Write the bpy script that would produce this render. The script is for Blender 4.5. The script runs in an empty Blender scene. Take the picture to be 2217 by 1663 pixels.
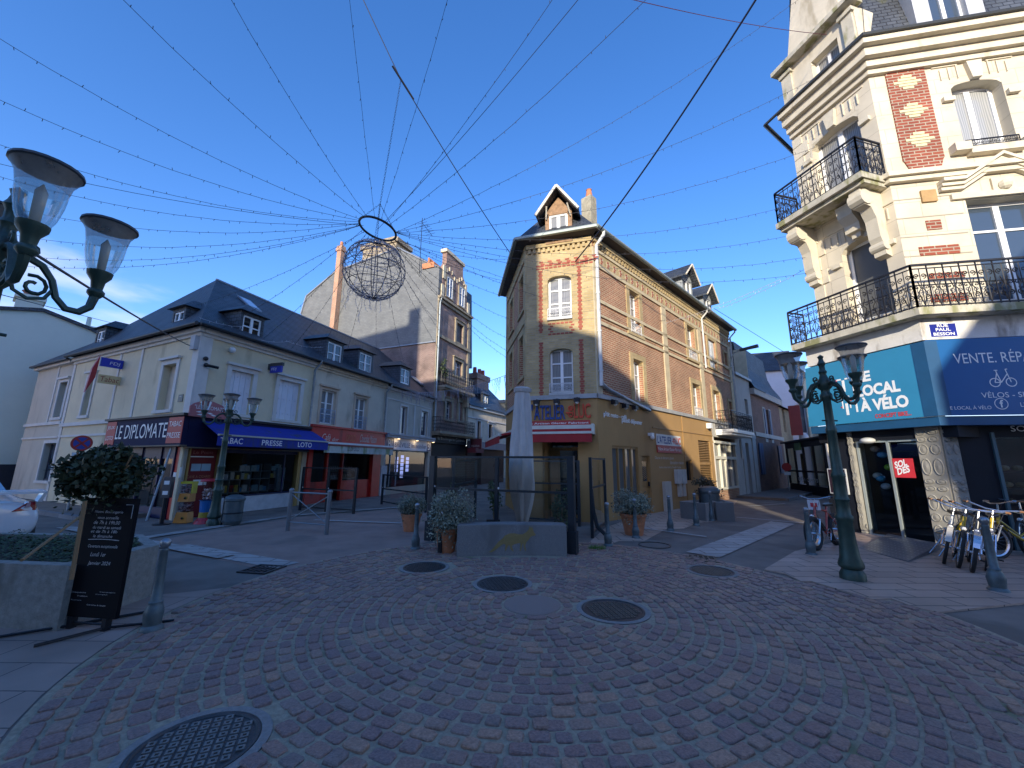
import bpy, math, random
import numpy as np
from mathutils import Vector, Matrix
R = math.radians
sc = bpy.context.scene
COL = sc.collection
# ---------------------------------------------------------------- camera
CX, CY, FPX, PITCH, ROLL, CAMH = 1108.5, 831.5, 860.0, R(11.2), R(0.4), 1.7
cam_d = bpy.data.cameras.new('camera'); cam = bpy.data.objects.new('camera', cam_d); COL.objects.link(cam)
cam_d.sensor_fit = 'HORIZONTAL'; cam_d.sensor_width = 36.0; cam_d.lens = FPX / 2217.0 * 36.0
cam_d.clip_start = 0.05; cam_d.clip_end = 900
fw = Vector((0, math.cos(PITCH), math.sin(PITCH))); up0 = Vector((0, -math.sin(PITCH), math.cos(PITCH))); ri0 = Vector((1, 0, 0))
RI = math.cos(ROLL) * ri0 + math.sin(ROLL) * up0; UP = -math.sin(ROLL) * ri0 + math.cos(ROLL) * up0; FW = fw
mt = Matrix((RI, UP, -FW)).transposed().to_4x4(); mt.translation = Vector((0, 0, CAMH)); cam.matrix_world = mt
sc.camera = cam
sc.render.resolution_x = 1024; sc.render.resolution_y = 768
# ---------------------------------------------------------------- world, sun, exposure
SUN_AZ, SUN_EL = R(194.5), R(15.0)
w = bpy.data.worlds.new('World'); sc.world = w; w.use_nodes = True
nt = w.node_tree; sky = nt.nodes.new('ShaderNodeTexSky'); sky.sky_type = 'NISHITA'; sky.sun_disc = False
sky.sun_elevation = R(20); sky.sun_rotation = SUN_AZ; sky.air_density = 1.0; sky.dust_density = 0.3; sky.ozone_density = 4.0; sky.altitude = 0
bg = nt.nodes['Background']; hs = nt.nodes.new('ShaderNodeHueSaturation'); hs.inputs['Saturation'].default_value = 1.2; hs.inputs['Value'].default_value = 1.0
nt.links.new(sky.outputs[0], hs.inputs['Color']); tm = nt.nodes.new('ShaderNodeVectorMath'); tm.operation = 'MULTIPLY'; tm.inputs[1].default_value = (1.18, .94, 1.06); nt.links.new(hs.outputs[0], tm.inputs[0])
# one pale cloud bank low on the left
tcw = nt.nodes.new('ShaderNodeTexCoord'); dt = nt.nodes.new('ShaderNodeVectorMath'); dt.operation = 'DOT_PRODUCT'; dt.inputs[1].default_value = Vector((-.86, .62, .16)).normalized(); nt.links.new(tcw.outputs['Generated'], dt.inputs[0])
nw = nt.nodes.new('ShaderNodeTexNoise'); nw.inputs['Scale'].default_value = 5; nw.inputs['Detail'].default_value = 7; mpw = nt.nodes.new('ShaderNodeMapping'); mpw.inputs['Scale'].default_value = (1, 1, 3.5); nt.links.new(tcw.outputs['Generated'], mpw.inputs[0]); nt.links.new(mpw.outputs[0], nw.inputs['Vector'])
ad = nt.nodes.new('ShaderNodeMath'); ad.operation = 'MULTIPLY_ADD'; ad.inputs[1].default_value = .12; nt.links.new(nw.outputs['Fac'], ad.inputs[0]); nt.links.new(dt.outputs['Value'], ad.inputs[2])
cr = nt.nodes.new('ShaderNodeMapRange'); cr.interpolation_type = 'SMOOTHSTEP'; cr.inputs[1].default_value = 1.03; cr.inputs[2].default_value = 1.065; cr.inputs[4].default_value = .5; nt.links.new(ad.outputs[0], cr.inputs[0])
cm_ = nt.nodes.new('ShaderNodeMix'); cm_.data_type = 'RGBA'; nt.links.new(cr.outputs[0], cm_.inputs[0]); nt.links.new(tm.outputs[0], cm_.inputs[6]); cm_.inputs[7].default_value = (3.4, 3.5, 3.9, 1); nt.links.new(cm_.outputs[2], bg.inputs[0]); bg.inputs[1].default_value = 0.15
sd = bpy.data.lights.new('sun', 'SUN'); sd.energy = 3.0; sd.angle = R(0.5); sd.color = (1, .91, .74)
so = bpy.data.objects.new('sun', sd); COL.objects.link(so); so.location = (-5, -20, 30)
sdir = Vector((math.sin(SUN_AZ) * math.cos(SUN_EL), math.cos(SUN_AZ) * math.cos(SUN_EL), math.sin(SUN_EL)))
so.rotation_euler = sdir.to_track_quat('Z', 'Y').to_euler()
sc.view_settings.view_transform = 'Standard'; sc.view_settings.look = 'None'; sc.view_settings.exposure = 1.12; sc.view_settings.gamma = 1
# ---------------------------------------------------------------- measuring helpers
def ray(x, y): return (x - CX) * RI - (y - CY) * UP + FPX * FW
def G(x, y, z=0.0):
    d = ray(x, y); t = (z - CAMH) / d.z; return Vector((d.x * t, d.y * t, z))
def atz(x, y, z): return G(x, y, z)
def atd(x, y, dist):
    d = ray(x, y); t = dist / math.hypot(d.x, d.y); return Vector((d.x * t, d.y * t, CAMH + d.z * t))
class Fa:
    """vertical plane: s runs to the viewer's right, z up, out towards the viewer"""
    def __init__(s, p0, az): s.p = Vector((p0[0], p0[1])); a = R(az); s.d = Vector((math.sin(a), math.cos(a))); s.n = Vector((s.d.y, -s.d.x)); s.az = az
    def P(s, u, z, o=0.0):
        q = s.p + s.d * u + s.n * o; return Vector((q.x, q.y, z))
    def px(s, x, y, o=0.0):
        d = ray(x, y); b = s.p + s.n * o; t = b.dot(s.n) / (d.x * s.n.x + d.y * s.n.y)
        q = Vector((d.x, d.y)) * t; return ((q - b).dot(s.d), CAMH + d.z * t)
    def off(s, o): return Fa(s.p + s.n * o, s.az)
    def at(s, u, o=0): q = s.p + s.d * u + s.n * o; return (q.x, q.y)
# ---------------------------------------------------------------- materials
MC = {}
def _n(nt, t, **k):
    n = nt.nodes.new(t)
    for a, b in k.items(): setattr(n, a, b)
    return n
def M(name, col, rough=.65, metal=0, var=.12, vs=2.5, bump=.0, bs=60, island=0, coat=0, spec=.5, alpha=1, emis=0, dirt=None, ds=.8, dth=.55):
    if name in MC: return MC[name]
    m = bpy.data.materials.new(name); m.use_nodes = True; nt = m.node_tree; L = nt.links.new
    b = nt.nodes['Principled BSDF']; b.inputs['Roughness'].default_value = rough; b.inputs['Metallic'].default_value = metal
    b.inputs['Specular IOR Level'].default_value = spec
    if coat: b.inputs['Coat Weight'].default_value = coat; b.inputs['Coat Roughness'].default_value = .05
    tc = _n(nt, 'ShaderNodeTexCoord'); no = _n(nt, 'ShaderNodeTexNoise'); no.inputs['Scale'].default_value = vs; no.inputs['Detail'].default_value = 6
    no.inputs['Roughness'].default_value = .65
    L(tc.outputs['Object'], no.inputs['Vector'])
    mr = _n(nt, 'ShaderNodeMapRange'); mr.inputs[1].default_value = .3; mr.inputs[2].default_value = .7; mr.inputs[3].default_value = 1 - var; mr.inputs[4].default_value = 1 + var
    L(no.outputs['Fac'], mr.inputs[0])
    mx = _n(nt, 'ShaderNodeVectorMath', operation='SCALE'); mx.inputs[0].default_value = col[:3]; L(mr.outputs[0], mx.inputs['Scale'])
    out = mx.outputs[0]
    if island:
        g = _n(nt, 'ShaderNodeNewGeometry'); m2 = _n(nt, 'ShaderNodeMapRange'); m2.inputs[3].default_value = 1 - island; m2.inputs[4].default_value = 1 + island
        L(g.outputs['Random Per Island'], m2.inputs[0]); s2 = _n(nt, 'ShaderNodeVectorMath', operation='SCALE'); L(out, s2.inputs[0]); L(m2.outputs[0], s2.inputs['Scale']); out = s2.outputs[0]
    if dirt:
        n3 = _n(nt, 'ShaderNodeTexNoise'); n3.inputs['Scale'].default_value = ds; n3.inputs['Detail'].default_value = 9; mz = _n(nt, 'ShaderNodeMapping'); mz.inputs['Scale'].default_value = (1, 1, .35); L(tc.outputs['Object'], mz.inputs[0]); L(mz.outputs[0], n3.inputs['Vector'])
        r3 = _n(nt, 'ShaderNodeMapRange'); r3.inputs[1].default_value = dth; r3.inputs[2].default_value = dth + .12; L(n3.outputs['Fac'], r3.inputs[0])
        mm = _n(nt, 'ShaderNodeMix', data_type='RGBA'); L(r3.outputs[0], mm.inputs[0]); L(out, mm.inputs[6]); mm.inputs[7].default_value = (*dirt, 1); out = mm.outputs[2]
    L(out, b.inputs['Base Color'])
    if bump:
        n2 = _n(nt, 'ShaderNodeTexNoise'); n2.inputs['Scale'].default_value = bs; n2.inputs['Detail'].default_value = 5; L(tc.outputs['Object'], n2.inputs['Vector'])
        bp = _n(nt, 'ShaderNodeBump'); bp.inputs['Strength'].default_value = bump; bp.inputs['Distance'].default_value = .02; L(n2.outputs['Fac'], bp.inputs['Height']); L(bp.outputs[0], b.inputs['Normal'])
    if emis: b.inputs['Emission Color'].default_value = (*col[:3], 1); b.inputs['Emission Strength'].default_value = emis
    if alpha < 1: b.inputs['Alpha'].default_value = alpha
    MC[name] = m; return m
def MBR(name, c1, c2, mortar, bw=.22, bh=.065, ms=.012, var=.2, moss=None, rough=.85, bias=0, bumpv=.6, off=.5, mth=.56, ms_s=1.2):
    """courses of brick, slate or stone laid out in metres on the face's own UV"""
    if name in MC: return MC[name]
    m = bpy.data.materials.new(name); m.use_nodes = True; nt = m.node_tree; L = nt.links.new
    b = nt.nodes['Principled BSDF']; b.inputs['Roughness'].default_value = rough
    uv = _n(nt, 'ShaderNodeUVMap'); br = _n(nt, 'ShaderNodeTexBrick'); br.offset = off
    br.inputs['Scale'].default_value = 1; br.inputs['Brick Width'].default_value = bw; br.inputs['Row Height'].default_value = bh
    br.inputs['Mortar Size'].default_value = ms; br.inputs['Mortar Smooth'].default_value = .1; br.inputs['Bias'].default_value = bias
    br.inputs['Color1'].default_value = (*c1, 1); br.inputs['Color2'].default_value = (*c2, 1); br.inputs['Mortar'].default_value = (*mortar, 1)
    wn = _n(nt, 'ShaderNodeTexNoise'); wn.inputs['Scale'].default_value = 9; L(uv.outputs[0], wn.inputs['Vector'])
    ws = _n(nt, 'ShaderNodeVectorMath', operation='MULTIPLY_ADD'); L(wn.outputs['Color'], ws.inputs[0]); ws.inputs[1].default_value = (.012, .012, 0); L(uv.outputs[0], ws.inputs[2])
    L(ws.outputs[0], br.inputs['Vector'])
    no = _n(nt, 'ShaderNodeTexNoise'); no.inputs['Scale'].default_value = 1.3; no.inputs['Detail'].default_value = 8; L(uv.outputs[0], no.inputs['Vector'])
    mr = _n(nt, 'ShaderNodeMapRange'); mr.inputs[1].default_value = .3; mr.inputs[2].default_value = .7; mr.inputs[3].default_value = 1 - var; mr.inputs[4].default_value = 1 + var; L(no.outputs['Fac'], mr.inputs[0])
    sx = _n(nt, 'ShaderNodeVectorMath', operation='SCALE'); L(br.outputs['Color'], sx.inputs[0]); L(mr.outputs[0], sx.inputs['Scale']); out = sx.outputs[0]
    if moss:
        n3 = _n(nt, 'ShaderNodeTexNoise'); n3.inputs['Scale'].default_value = ms_s; n3.inputs['Detail'].default_value = 10; n3.inputs['Roughness'].default_value = .7; L(uv.outputs[0], n3.inputs['Vector'])
        r3 = _n(nt, 'ShaderNodeMapRange'); r3.inputs[1].default_value = mth; r3.inputs[2].default_value = mth + .14; r3.inputs[4].default_value = .8; L(n3.outputs['Fac'], r3.inputs[0])
        mm = _n(nt, 'ShaderNodeMix', data_type='RGBA'); L(r3.outputs[0], mm.inputs[0]); L(out, mm.inputs[6]); mm.inputs[7].default_value = (*moss, 1); out = mm.outputs[2]
    L(out, b.inputs['Base Color'])
    bp = _n(nt, 'ShaderNodeBump'); bp.invert = True; bp.inputs['Strength'].default_value = bumpv; bp.inputs['Distance'].default_value = .01; L(br.outputs['Fac'], bp.inputs['Height']); L(bp.outputs[0], b.inputs['Normal'])
    MC[name] = m; return m
def MGLASS(name, tint=(.8, .85, .85), refl=1.0, dark=0.0):
    """thin clear glazing: lets most light through, mirrors at grazing angles"""
    if name in MC: return MC[name]
    m = bpy.data.materials.new(name); m.use_nodes = True; nt = m.node_tree; L = nt.links.new
    nt.nodes.remove(nt.nodes['Principled BSDF']); o = nt.nodes['Material Output']
    t = _n(nt, 'ShaderNodeBsdfTransparent'); t.inputs[0].default_value = (*tint, 1); g = _n(nt, 'ShaderNodeBsdfGlossy'); g.inputs['Roughness'].default_value = .02; g.inputs[0].default_value = (.9, .9, .9, 1)
    f = _n(nt, 'ShaderNodeFresnel'); f.inputs[0].default_value = 1.6
    ml = _n(nt, 'ShaderNodeMath', operation='MULTIPLY'); ml.inputs[1].default_value = refl; ml.use_clamp = True; L(f.outputs[0], ml.inputs[0])
    x = _n(nt, 'ShaderNodeMixShader'); L(ml.outputs[0], x.inputs[0]); L(t.outputs[0], x.inputs[1]); L(g.outputs[0], x.inputs[2]); L(x.outputs[0], o.inputs[0])
    MC[name] = m; return m
def MCURT(name, c=(.30, .30, .29), d=(.17, .175, .175)):
    """glazed pane with folds of net curtain hanging behind it"""
    if name in MC: return MC[name]
    m = bpy.data.materials.new(name); m.use_nodes = True; nt = m.node_tree; L = nt.links.new
    b = nt.nodes['Principled BSDF']; b.inputs['Roughness'].default_value = .04; b.inputs['IOR'].default_value = 1.55
    uv = _n(nt, 'ShaderNodeUVMap'); wv = _n(nt, 'ShaderNodeTexWave'); wv.inputs['Scale'].default_value = 6.5; wv.inputs['Distortion'].default_value = 7; wv.inputs['Detail Scale'].default_value = .6; wv.inputs['Detail'].default_value = 2
    mp = _n(nt, 'ShaderNodeMapping'); mp.inputs['Scale'].default_value = (1, .15, 1); L(uv.outputs[0], mp.inputs[0]); L(mp.outputs[0], wv.inputs['Vector'])
    mx = _n(nt, 'ShaderNodeMix', data_type='RGBA'); L(wv.outputs['Fac'], mx.inputs[0]); mx.inputs[6].default_value = (*d, 1); mx.inputs[7].default_value = (*c, 1); L(mx.outputs[2], b.inputs['Base Color'])
    MC[name] = m; return m
# ---------------------------------------------------------------- mesh building
OFF = {}
SPLIT = {'pilaster', 'gold_post', 'scrolled_bracket', 'chimney', 'shutter', 'paper_notice', 'navy_square', 'notice_board', 'red_panel', 'balcony_bracket', 'brick_inset', 'carved_head', 'curtain', 'capital', 'pot_row', 'black_cladding', 'stone_band', 'awning_cloth', 'cornice', 'door_frame', 'gable_ornament', 'property_card', 'stop_bar', 'cream_lozenge', 'red_inlay', 'ramp_tread', 'rail'}
class MB:
    def __init__(s): s.v = []; s.f = []
    def quad(s, *p):
        i = len(s.v); s.v += [tuple(q) for q in p]; s.f.append(tuple(range(i, i + len(p)))); return s
    def hull8(s, c):
        i = len(s.v); s.v += [tuple(q) for q in c]
        s.f += [(i, i+3, i+2, i+1), (i+4, i+5, i+6, i+7), (i, i+1, i+5, i+4), (i+1, i+2, i+6, i+5), (i+2, i+3, i+7, i+6), (i+3, i, i+4, i+7)]; return s
    def box(s, x0, x1, y0, y1, z0, z1):
        return s.hull8([(x0, y0, z0), (x1, y0, z0), (x1, y1, z0), (x0, y1, z0), (x0, y0, z1), (x1, y0, z1), (x1, y1, z1), (x0, y1, z1)])
    def fbox(s, fa, s0, s1, z0, z1, o0, o1):
        P = fa.P; return s.hull8([P(s0, z0, o1), P(s1, z0, o1), P(s1, z0, o0), P(s0, z0, o0), P(s0, z1, o1), P(s1, z1, o1), P(s1, z1, o0), P(s0, z1, o0)])
    def fprism(s, fa, pts, o0, o1):
        return s.prism([fa.P(a, b, o0) for a, b in pts], [fa.P(a, b, o1) for a, b in pts])
    def prism(s, A, B):
        n = len(A); i = len(s.v); s.v += [tuple(q) for q in A] + [tuple(q) for q in B]
        s.f.append(tuple(range(i + n - 1, i - 1, -1))); s.f.append(tuple(range(i + n, i + 2 * n)))
        for k in range(n): j = (k + 1) % n; s.f.append((i + k, i + j, i + n + j, i + n + k))
        return s
    def tube(s, pts, r, n=6, cap=True, rs=None):
        pts = [Vector(p) for p in pts]; i0 = len(s.v); N = len(pts); pu = None
        for k, p in enumerate(pts):
            a = pts[max(k - 1, 0)]; b = pts[min(k + 1, N - 1)]; t = (b - a)
            if t.length < 1e-9: t = Vector((0, 0, 1))
            t.normalize()
            if pu is None: pu = t.orthogonal().normalized()
            pu = (pu - t * pu.dot(t))
            if pu.length < 1e-6: pu = t.orthogonal()
            pu.normalize(); q = t.cross(pu); rr = rs[k] if rs else r
            for j in range(n):
                a2 = 2 * math.pi * j / n; s.v.append(tuple(p + (pu * math.cos(a2) + q * math.sin(a2)) * rr))
        for k in range(N - 1):
            for j in range(n):
                a = i0 + k * n + j; b = i0 + k * n + (j + 1) % n; s.f.append((a, b, b + n, a + n))
        if cap: s.f.append(tuple(range(i0 + n - 1, i0 - 1, -1))); s.f.append(tuple(range(i0 + (N - 1) * n, i0 + N * n)))
        return s
    def lathe(s, prof, n=16, c=(0, 0, 0), M4=None, cap=True, fn=None):
        i0 = len(s.v)
        for (r, z) in prof:
            for j in range(n):
                a = 2 * math.pi * j / n; rr = r * (fn(a, z) if fn else 1); p = Vector((rr * math.cos(a) , rr * math.sin(a), z))
                if M4: p = M4 @ p
                s.v.append((p.x + c[0], p.y + c[1], p.z + c[2]))
        for k in range(len(prof) - 1):
            for j in range(n):
                a = i0 + k * n + j; b = i0 + k * n + (j + 1) % n; s.f.append((a, b, b + n, a + n))
        if cap: s.f.append(tuple(range(i0 + n - 1, i0 - 1, -1))); k = i0 + (len(prof) - 1) * n; s.f.append(tuple(range(k, k + n)))
        return s
    def ball(s, c, r, n=10, m=7, sc=(1, 1, 1)):
        prof = [(r * math.sin(math.pi * k / m), -r * math.cos(math.pi * k / m)) for k in range(m + 1)]
        M4 = Matrix.Diagonal((sc[0], sc[1], sc[2], 1)); return s.lathe([(max(a, 1e-4), b) for a, b in prof], n, c, M4)
    def wall(s, fa, s0, s1, z0, z1, holes=(), depth=.2, o=0.0, back=False):
        """wall face with real openings; reveals run depth metres inwards"""
        us = sorted({s0, s1, *[min(max(h[0], s0), s1) for h in holes], *[min(max(h[1], s0), s1) for h in holes]}); zs = sorted({z0, z1, *[min(max(h[2], z0), z1) for h in holes], *[min(max(h[3], z0), z1) for h in holes]})
        for a, b in zip(us, us[1:]):
            for c, d in zip(zs, zs[1:]):
                m, q = (a + b) / 2, (c + d) / 2
                if any(h[0] < m < h[1] and h[2] < q < h[3] for h in holes): continue
                if b - a > 1e-5 and d - c > 1e-5: s.quad(fa.P(a, c, o), fa.P(b, c, o), fa.P(b, d, o), fa.P(a, d, o))
        for h in holes:
            a, b, c, d = h[:4]; e = o - depth
            s.quad(fa.P(a, c, o), fa.P(a, d, o), fa.P(a, d, e), fa.P(a, c, e)); s.quad(fa.P(b, d, o), fa.P(b, c, o), fa.P(b, c, e), fa.P(b, d, e))
            s.quad(fa.P(a, d, o), fa.P(b, d, o), fa.P(b, d, e), fa.P(a, d, e)); s.quad(fa.P(b, c, o), fa.P(a, c, o), fa.P(a, c, e), fa.P(b, c, e))
        return s
    def parts(s):
        pa = list(range(len(s.v)))
        def fd(x):
            while pa[x] != x: pa[x] = pa[pa[x]]; x = pa[x]
            return x
        for f in s.f:
            r = fd(f[0])
            for q in f[1:]: pa[fd(q)] = r
        gr = {}
        for f in s.f: gr.setdefault(fd(f[0]), []).append(f)
        out = []
        for fs in gr.values():
            ids = sorted({q for f in fs for q in f}); mp = {q: i for i, q in enumerate(ids)}; m = MB(); m.v = [s.v[q] for q in ids]; m.f = [tuple(mp[q] for q in f) for f in fs]; out.append(m)
        return out
    def build(s, name, mat, parent=None, smooth=False, bevel=0, base=None, uv=True):
        if name in SPLIT and parent is not None:
            ps = s.parts()
            if len(ps) > 1: return [m._build(name, mat, parent, smooth, bevel, base, uv) for m in ps][0]
        return s._build(name, mat, parent, smooth, bevel, base, uv)
    def _build(s, name, mat, parent=None, smooth=False, bevel=0, base=None, uv=True):
        me = bpy.data.meshes.new(name); of = Vector((0, 0, 0))
        if parent is not None: of = OFF[parent]
        elif base is not None: of = Vector(base)
        V = np.array(s.v, dtype=float).reshape(-1, 3)
        if uv: W = V
        V = V - np.array(of)
        me.from_pydata(V.tolist(), [], s.f)
        if uv:
            ul = me.uv_layers.new(name='UVMap'); data = np.zeros(len(me.loops) * 2, dtype=float); k = 0
            for p in me.polygons:
                n = p.normal
                if abs(n.z) > .97: T = Vector((1, 0, 0)); U = Vector((0, 1, 0))
                else: T = Vector((-n.y, n.x, 0)).normalized(); U = n.cross(T)
                for vi in p.vertices:
                    q = W[vi]; data[k] = q[0] * T.x + q[1] * T.y; data[k + 1] = q[0] * U.x + q[1] * U.y + q[2] * U.z; k += 2
            ul.data.foreach_set('uv', data)
        me.materials.append(mat); o = bpy.data.objects.new(name, me); COL.objects.link(o)
        if smooth: me.polygons.foreach_set('use_smooth', [True] * len(me.polygons))
        if bevel:
            b = o.modifiers.new('bevel', 'BEVEL'); b.width = bevel; b.segments = 2; b.limit_method = 'ANGLE'; b.angle_limit = R(40)
        if smooth and s.f: 
            try: me.set_sharp_from_angle(angle=R(45))
            except Exception: pass
        if parent is not None: o.parent = parent; OFF[o] = of
        else: o.location = of; OFF[o] = of
        return o
def tag(o, label=None, cat=None, group=None, kind=None):
    if label: o['label'] = label
    if cat: o['category'] = cat
    if group: o['group'] = group
    if kind: o['kind'] = kind
    return o
def thing(name, label, cat, loc=(0, 0, 0), group=None, local=False, rz=0):
    o = bpy.data.objects.new(name, None); COL.objects.link(o); o.location = loc; o.rotation_euler = (0, 0, rz); o.empty_display_size = .2
    OFF[o] = Vector((0, 0, 0)) if local else Vector(loc); return tag(o, label, cat, group)
def dup(root, loc, rz=None, label=None, sc_=None):
    r = root.copy(); COL.objects.link(r); r.location = loc
    if rz is not None: r.rotation_euler = (0, 0, rz)
    if sc_: r.scale = sc_
    if label: r['label'] = label
    for ch in list(root.children):
        c = ch.copy(); COL.objects.link(c); c.parent = r
        for g in ch.children:
            d = g.copy(); COL.objects.link(d); d.parent = c
    return r
def leafy(c, rad, n, size, rng, clumps=14, flat=.0, hollow=.35, droop=0):
    """leaf-sized faces in clumps through an uneven crown"""
    mb = MB(); cl = []
    for _ in range(clumps):
        d = Vector((rng.gauss(0, 1), rng.gauss(0, 1), rng.gauss(0, 1))).normalized(); k = rng.uniform(hollow, .85)
        cl.append((Vector((d.x * rad[0] * k, d.y * rad[1] * k, d.z * rad[2] * k)), rng.uniform(.22, .42)))
    for _ in range(n):
        q, k = rng.choice(cl); d = Vector((rng.gauss(0, 1), rng.gauss(0, 1), rng.gauss(0, 1))).normalized() * (rng.random() ** .4)
        p = Vector(c) + q + Vector((d.x * rad[0] * k, d.y * rad[1] * k, d.z * rad[2] * k)) * 1.25
        if droop and rng.random() < .12: p.z -= rng.uniform(0, droop)
        a = Vector((rng.gauss(0, 1), rng.gauss(0, 1), rng.gauss(0, .6))).normalized(); b = a.orthogonal().normalized(); b = (b * math.cos(rng.uniform(0, 6.3)) + a.cross(b) * math.sin(rng.uniform(0, 6.3)))
        s = size * rng.uniform(.6, 1.3); mb.quad(p, p + b * s * .5 + a * s * .5, p + b * s * 1.2, p + b * s * .5 - a * s * .5)
    return mb
def spiral(c, e1, e2, r0, turns, a0, sgn=1, r1=.15, n=12):
    out = []
    for k in range(n + 1):
        t = k / n; a = a0 + sgn * turns * 2 * math.pi * t; r = r0 * (1 - t * (1 - r1)); out.append(c + e1 * math.cos(a) * r + e2 * math.sin(a) * r)
    return out
def railing(mb, A, B, z0, z1, mod=.32, r=.009, ends=True, style=0):
    """ornamental scrolled balcony railing between two plan points"""
    A = Vector((A[0], A[1], 0)); B = Vector((B[0], B[1], 0)); D = B - A; Ln = D.length; e = D / Ln; Z = Vector((0, 0, 1)); H = z1 - z0
    at = lambda u, z: A + e * u + Z * z
    mb.tube([at(0, z1), at(Ln, z1)], r * 2, 4); mb.tube([at(0, z0 + .04), at(Ln, z0 + .04)], r * 1.3, 4); mb.tube([at(0, z1 - H * .09), at(Ln, z1 - H * .09)], r, 4)
    if style == 0: mb.tube([at(0, z0 + H * .52), at(Ln, z0 + H * .52)], r * .8, 3)
    n = max(1, round(Ln / mod)); w = Ln / n
    for i in range(n + 1): mb.tube([at(i * w, z0), at(i * w, z1)], r * (1.6 if i in (0, n) and ends else .9), 4)
    for i in range(n):
        u = (i + .5) * w
        for sg in (-1, 1):
            q = w * .22
            mb.tube(spiral(at(u + sg * q, z0 + H * .74), e * sg, Z, q * .95, 1.3, R(-90)), r * .8, 3, False)
            mb.tube(spiral(at(u + sg * q, z0 + H * .24), e * sg, -Z, q * .95, 1.3, R(-90)), r * .8, 3, False)
            mb.tube([at(u + sg * q, z0 + H * .61), at(u + sg * w * .06, z0 + H * .45), at(u + sg * q * 1.2, z0 + H * .36), at(u, z0 + .05)], r * .7, 3, False)
            mb.tube(spiral(at(u + sg * w * .3, z0 + H * .47), e * -sg, Z, w * .15, 1.1, R(60)), r * .7, 3, False)
        mb.tube([at(u, z0), at(u, z0 + H * .9)], r * .7, 3, False)
# ---------------------------------------------------------------- lettering
def text_mesh(body, ext=.002, bold=0.0, shear=0.0, sp=1.0):
    cu = bpy.data.curves.new('t', 'FONT'); cu.body = body; cu.size = 1; cu.extrude = 0; cu.offset = bold; cu.shear = shear; cu.space_character = sp; cu.resolution_u = 3
    o = bpy.data.objects.new('t', cu); COL.objects.link(o); dg = bpy.context.evaluated_depsgraph_get(); dg.update()
    me = o.evaluated_get(dg).to_mesh(); V = [tuple(v.co) for v in me.vertices]; F = [tuple(p.vertices) for p in me.polygons]
    o.evaluated_get(dg).to_mesh_clear(); bpy.data.objects.remove(o); bpy.data.curves.remove(cu); return V, F
def lettering(fa, body, s0, s1, z0, z1, mat, parent, o=.012, bold=0.0, shear=0.0, sp=1.0, name='lettering', tilt=0.0, slope=0.0, rot=0, thick=.0):
    """text stretched to the box s0..s1, z0..z1 on a facade plane"""
    V, F = text_mesh(body, bold=bold, shear=shear, sp=sp)
    if not V: return None
    if rot: V = [(-y, x, z) for x, y, z in V]
    xs = [v[0] for v in V]; ys = [v[1] for v in V]; x0, x1, y0, y1 = min(xs), max(xs), min(ys), max(ys)
    mb = MB()
    fx = lambda v: (s0 + (v[0] - x0) / (x1 - x0) * (s1 - s0), z0 + (v[1] - y0) / (y1 - y0) * (z1 - z0) + slope * ((v[0] - x0) / (x1 - x0)))
    for v in V:
        a, b = fx(v); mb.v.append(tuple(fa.P(a, b, o + tilt * (z1 - b))))
    mb.f = list(F)
    if thick:
        n = len(V); 
        for v in V: a, b = fx(v); mb.v.append(tuple(fa.P(a, b, o - thick)))
        ed = {}
        for f in F:
            for i in range(len(f)):
                a, b = f[i], f[(i + 1) % len(f)]; ed[(a, b)] = ed.get((a, b), 0) + 1
        for (a, b) in ed:
            if (b, a) not in ed: mb.f.append((a, a + n, b + n, b))
    return mb.build(name, mat, parent, uv=False)
def ltp(fa, body, bl, tr, mat, parent, o=.012, **k):
    """lettering box given by its lower-left and upper-right corners in the photograph"""
    a = fa.px(*bl, o); b = fa.px(*tr, o); return lettering(fa, body, a[0], b[0], a[1], b[1], mat, parent, o, **k)
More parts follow.
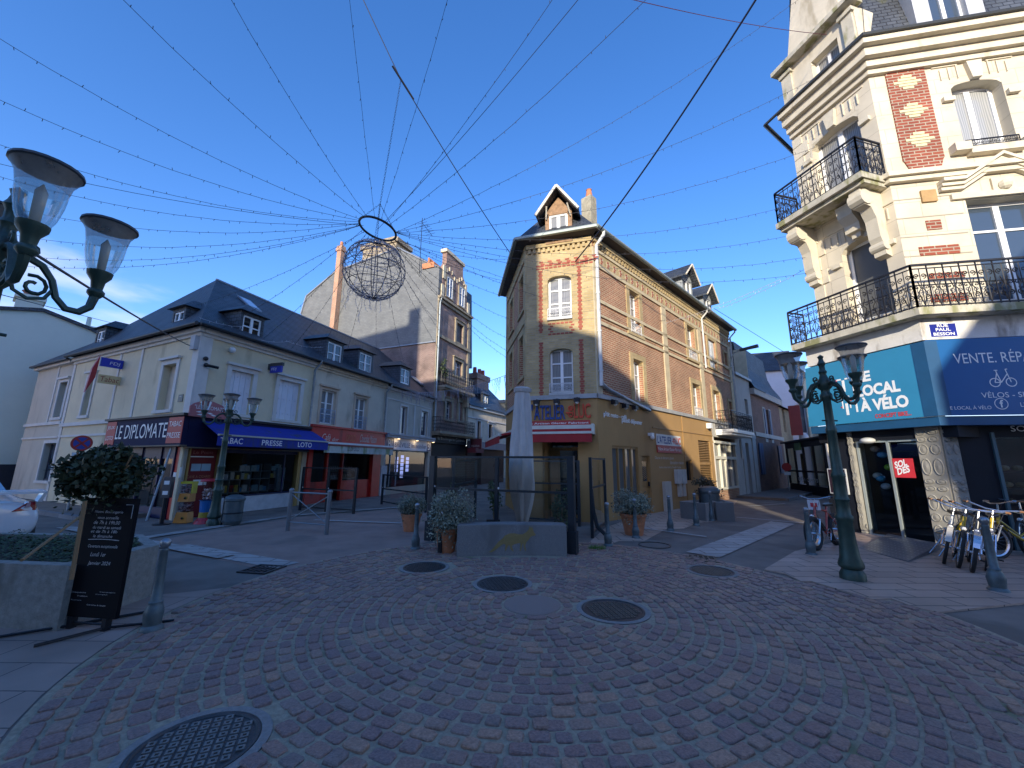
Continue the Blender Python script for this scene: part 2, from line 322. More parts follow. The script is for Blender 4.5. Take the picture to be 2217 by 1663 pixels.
# ---------------------------------------------------------------- window kit
def win(fa, h, root, frame, pane, rec=.16, fw_=.055, mull=1, trans=(), name='window', rail=None, railmat=None, arch=0, wallmat=None, sill=None, cur=None):
    a, b, c, d = h[:4]; o = -rec; m = MB()
    m.fbox(fa, a, a + fw_, c, d, o - .05, o); m.fbox(fa, b - fw_, b, c, d, o - .05, o); m.fbox(fa, a + fw_, b - fw_, c, c + fw_ * 1.3, o - .05, o); m.fbox(fa, a + fw_, b - fw_, d - fw_, d, o - .05, o)
    for k in range(mull):
        x = a + (b - a) * (k + 1) / (mull + 1); m.fbox(fa, x - fw_ * .8, x + fw_ * .8, c + fw_ * 1.3, d - fw_, o - .045, o + .008)
    for t in trans:
        z = c + (d - c) * t; x = [a + fw_] + [a + (b - a) * (k + 1) / (mull + 1) for k in range(mull)] + [b - fw_]
        for k in range(len(x) - 1): m.fbox(fa, x[k] + (fw_ * .8 if k else 0), x[k + 1] - (fw_ * .8 if k < len(x) - 2 else 0), z - fw_ * .35, z + fw_ * .35, o - .04, o - .003)
    f = m.build(name, frame, root)
    p = MB(); p.quad(fa.P(a, c, o - .03), fa.P(b, c, o - .03), fa.P(b, d, o - .03), fa.P(a, d, o - .03)); p.build('pane', pane, f)
    if arch and wallmat:
        q = MB(); n = 6
        for sg in (0, 1):
            pts = []
            for k in range(n + 1):
                t = k / n; x = a + (b - a) * .5 * t if sg == 0 else b - (b - a) * .5 * t; pts.append((x, d - arch + arch * math.sqrt(max(0, 1 - (1 - t) ** 2))))
            pts.append((a if sg == 0 else b, d)); pts = pts if sg else pts[::-1]
            q.fprism(fa, pts, -rec + .002, -.004)
        q.build('arch_fill', wallmat, f)
    if sill: s_ = MB(); s_.fbox(fa, a - .06, b + .06, c - .09, c, -rec, .05); s_.build('sill', sill, f)
    if rail:
        r_ = MB(); railing(r_, fa.at(a, .05), fa.at(b, .05), c + .02, c + rail, mod=.3, r=.007); r_.build('railing', railmat or frame, f)
    return f
def hole(fa, tl, br, o=0):
    a = fa.px(*tl, o); b = fa.px(*br, o); return (a[0], b[0], b[1], a[1])
def hole4(fa, tl, tr, bl, br, o=0):
    a, b, c, d = fa.px(*tl, o), fa.px(*tr, o), fa.px(*bl, o), fa.px(*br, o); return ((a[0] + c[0]) / 2, (b[0] + d[0]) / 2, (c[1] + d[1]) / 2, (a[1] + b[1]) / 2)
def surround(fa, h, mat, root, w_=.14, o=.03, head=.0, name='window_surround', low=True):
    a, b, c, d = h[:4]; m = MB(); m.fbox(fa, a - w_, a, c, d + w_, 0, o); m.fbox(fa, b, b + w_, c, d + w_, 0, o); m.fbox(fa, a, b, d, d + w_, 0, o)
    if low: m.fbox(fa, a - w_ - .02, b + w_ + .02, c - .1, c, 0, o + .03)
    if head: m.fbox(fa, a - w_ - .05, b + w_ + .05, d + w_ + .003, d + w_ + .08, 0, o + .08)
    return m.build(name, mat, root)
# ---------------------------------------------------------------- shared materials
white = M('white_paint', (.72, .73, .72), .45, var=.06); upvc = M('white_window_paint', (.8, .8, .78), .35, var=.03)
curt = MCURT('curtained_glass'); dkglass = M('dark_glass', (.015, .018, .022), .03, spec=.8, var=0); midglass = M('sky_glass', (.05, .07, .1), .03, spec=.9, var=0); clear = MGLASS('shop_glass'); iron = M('black_iron', (.018, .018, .022), .45, .3, var=.2)
slate = MBR('slate_roof', (.062, .070, .082), (.045, .052, .062), (.012, .013, .016), .24, .13, .012, .35, (.085, .088, .035), .55, mth=.57, bumpv=1.0)
slate_clean = MBR('slate_hanging', (.165, .17, .165), (.135, .14, .14), (.09, .095, .095), .28, .13, .006, .14, (.21, .21, .19), .7, bumpv=.3, mth=.62)
lead = M('lead_flashing', (.24, .26, .29), .5, .3); zinc = M('zinc', (.36, .40, .42), .4, .5, var=.2, vs=6)
terra = M('terracotta', (.50, .19, .085), .8, var=.2, vs=6)
redbrick = MBR('red_brick', (.39, .155, .085), (.30, .11, .06), (.48, .38, .24), .22, .075, .012, .2)
buff = MBR('buff_brick', (.50, .37, .18), (.40, .29, .13), (.40, .32, .20), .22, .075, .010, .2)
oldbrick = MBR('old_brick', (.34, .17, .12), (.26, .13, .1), (.33, .27, .22), .2, .07, .013, .35)
granite = M('granite', (.30, .30, .29), .8, var=.25, vs=90, bump=.2, bs=120)
dkgreen = M('green_cast_iron', (.035, .065, .05), .42, .25, var=.3, vs=8, bump=.1, dirt=(.05, .028, .02), ds=5, dth=.6)
steelgrey = M('grey_green_metal', (.11, .14, .145), .5, .4, var=.25, vs=9, bump=.1)
# ================================================================ GROUND
CC = G(1152, 1311); CR = 4.16
asph = M('asphalt', (.19, .157, .13), .85, var=.22, vs=1.3, bump=.35, bs=220, dirt=(.14, .115, .095), ds=1.1, dth=.5)
redasph = M('reddish_asphalt', (.285, .19, .15), .85, var=.2, vs=1.5, bump=.35, bs=220, dirt=(.21, .15, .12), ds=.9)
mb = MB(); mb.quad((-260, -60, 0), (260, -60, 0), (260, 460, 0), (-260, 460, 0)); tag(mb.build('ground', asph), 'dark asphalt ground of the crossing', kind='structure')
def sheet(name, pxs, z, mat, label=None, pts=None):
    P_ = [G(x, y, 0) for x, y in pxs] if pts is None else [Vector((a, b, 0)) for a, b in pts]
    mb = MB(); mb.quad(*[(p.x, p.y, z) for p in P_])
    if z > .02:
        for p, q in zip(P_, P_[1:] + P_[:1]): mb.quad((p.x, p.y, 0), (q.x, q.y, 0), (q.x, q.y, z), (p.x, p.y, z))
    o = mb.build(name, mat); 
    if o.data.polygons[0].normal.z < 0: o.data.flip_normals()
    return tag(o, label, kind='structure')
sheet('road', [(300, 1176), (640, 1120), (860, 1103), (925, 1096), (930, 1172), (900, 1182), (600, 1240), (360, 1190)], .004, redasph, 'reddish asphalt of the pedestrian street')
slabm = MBR('paving_slabs', (.43, .30, .23), (.35, .25, .19), (.09, .075, .065), .62, .31, .012, .16, rough=.6, bumpv=.2)
slabw = MBR('pale_paving_slabs', (.48, .355, .27), (.39, .29, .22), (.11, .09, .08), .5, .5, .012, .14, rough=.7, bumpv=.2)
PVP = [(1655, 1236), (1722, 1196), (1800, 1178), (1850, 1155), (1990, 1150), (2400, 1160), (2400, 1290), (2032, 1330), (1978, 1318), (1930, 1300), (1890, 1302), (1800, 1275), (1757, 1262), (1735, 1262), (1700, 1245)]
sheet('pavement', PVP, .026, slabm, 'pinkish stone slabs before the cycle shop')
PVG = [G(x, y) for x, y in PVP]
def in_pave(x, y):
    c = False; n = len(PVG)
    for i in range(n):
        a, b = PVG[i], PVG[(i + 1) % n]
        if (a.y > y) != (b.y > y) and x < (b.x - a.x) * (y - a.y) / (b.y - a.y) + a.x: c = not c
    return c
sheet('pavement', [(1296, 1206), (1312, 1183), (1340, 1172), (1395, 1172), (1440, 1147), (1480, 1145), (1510, 1133), (1560, 1128), (1596, 1085), (1420, 1105), (1312, 1142), (1240, 1206)], .005, slabw, 'pale beige slabs beside the ice cream shop')
p1 = [(CC.x + (CR + .02) * math.cos(R(a)), CC.y + (CR + .02) * math.sin(R(a))) for a in range(262, 170, -6)]
sheet('pavement', None, .005, MBR('old_pink_slabs', (.37, .26, .21), (.30, .22, .175), (.07, .058, .05), .9, .42, .006, .2, (.07, .08, .05), .7, bumpv=.2, mth=.66), 'worn pink slabs in the near left corner', pts=p1 + [(-4.35, 5.6), (-7, 4.9), (-9, 3), (-7, -2), (.2, -2)])
slabd = M('side_pavement', (.2, .155, .125), .85, var=.2, bump=.3, bs=200)
A_ = Fa(G(371, 1127), 18.4); B_ = Fa(G(371, 1127), 115.9); C_ = Fa(G(1302, 1132), 45); D_ = Fa(G(1302, 1132), 107)
T_ = Fa(A_.at(14.6), 23); TS = Fa(A_.at(14.6), 112.5)
K1 = G(2086, 1191); RC = Fa(K1, 165); RR = Fa(K1, 100.8)
# raised pavements with kerbs (streets running away left and right)
kerb = MBR('kerb_stone', (.20, .20, .205), (.16, .16, .165), (.05, .05, .05), 1.0, 3, .008, .2, rough=.8)
def pavement(name, fa, s0, s1, wd, h, label, mat=slabd):
    r = thing(name, label, None, (*fa.at(s0, .1), 0)); del r['label']; r['kind'] = 'structure'; r['label'] = label
    mb = MB(); mb.fbox(fa, s0, s1, -.05, h, .004, wd); mb.build('surface', mat, r)
    mb = MB(); mb.fbox(fa, s0, s1, -.05, h + .004, wd, wd + .13); mb.build('kerb', kerb, r)
pavement('pavement', B_, -16, -1.4, 1.15, .12, 'asphalt pavement with kerb along the side street')
pavement('pavement', C_, 12.6, 40, 2.1, .12, 'asphalt pavement with dark kerb down the right street')
gran = MBR('granite_strip', (.40, .36, .32), (.33, .30, .27), (.12, .11, .10), .75, .28, .012, .2, rough=.75)
def strip(pxa, wd, z=.008, label='pale granite drainage strip set in the asphalt', side=1, _c=[0]):
    _c[0] += 1; z += .004 * _c[0]
    a, b = G(*pxa[0]), G(*pxa[1]); d = (b - a); d.z = 0; d.normalize(); n = Vector((d.y, -d.x, 0)) * side
    mb = MB(); m = MB()
    for k in (0, 1):
        o = n * (wd / 2 - .004) * k; mb.quad(*[(q.x, q.y, z + .002 * k) for q in (a + o, b + o, b + o + n * wd / 2, a + o + n * wd / 2)])
    o = mb.build('drainage_strip', gran)
    for p in o.data.polygons:
        pass
    return tag(o, label, kind='structure')
strip([(355, 1188), (598, 1232)], .42, label='granite strip running to the left drain grate', side=-1)
strip([(1558, 1209), (1722, 1135)], .62, label='granite strip running to the right drain grate', side=-1)
strip([(300, 1170), (640, 1118)], .3, label='granite edging before the tobacconist', side=-1)
strip([(640, 1118), (868, 1100)], .3, label='granite edging before the red cafe', side=-1)
strip([(120, 1145), (470, 1212)], .3, label='granite edging behind the large planter', side=-1)
# line markings
pm = M('road_paint', (.42, .42, .40), .8, var=.25, vs=20)
def line(a, b, wd, label, z=.034):
    a, b = G(*a), G(*b); d = (b - a).normalized(); n = Vector((d.y, -d.x, 0)) * wd / 2; mb = MB(); mb.quad(a + n + Vector((0, 0, z)), b + n + Vector((0, 0, z)), b - n + Vector((0, 0, z)), a - n + Vector((0, 0, z))); tag(mb.build('road_marking', pm), label, kind='structure')
line((1595, 1122), (1755, 1136), .09, 'thin white line across the right street'); line((1388, 1145), (1530, 1165), .07, 'faint white line near the beige slabs')
line((680, 1128), (868, 1135), .1, 'pale joint line across the pedestrian street'); line((0, 1217), (98, 1194), .1, 'white parking line behind the car')
line((1620, 1098), (1700, 1092), .09, 'white line along the right street kerb')
# ---------------------------------------------------------------- cobbles: every sett is a stone of its own shape
rng = random.Random(5)
MH = [(G(423, 1622), .335, 1), (G(1327, 1323), .36, 1), (G(1088, 1266), .36, 0), (G(919, 1230), .34, 0), (G(1541, 1238), .33, 0)]
def blocked(x, y, m=0.0):
    for c, r, _ in MH:
        if math.hypot(x - c.x, y - c.y) < r + .09 + m: return True
    return False
PL = (G(986, 1207), G(1228, 1207))
gr_a, gr_b = G(565, 1236), G(1520, 1209)
def cobbles():
    mb = MB(); r = .37; row = 0
    while r < 7.3:
        wd = rng.uniform(.104, .134); rc = r + wd / 2; n = max(6, int(2 * math.pi * rc / (.148 + .0)))
        a = rng.uniform(0, 6.28); a_end = a + 2 * math.pi; 
        while a < a_end - .35 * .145 / rc:
            ln = rng.uniform(.11, .185); da = ln / rc; ac = a + da / 2; x = CC.x + rc * math.cos(ac); y = CC.y + rc * math.sin(ac); a += da + .014 / rc
            inside = rc < CR - .04 or (y > 5.5 and -2.2 < x < 2.2 and y < 8.6 and rc < 5) or (x > 2.6 and y < 6.2 and rc < 4.78)
            if not inside or blocked(x, y) or y < .8 or in_pave(x, y): continue
            if y > PL[0].y - .03 and x > -2.2 and not (x < -1.0 or x > 1.0 and rc < CR): continue
            h = rng.uniform(.013, .028); tx, ty = rng.uniform(-.05, .05), rng.uniform(-.05, .05); jr = wd / 2 * rng.uniform(.86, .96); jt = ln / 2 * rng.uniform(.9, 1.0); rot = ac + rng.uniform(-.07, .07)
            er = Vector((math.cos(rot), math.sin(rot), 0)); et = Vector((-er.y, er.x, 0)); c = Vector((x, y, 0)); i0 = len(mb.v); k = 8
            out = []
            for j in range(k):
                q = (j + .5) / k * 2 * math.pi; cx_, cy_ = math.cos(q), math.sin(q); e = .36
                u = math.copysign(abs(cx_) ** e, cx_) * jr * rng.uniform(.9, 1.06); v = math.copysign(abs(cy_) ** e, cy_) * jt * rng.uniform(.9, 1.06); out.append((u, v))
            for (u, v) in out: p = c + er * u + et * v; mb.v.append((p.x, p.y, -.004))
            for (u, v) in out: p = c + er * u * .97 + et * v * .97; mb.v.append((p.x, p.y, h * .72 + tx * u + ty * v))
            for (u, v) in out: p = c + er * u * .87 + et * v * .88; mb.v.append((p.x, p.y, h + tx * u + ty * v + rng.uniform(-.0025, .0025)))
            mb.v.append((c.x, c.y, h + rng.uniform(0, .004)))
            for l in (0, 1):
                for j in range(k):
                    p_, q_ = i0 + l * k + j, i0 + l * k + (j + 1) % k; mb.f.append((p_, q_, q_ + k, p_ + k))
            for j in range(k): mb.f.append((i0 + 2 * k + j, i0 + 2 * k + (j + 1) % k, i0 + 3 * k))
        r += wd + rng.uniform(.008, .014); row += 1
    return mb
cm = M('sett_stone', (.27, .18, .145), .5, var=.35, vs=22, bump=.5, bs=90)
nt = cm.node_tree; L = nt.links.new; bs_ = nt.nodes['Principled BSDF']; g_ = _n(nt, 'ShaderNodeNewGeometry'); rp = _n(nt, 'ShaderNodeValToRGB'); rp.color_ramp.interpolation = 'CONSTANT'
cols = [tuple(1.42 * k * w for k, w in zip(c, (1.22, 1.0, .78))) for c in [(.15, .105, .115), (.125, .10, .120), (.175, .125, .12), (.145, .108, .12), (.125, .11, .12), (.19, .145, .135), (.15, .115, .125), (.23, .165, .14), (.13, .095, .105), (.165, .135, .14)]]
rp.color_ramp.elements[0].color = (*cols[0], 1)
for i, c in enumerate(cols[1:]): e = rp.color_ramp.elements.new((i + 1) / 10); e.color = (*c, 1)
L(g_.outputs['Random Per Island'], rp.inputs[0])
src = [l.from_socket for l in nt.links if l.to_socket == bs_.inputs['Base Color']][0]
mx = _n(nt, 'ShaderNodeMix', data_type='RGBA', blend_type='MIX'); mx.inputs[0].default_value = .78; L(src, mx.inputs[6]); L(rp.outputs[0], mx.inputs[7])
no = _n(nt, 'ShaderNodeTexNoise'); no.inputs['Scale'].default_value = 55; no.inputs['Detail'].default_value = 6; tcx = _n(nt, 'ShaderNodeTexCoord'); L(tcx.outputs['Object'], no.inputs['Vector'])
mr = _n(nt, 'ShaderNodeMapRange'); mr.inputs[1].default_value = .3; mr.inputs[2].default_value = .7; mr.inputs[3].default_value = .72; mr.inputs[4].default_value = 1.3; L(no.outputs['Fac'], mr.inputs[0])
sx = _n(nt, 'ShaderNodeVectorMath', operation='SCALE'); L(mx.outputs[2], sx.inputs[0]); L(mr.outputs[0], sx.inputs['Scale']); L(sx.outputs[0], bs_.inputs['Base Color'])
cb = cobbles().build('cobblestone_paving', cm, uv=False); tag(cb, 'purple-grey cobblestone setts laid in rings', kind='structure')
grout = M('sett_joints', (.37, .31, .22), .95, var=.25, vs=30, bump=.6, bs=150, dirt=(.20, .20, .10), ds=1.6, dth=.58)
mb = MB(); ns = 96
pts = []
for k in range(ns):
    a = 2 * math.pi * k / ns; pts.append((CC.x + CR * math.cos(a), CC.y + CR * math.sin(a), .0065))
mb.quad(*pts); tag(mb.build('cobble_bed', grout), 'mortar and moss between the setts', kind='structure')
mb = MB(); mb.quad((CC.x + 2.5, CC.y - 2, .0075), *[(CC.x + 4.8 * math.cos(R(a)), CC.y + 4.8 * math.sin(R(a)), .0075) for a in range(-60, 14, 4)]); tag(mb.build('cobble_bed', grout), 'mortar bed of the setts on the right', kind='structure')
cast = M('cast_iron_cover', (.075, .072, .07), .5, .5, var=.3, vs=14, bump=.2); cring = M('concrete_ring', (.24, .22, .20), .85, var=.2, vs=30, bump=.3)
rustm = M('brownish_cover', (.14, .12, .095), .6, .3, var=.3, vs=20)
def manhole(c, r, big, label, mat, rot=.5):
    t = thing('manhole_cover', label, 'manhole cover', (c.x, c.y, .004), local=True, rz=rot)
    mb = MB(); mb.lathe([(r + .005, .0), (r + .065, .0), (r + .065, .012), (r + .005, .014)], 48, cap=False); mb.lathe([(r + .065, .0), (r + .065, .012), (r + .01, .013)], 48, cap=False); mb.build('concrete_collar', cring, t)
    mb = MB(); mb.lathe([(r, -.0), (r, .016), (r - .02, .018), (r - .03, .008)], 48, cap=False); mb.lathe([(.0005, .006), (r - .02, .006)], 48, cap=False); mb.build('frame', cast, t)
    mb = MB(); st = .062 if big else .05; n = int(r / st) + 1
    for i in range(-n, n + 1):
        for j in range(-n, n + 1):
            x, y = i * st, j * st
            if math.hypot(x, y) > r - .055: continue
            h = st * .36
            if big:
                for (a, b, c2, d) in ((-h, h, -h, -h * .45), (-h, h, h * .45, h), (-h, -h * .45, -h * .45, h * .45), (h * .45, h, -h * .45, h * .45)): mb.box(x + a, x + b, y + c2, y + d, .007, .0155)
            else: mb.box(x - h, x + h, y - h, y + h, .007, .014)
    mb.build('tread_pattern', mat, t); return t
for (c, r, b), lb, m_, ro in zip(MH, ('large square-patterned iron cover in the near left setts', 'iron cover with notched edge right of the sett circle centre', 'round iron cover just above the sett circle centre', 'round iron cover left of the fox wall', 'brownish round cover near the right drain grate'), (M('worn_tread', (.19, .18, .165), .55, .3, var=.3, vs=30), rustm, cast, cast, rustm), (.42, .2, .3, .9, .1)): manhole(c, r, b, lb, m_, ro)
mb = MB(); mb.lathe([(.0005, .02), (.33, .02), (.345, .012), (.345, -.002)], 40, (CC.x, CC.y, 0), cap=False); tag(mb.build('centre_slab', M('pink_granite_disc', (.26, .19, .16), .8, var=.12, vs=120, bump=.3, bs=200)), 'round pink granite slab at the centre of the setts', kind='structure')
mb = MB(); c = G(1417, 1181); mb.lathe([(.31, .004), (.31, .016), (.33, .016), (.33, .004)], 40, (c.x, c.y, 0), cap=False); tag(mb.build('access_ring', cast, base=(c.x, c.y, 0)), 'thin dark ring of an asphalt-filled cover beside the beige slabs', 'manhole cover')
def grate(a, b, label, mat, fa_az):
    a, b = G(*a), G(*b); t = thing('drain_grate', label, 'drain grate', ((a.x + b.x) / 2, (a.y + b.y) / 2, .004), local=True, rz=fa_az); L2 = (b - a).length / 2; W = .24
    mb = MB(); mb.box(-L2, L2, -W, W, 0, .004); mb.build('pit', M('pit_black', (.008, .008, .009), .9), t)
    mb = MB(); mb.box(-L2, L2, -W, -W + .04, .004, .02); mb.box(-L2, L2, W - .04, W, .004, .02); mb.box(-L2, -L2 + .04, -W + .04, W - .04, .004, .02); mb.box(L2 - .04, L2, -W + .04, W - .04, .004, .02)
    n = int(2 * L2 / .085)
    for k in range(1, n): x = -L2 + .04 + k * (2 * L2 - .08) / n; mb.box(x - .012, x + .012, -W + .04, W - .04, .006, .018)
    for y in (-.07, .07): mb.box(-L2 + .04, L2 - .04, y - .012, y + .012, .007, .019)
    mb.build('bars', mat, t)
grate((530, 1236), (605, 1232), 'dark iron drain grate at the end of the left granite strip', cast, R(-10)); grate((1487, 1209), (1552, 1213), 'yellowish drain grate at the end of the right granite strip', rustm, R(-18))
# ================================================================ LEFT BUILDINGS (cream terrace with shops)
creamA = M('cream_render', (.66, .56, .37), .8, var=.08, vs=1.2, bump=.1, dirt=(.47, .39, .25), ds=1.6, dth=.57)
creamB = M('pale_render', (.64, .55, .41), .8, var=.1, vs=1.2, bump=.1, dirt=(.44, .36, .26), ds=2, dth=.56)
greyC = M('grey_beige_render', (.52, .46, .36), .8, var=.08, vs=1.2, bump=.1, dirt=(.4, .35, .27), ds=1.6, dth=.57)
trim = M('pale_trim', (.62, .585, .53), .75, var=.08, vs=3, dirt=(.45, .44, .43), ds=2, dth=.66); beige = M('beige_render', (.55, .46, .34), .8, var=.08)
navy = M('navy_fascia', (.014, .016, .055), .65, var=.1, spec=.15); redp = M('red_shopfront', (.50, .018, .012), .4, var=.12, dirt=(.25, .012, .012), ds=2); darkred = M('dark_red_board', (.16, .008, .012), .45)
blueaw = M('blue_awning_cloth', (.012, .028, .28), .75, var=.12, vs=4, dirt=(.035, .05, .10), ds=2.5, dth=.55); gold = M('gold_strip', (.42, .27, .09), .45, .3)
blueiron = M('blue_iron', (.19, .32, .48), .5, var=.15); wht = M('white_letters', (.78, .78, .76), .5, var=.04); greystone = M('pale_stone_plinth', (.55, .54, .53), .8, var=.15, vs=4, dirt=(.40, .39, .38), ds=2)
A0p = (*A_.at(0), 0)
SA, SB, SC_ = A_.px(680, 800)[0], A_.px(835, 850)[0], 14.6
EZ = 5.86
bA = thing('tobacconist_building', 'cream corner house with slate roof above the blue-awninged tobacconist', 'building', A0p)
bB = thing('cafe_building', 'pale house with two blue balconettes over the red cafe front', 'building', (*A_.at(SA), 0))
bC = thing('estate_agency_building', 'narrow grey-beige house over the white estate agency sign', 'building', (*A_.at(SB), 0))
# --- windows
w1 = hole4(A_, (502, 799), (548, 812), (487, 893), (538, 899)); w2 = hole4(A_, (608, 822), (651, 831), (592, 906), (643, 912))
w3 = hole4(A_, (697, 842), (727, 849), (690, 915), (722, 921)); w4 = hole4(A_, (769, 859), (794, 865), (766, 928), (790, 932))
w5 = hole4(A_, (869, 879), (884, 882), (864, 939), (877, 942)); w6 = hole4(A_, (914, 889), (929, 893), (909, 943), (922, 946))
b1 = hole4(B_, (353, 792), (382, 787), (343, 890), (372, 885)); b2 = hole4(B_, (188, 818), (201, 815), (180, 900), (196, 899)); b3 = hole4(B_, (130, 829), (148, 826), (118, 905), (133, 903))
b4 = hole4(B_, (97, 960), (123, 959), (84, 1038), (109, 1044))
ZB = A_.px(410, 899)[1]; ZB = 3.12
SBL = B_.px(233, 922, .17)[0] - .05; LB = B_.px(163, 790)[0]; LB2 = B_.px(88, 790)[0]
mb = MB(); mb.wall(A_, 0, SA, 0, EZ, [w1, w2, (.15, SA - .12, 0, 2.95)], .22); mb.wall(B_, LB, 0, 0, EZ, [b1, b2, (SBL + .1, -.15, 0, 2.95)], .22); mb.build('wall', creamA, bA)
mb = MB(); mb.wall(A_, SA + .002, SB, 0, EZ, [w3, w4, (SA + .1, SB - .1, 0, 2.9)], .2); mb.build('wall', creamB, bB)
mb = MB(); mb.wall(A_, SB + .002, SC_, 0, EZ - .15, [w5, w6, (SB + .25, SC_ - .35, .35, 2.6)], .2); mb.build('wall', greyC, bC)
# far-left annexe on the side street
bD = thing('annexe_house', 'low beige annexe at the left end of the cream corner house', 'building', (*B_.at(LB2), 0))
mb = MB(); mb.wall(B_, LB2, LB - .002, 0, EZ - .22, [b3, (b4[0], b4[1], b4[2], b4[3])], .2); mb.fbox(B_, LB2, LB2 + .002, 0, EZ - .22, -6, 0); mb.build('wall', greyC, bD)
win(B_, b3, bD, upvc, midglass, mull=1); surround(B_, b3, trim, bD, .12, head=1); win(B_, b4, bD, M('dark_frame', (.05, .05, .06), .5), midglass, mull=1); surround(B_, b4, trim, bD, .12, .04)
mb = MB(); mb.fbox(B_, LB2 - .05, LB - .05, EZ - .22, EZ - .06, -.05, .16); mb.fbox(B_, LB2, LB - .01, 3.1, 3.22, 0, .07); mb.fbox(B_, LB2, LB - .01, 2.55, 2.62, 0, .05); mb.build('cornice', trim, bD)
mb = MB(); e = B_; mb.quad(e.P(LB2 - .1, EZ - .05, .28), e.P(LB, EZ - .05, .28), e.P(LB, EZ + 1.9, -1.9), e.P(LB2 - .1, EZ + 1.9, -1.9)); mb.quad(e.P(LB2 - .1, EZ + 1.9, -1.9), e.P(LB, EZ + 1.9, -1.9), e.P(LB, EZ - .1, -4.5), e.P(LB2 - .1, EZ - .1, -4.5)); mb.fbox(e, LB2 - .1, LB, EZ - .12, EZ - .045, .2, .3); mb.build('roof', slate, bD)
mb = MB()
for s_ in (b3[0] - .5,): mb.fbox(B_, s_ - .06, s_ + .06, 3.22, EZ - .2, 0, .03)
mb.build('pilaster', trim, bD)
# --- shutters in the two cream street windows
shut = M('white_shutters', (.68, .68, .71), .55, var=.05)
for h in (w1, w2):
    mb = MB(); n = 4; q = (h[1] - h[0]) / n
    for k in range(n): mb.fbox(A_, h[0] + k * q + .006, h[0] + (k + 1) * q - .006, h[2], h[3], -.13, -.09)
    for k in range(n):
        for z in (.13, .5, .85): mb.fbox(A_, h[0] + (k + .5) * q - .012, h[0] + (k + .5) * q + .012, h[2] + (h[3] - h[2]) * z, h[2] + (h[3] - h[2]) * z + .06, -.09, -.07)
    mb.build('shutter', shut, bA); surround(A_, h, trim, bA, .15, .04, head=1)
mb = MB(); mb.fbox(B_, b1[0], b1[1], b1[2], b1[3], -.3, -.18); mb.build('blind_window', beige, bA); surround(B_, b1, trim, bA, .15, .04, head=1)
win(B_, b2, bA, upvc, midglass); surround(B_, b2, trim, bA, .13, .04, head=1)
for h in (w3, w4): win(A_, h, bB, upvc, curt, mull=1, trans=(.3, .62), rail=.62, railmat=blueiron, rec=.12); surround(A_, h, M('peach_trim', (.55, .42, .30), .8, var=.08), bB, .12, .035, head=1, low=False)
for h in (w5, w6): win(A_, h, bC, upvc, midglass, mull=0, rec=.12); surround(A_, h, trim, bC, .1, .03)
# --- pilasters, bands, cornices
mb = MB(); mb.fbox(A_, 0, .34, ZB, EZ - .28, 0, .035); mb.fbox(B_, -.3, .035, ZB, EZ - .28, 0, .035)
for x in (304, 258): s_ = B_.px(x - 12, 860)[0]; mb.fbox(B_, s_ - .07, s_ + .07, ZB, EZ - .3, 0, .03)
mb.fbox(B_, LB, LB + .2, 0, EZ - .3, 0, .03); mb.build('pilaster', trim, bA)
mb = MB(); mb.fbox(A_, 0, SA, ZB - .14, ZB, 0, .07); mb.fbox(B_, LB, .07, ZB - .14, ZB, 0, .07); mb.fbox(B_, LB, SBL - .06, 2.56, 2.64, 0, .04)
mb.fbox(A_, 0, SA, EZ - .3, EZ - .2, 0, .06); mb.fbox(A_, 0, SA, EZ - .2, EZ - .04, 0, .14); mb.fbox(B_, LB, .06, EZ - .3, EZ - .2, 0, .06); mb.fbox(B_, LB, .14, EZ - .2, EZ - .04, 0, .14); mb.build('cornice', trim, bA)
mb = MB(); mb.fbox(A_, SA, SB, EZ - .3, EZ - .2, 0, .06); mb.fbox(A_, SA, SB, EZ - .2, EZ - .04, 0, .14); mb.build('cornice', creamB, bB)
mb = MB(); mb.fbox(A_, SB, SC_ - .1, EZ - .4, EZ - .34, 0, .04); mb.fbox(A_, SB, SC_ - .1, EZ - .3, EZ - .16, 0, .12); mb.fbox(A_, SB, SC_ - .1, w5[3] + .22, w5[3] + .28, 0, .03); mb.build('cornice', trim, bC)
mb = MB()
for s_ in (SB + .12, (w5[1] + w6[0]) / 2, SC_ - .3): mb.fbox(A_, s_ - .07, s_ + .07, 3.1, w5[3] + .2, 0, .025)
mb.build('pilaster', trim, bC)
# --- roofs
W_ = 4.55; RZ = 9.55; SR0 = 3.1
def roofquad(mb, *p): mb.quad(*p)
mb = MB(); OV = .3; ez = EZ
P = A_.P
cor = P(-OV * 1.05, ez, OV); apex = P(SR0, RZ, -W_)
farl = B_.P(LB, ez, OV)
mb.quad(cor, P(SA, ez, OV), P(SA, RZ, -W_), apex)
mb.quad(farl, cor, apex)
bk = P(SA, ez, -2 * W_ - .3); mb.quad(P(SA, RZ, -W_), bk, B_.P(LB, ez, -1.4), apex); mb.quad(B_.P(LB, ez, -1.4), farl, apex)
mb.build('roof', slate, bA)
mb = MB(); mb.quad(P(SA, ez, OV), P(SB, ez, OV), P(SB, RZ, -W_), P(SA, RZ, -W_)); mb.quad(P(SA, RZ, -W_), P(SB, RZ, -W_), P(SB, ez, -2 * W_), P(SA, ez, -2 * W_)); mb.build('roof', slate, bB)
mb = MB(); mb.quad(P(SB, ez, OV), P(SC_, ez - .12, OV), P(SC_, RZ, -W_), P(SB, RZ, -W_)); mb.quad(P(SB, RZ, -W_), P(SC_, RZ, -W_), P(SC_, ez, -2 * W_), P(SB, ez, -2 * W_)); mb.build('roof', slate, bC)
mb = MB(); mb.tube([apex, P(SA, RZ, -W_)], .07, 6); mb.build('ridge_cap', lead, bA); mb = MB(); mb.tube([P(SA, RZ + .0, -W_), P(SB, RZ, -W_)], .07, 6); mb.build('ridge_cap', lead, bB)
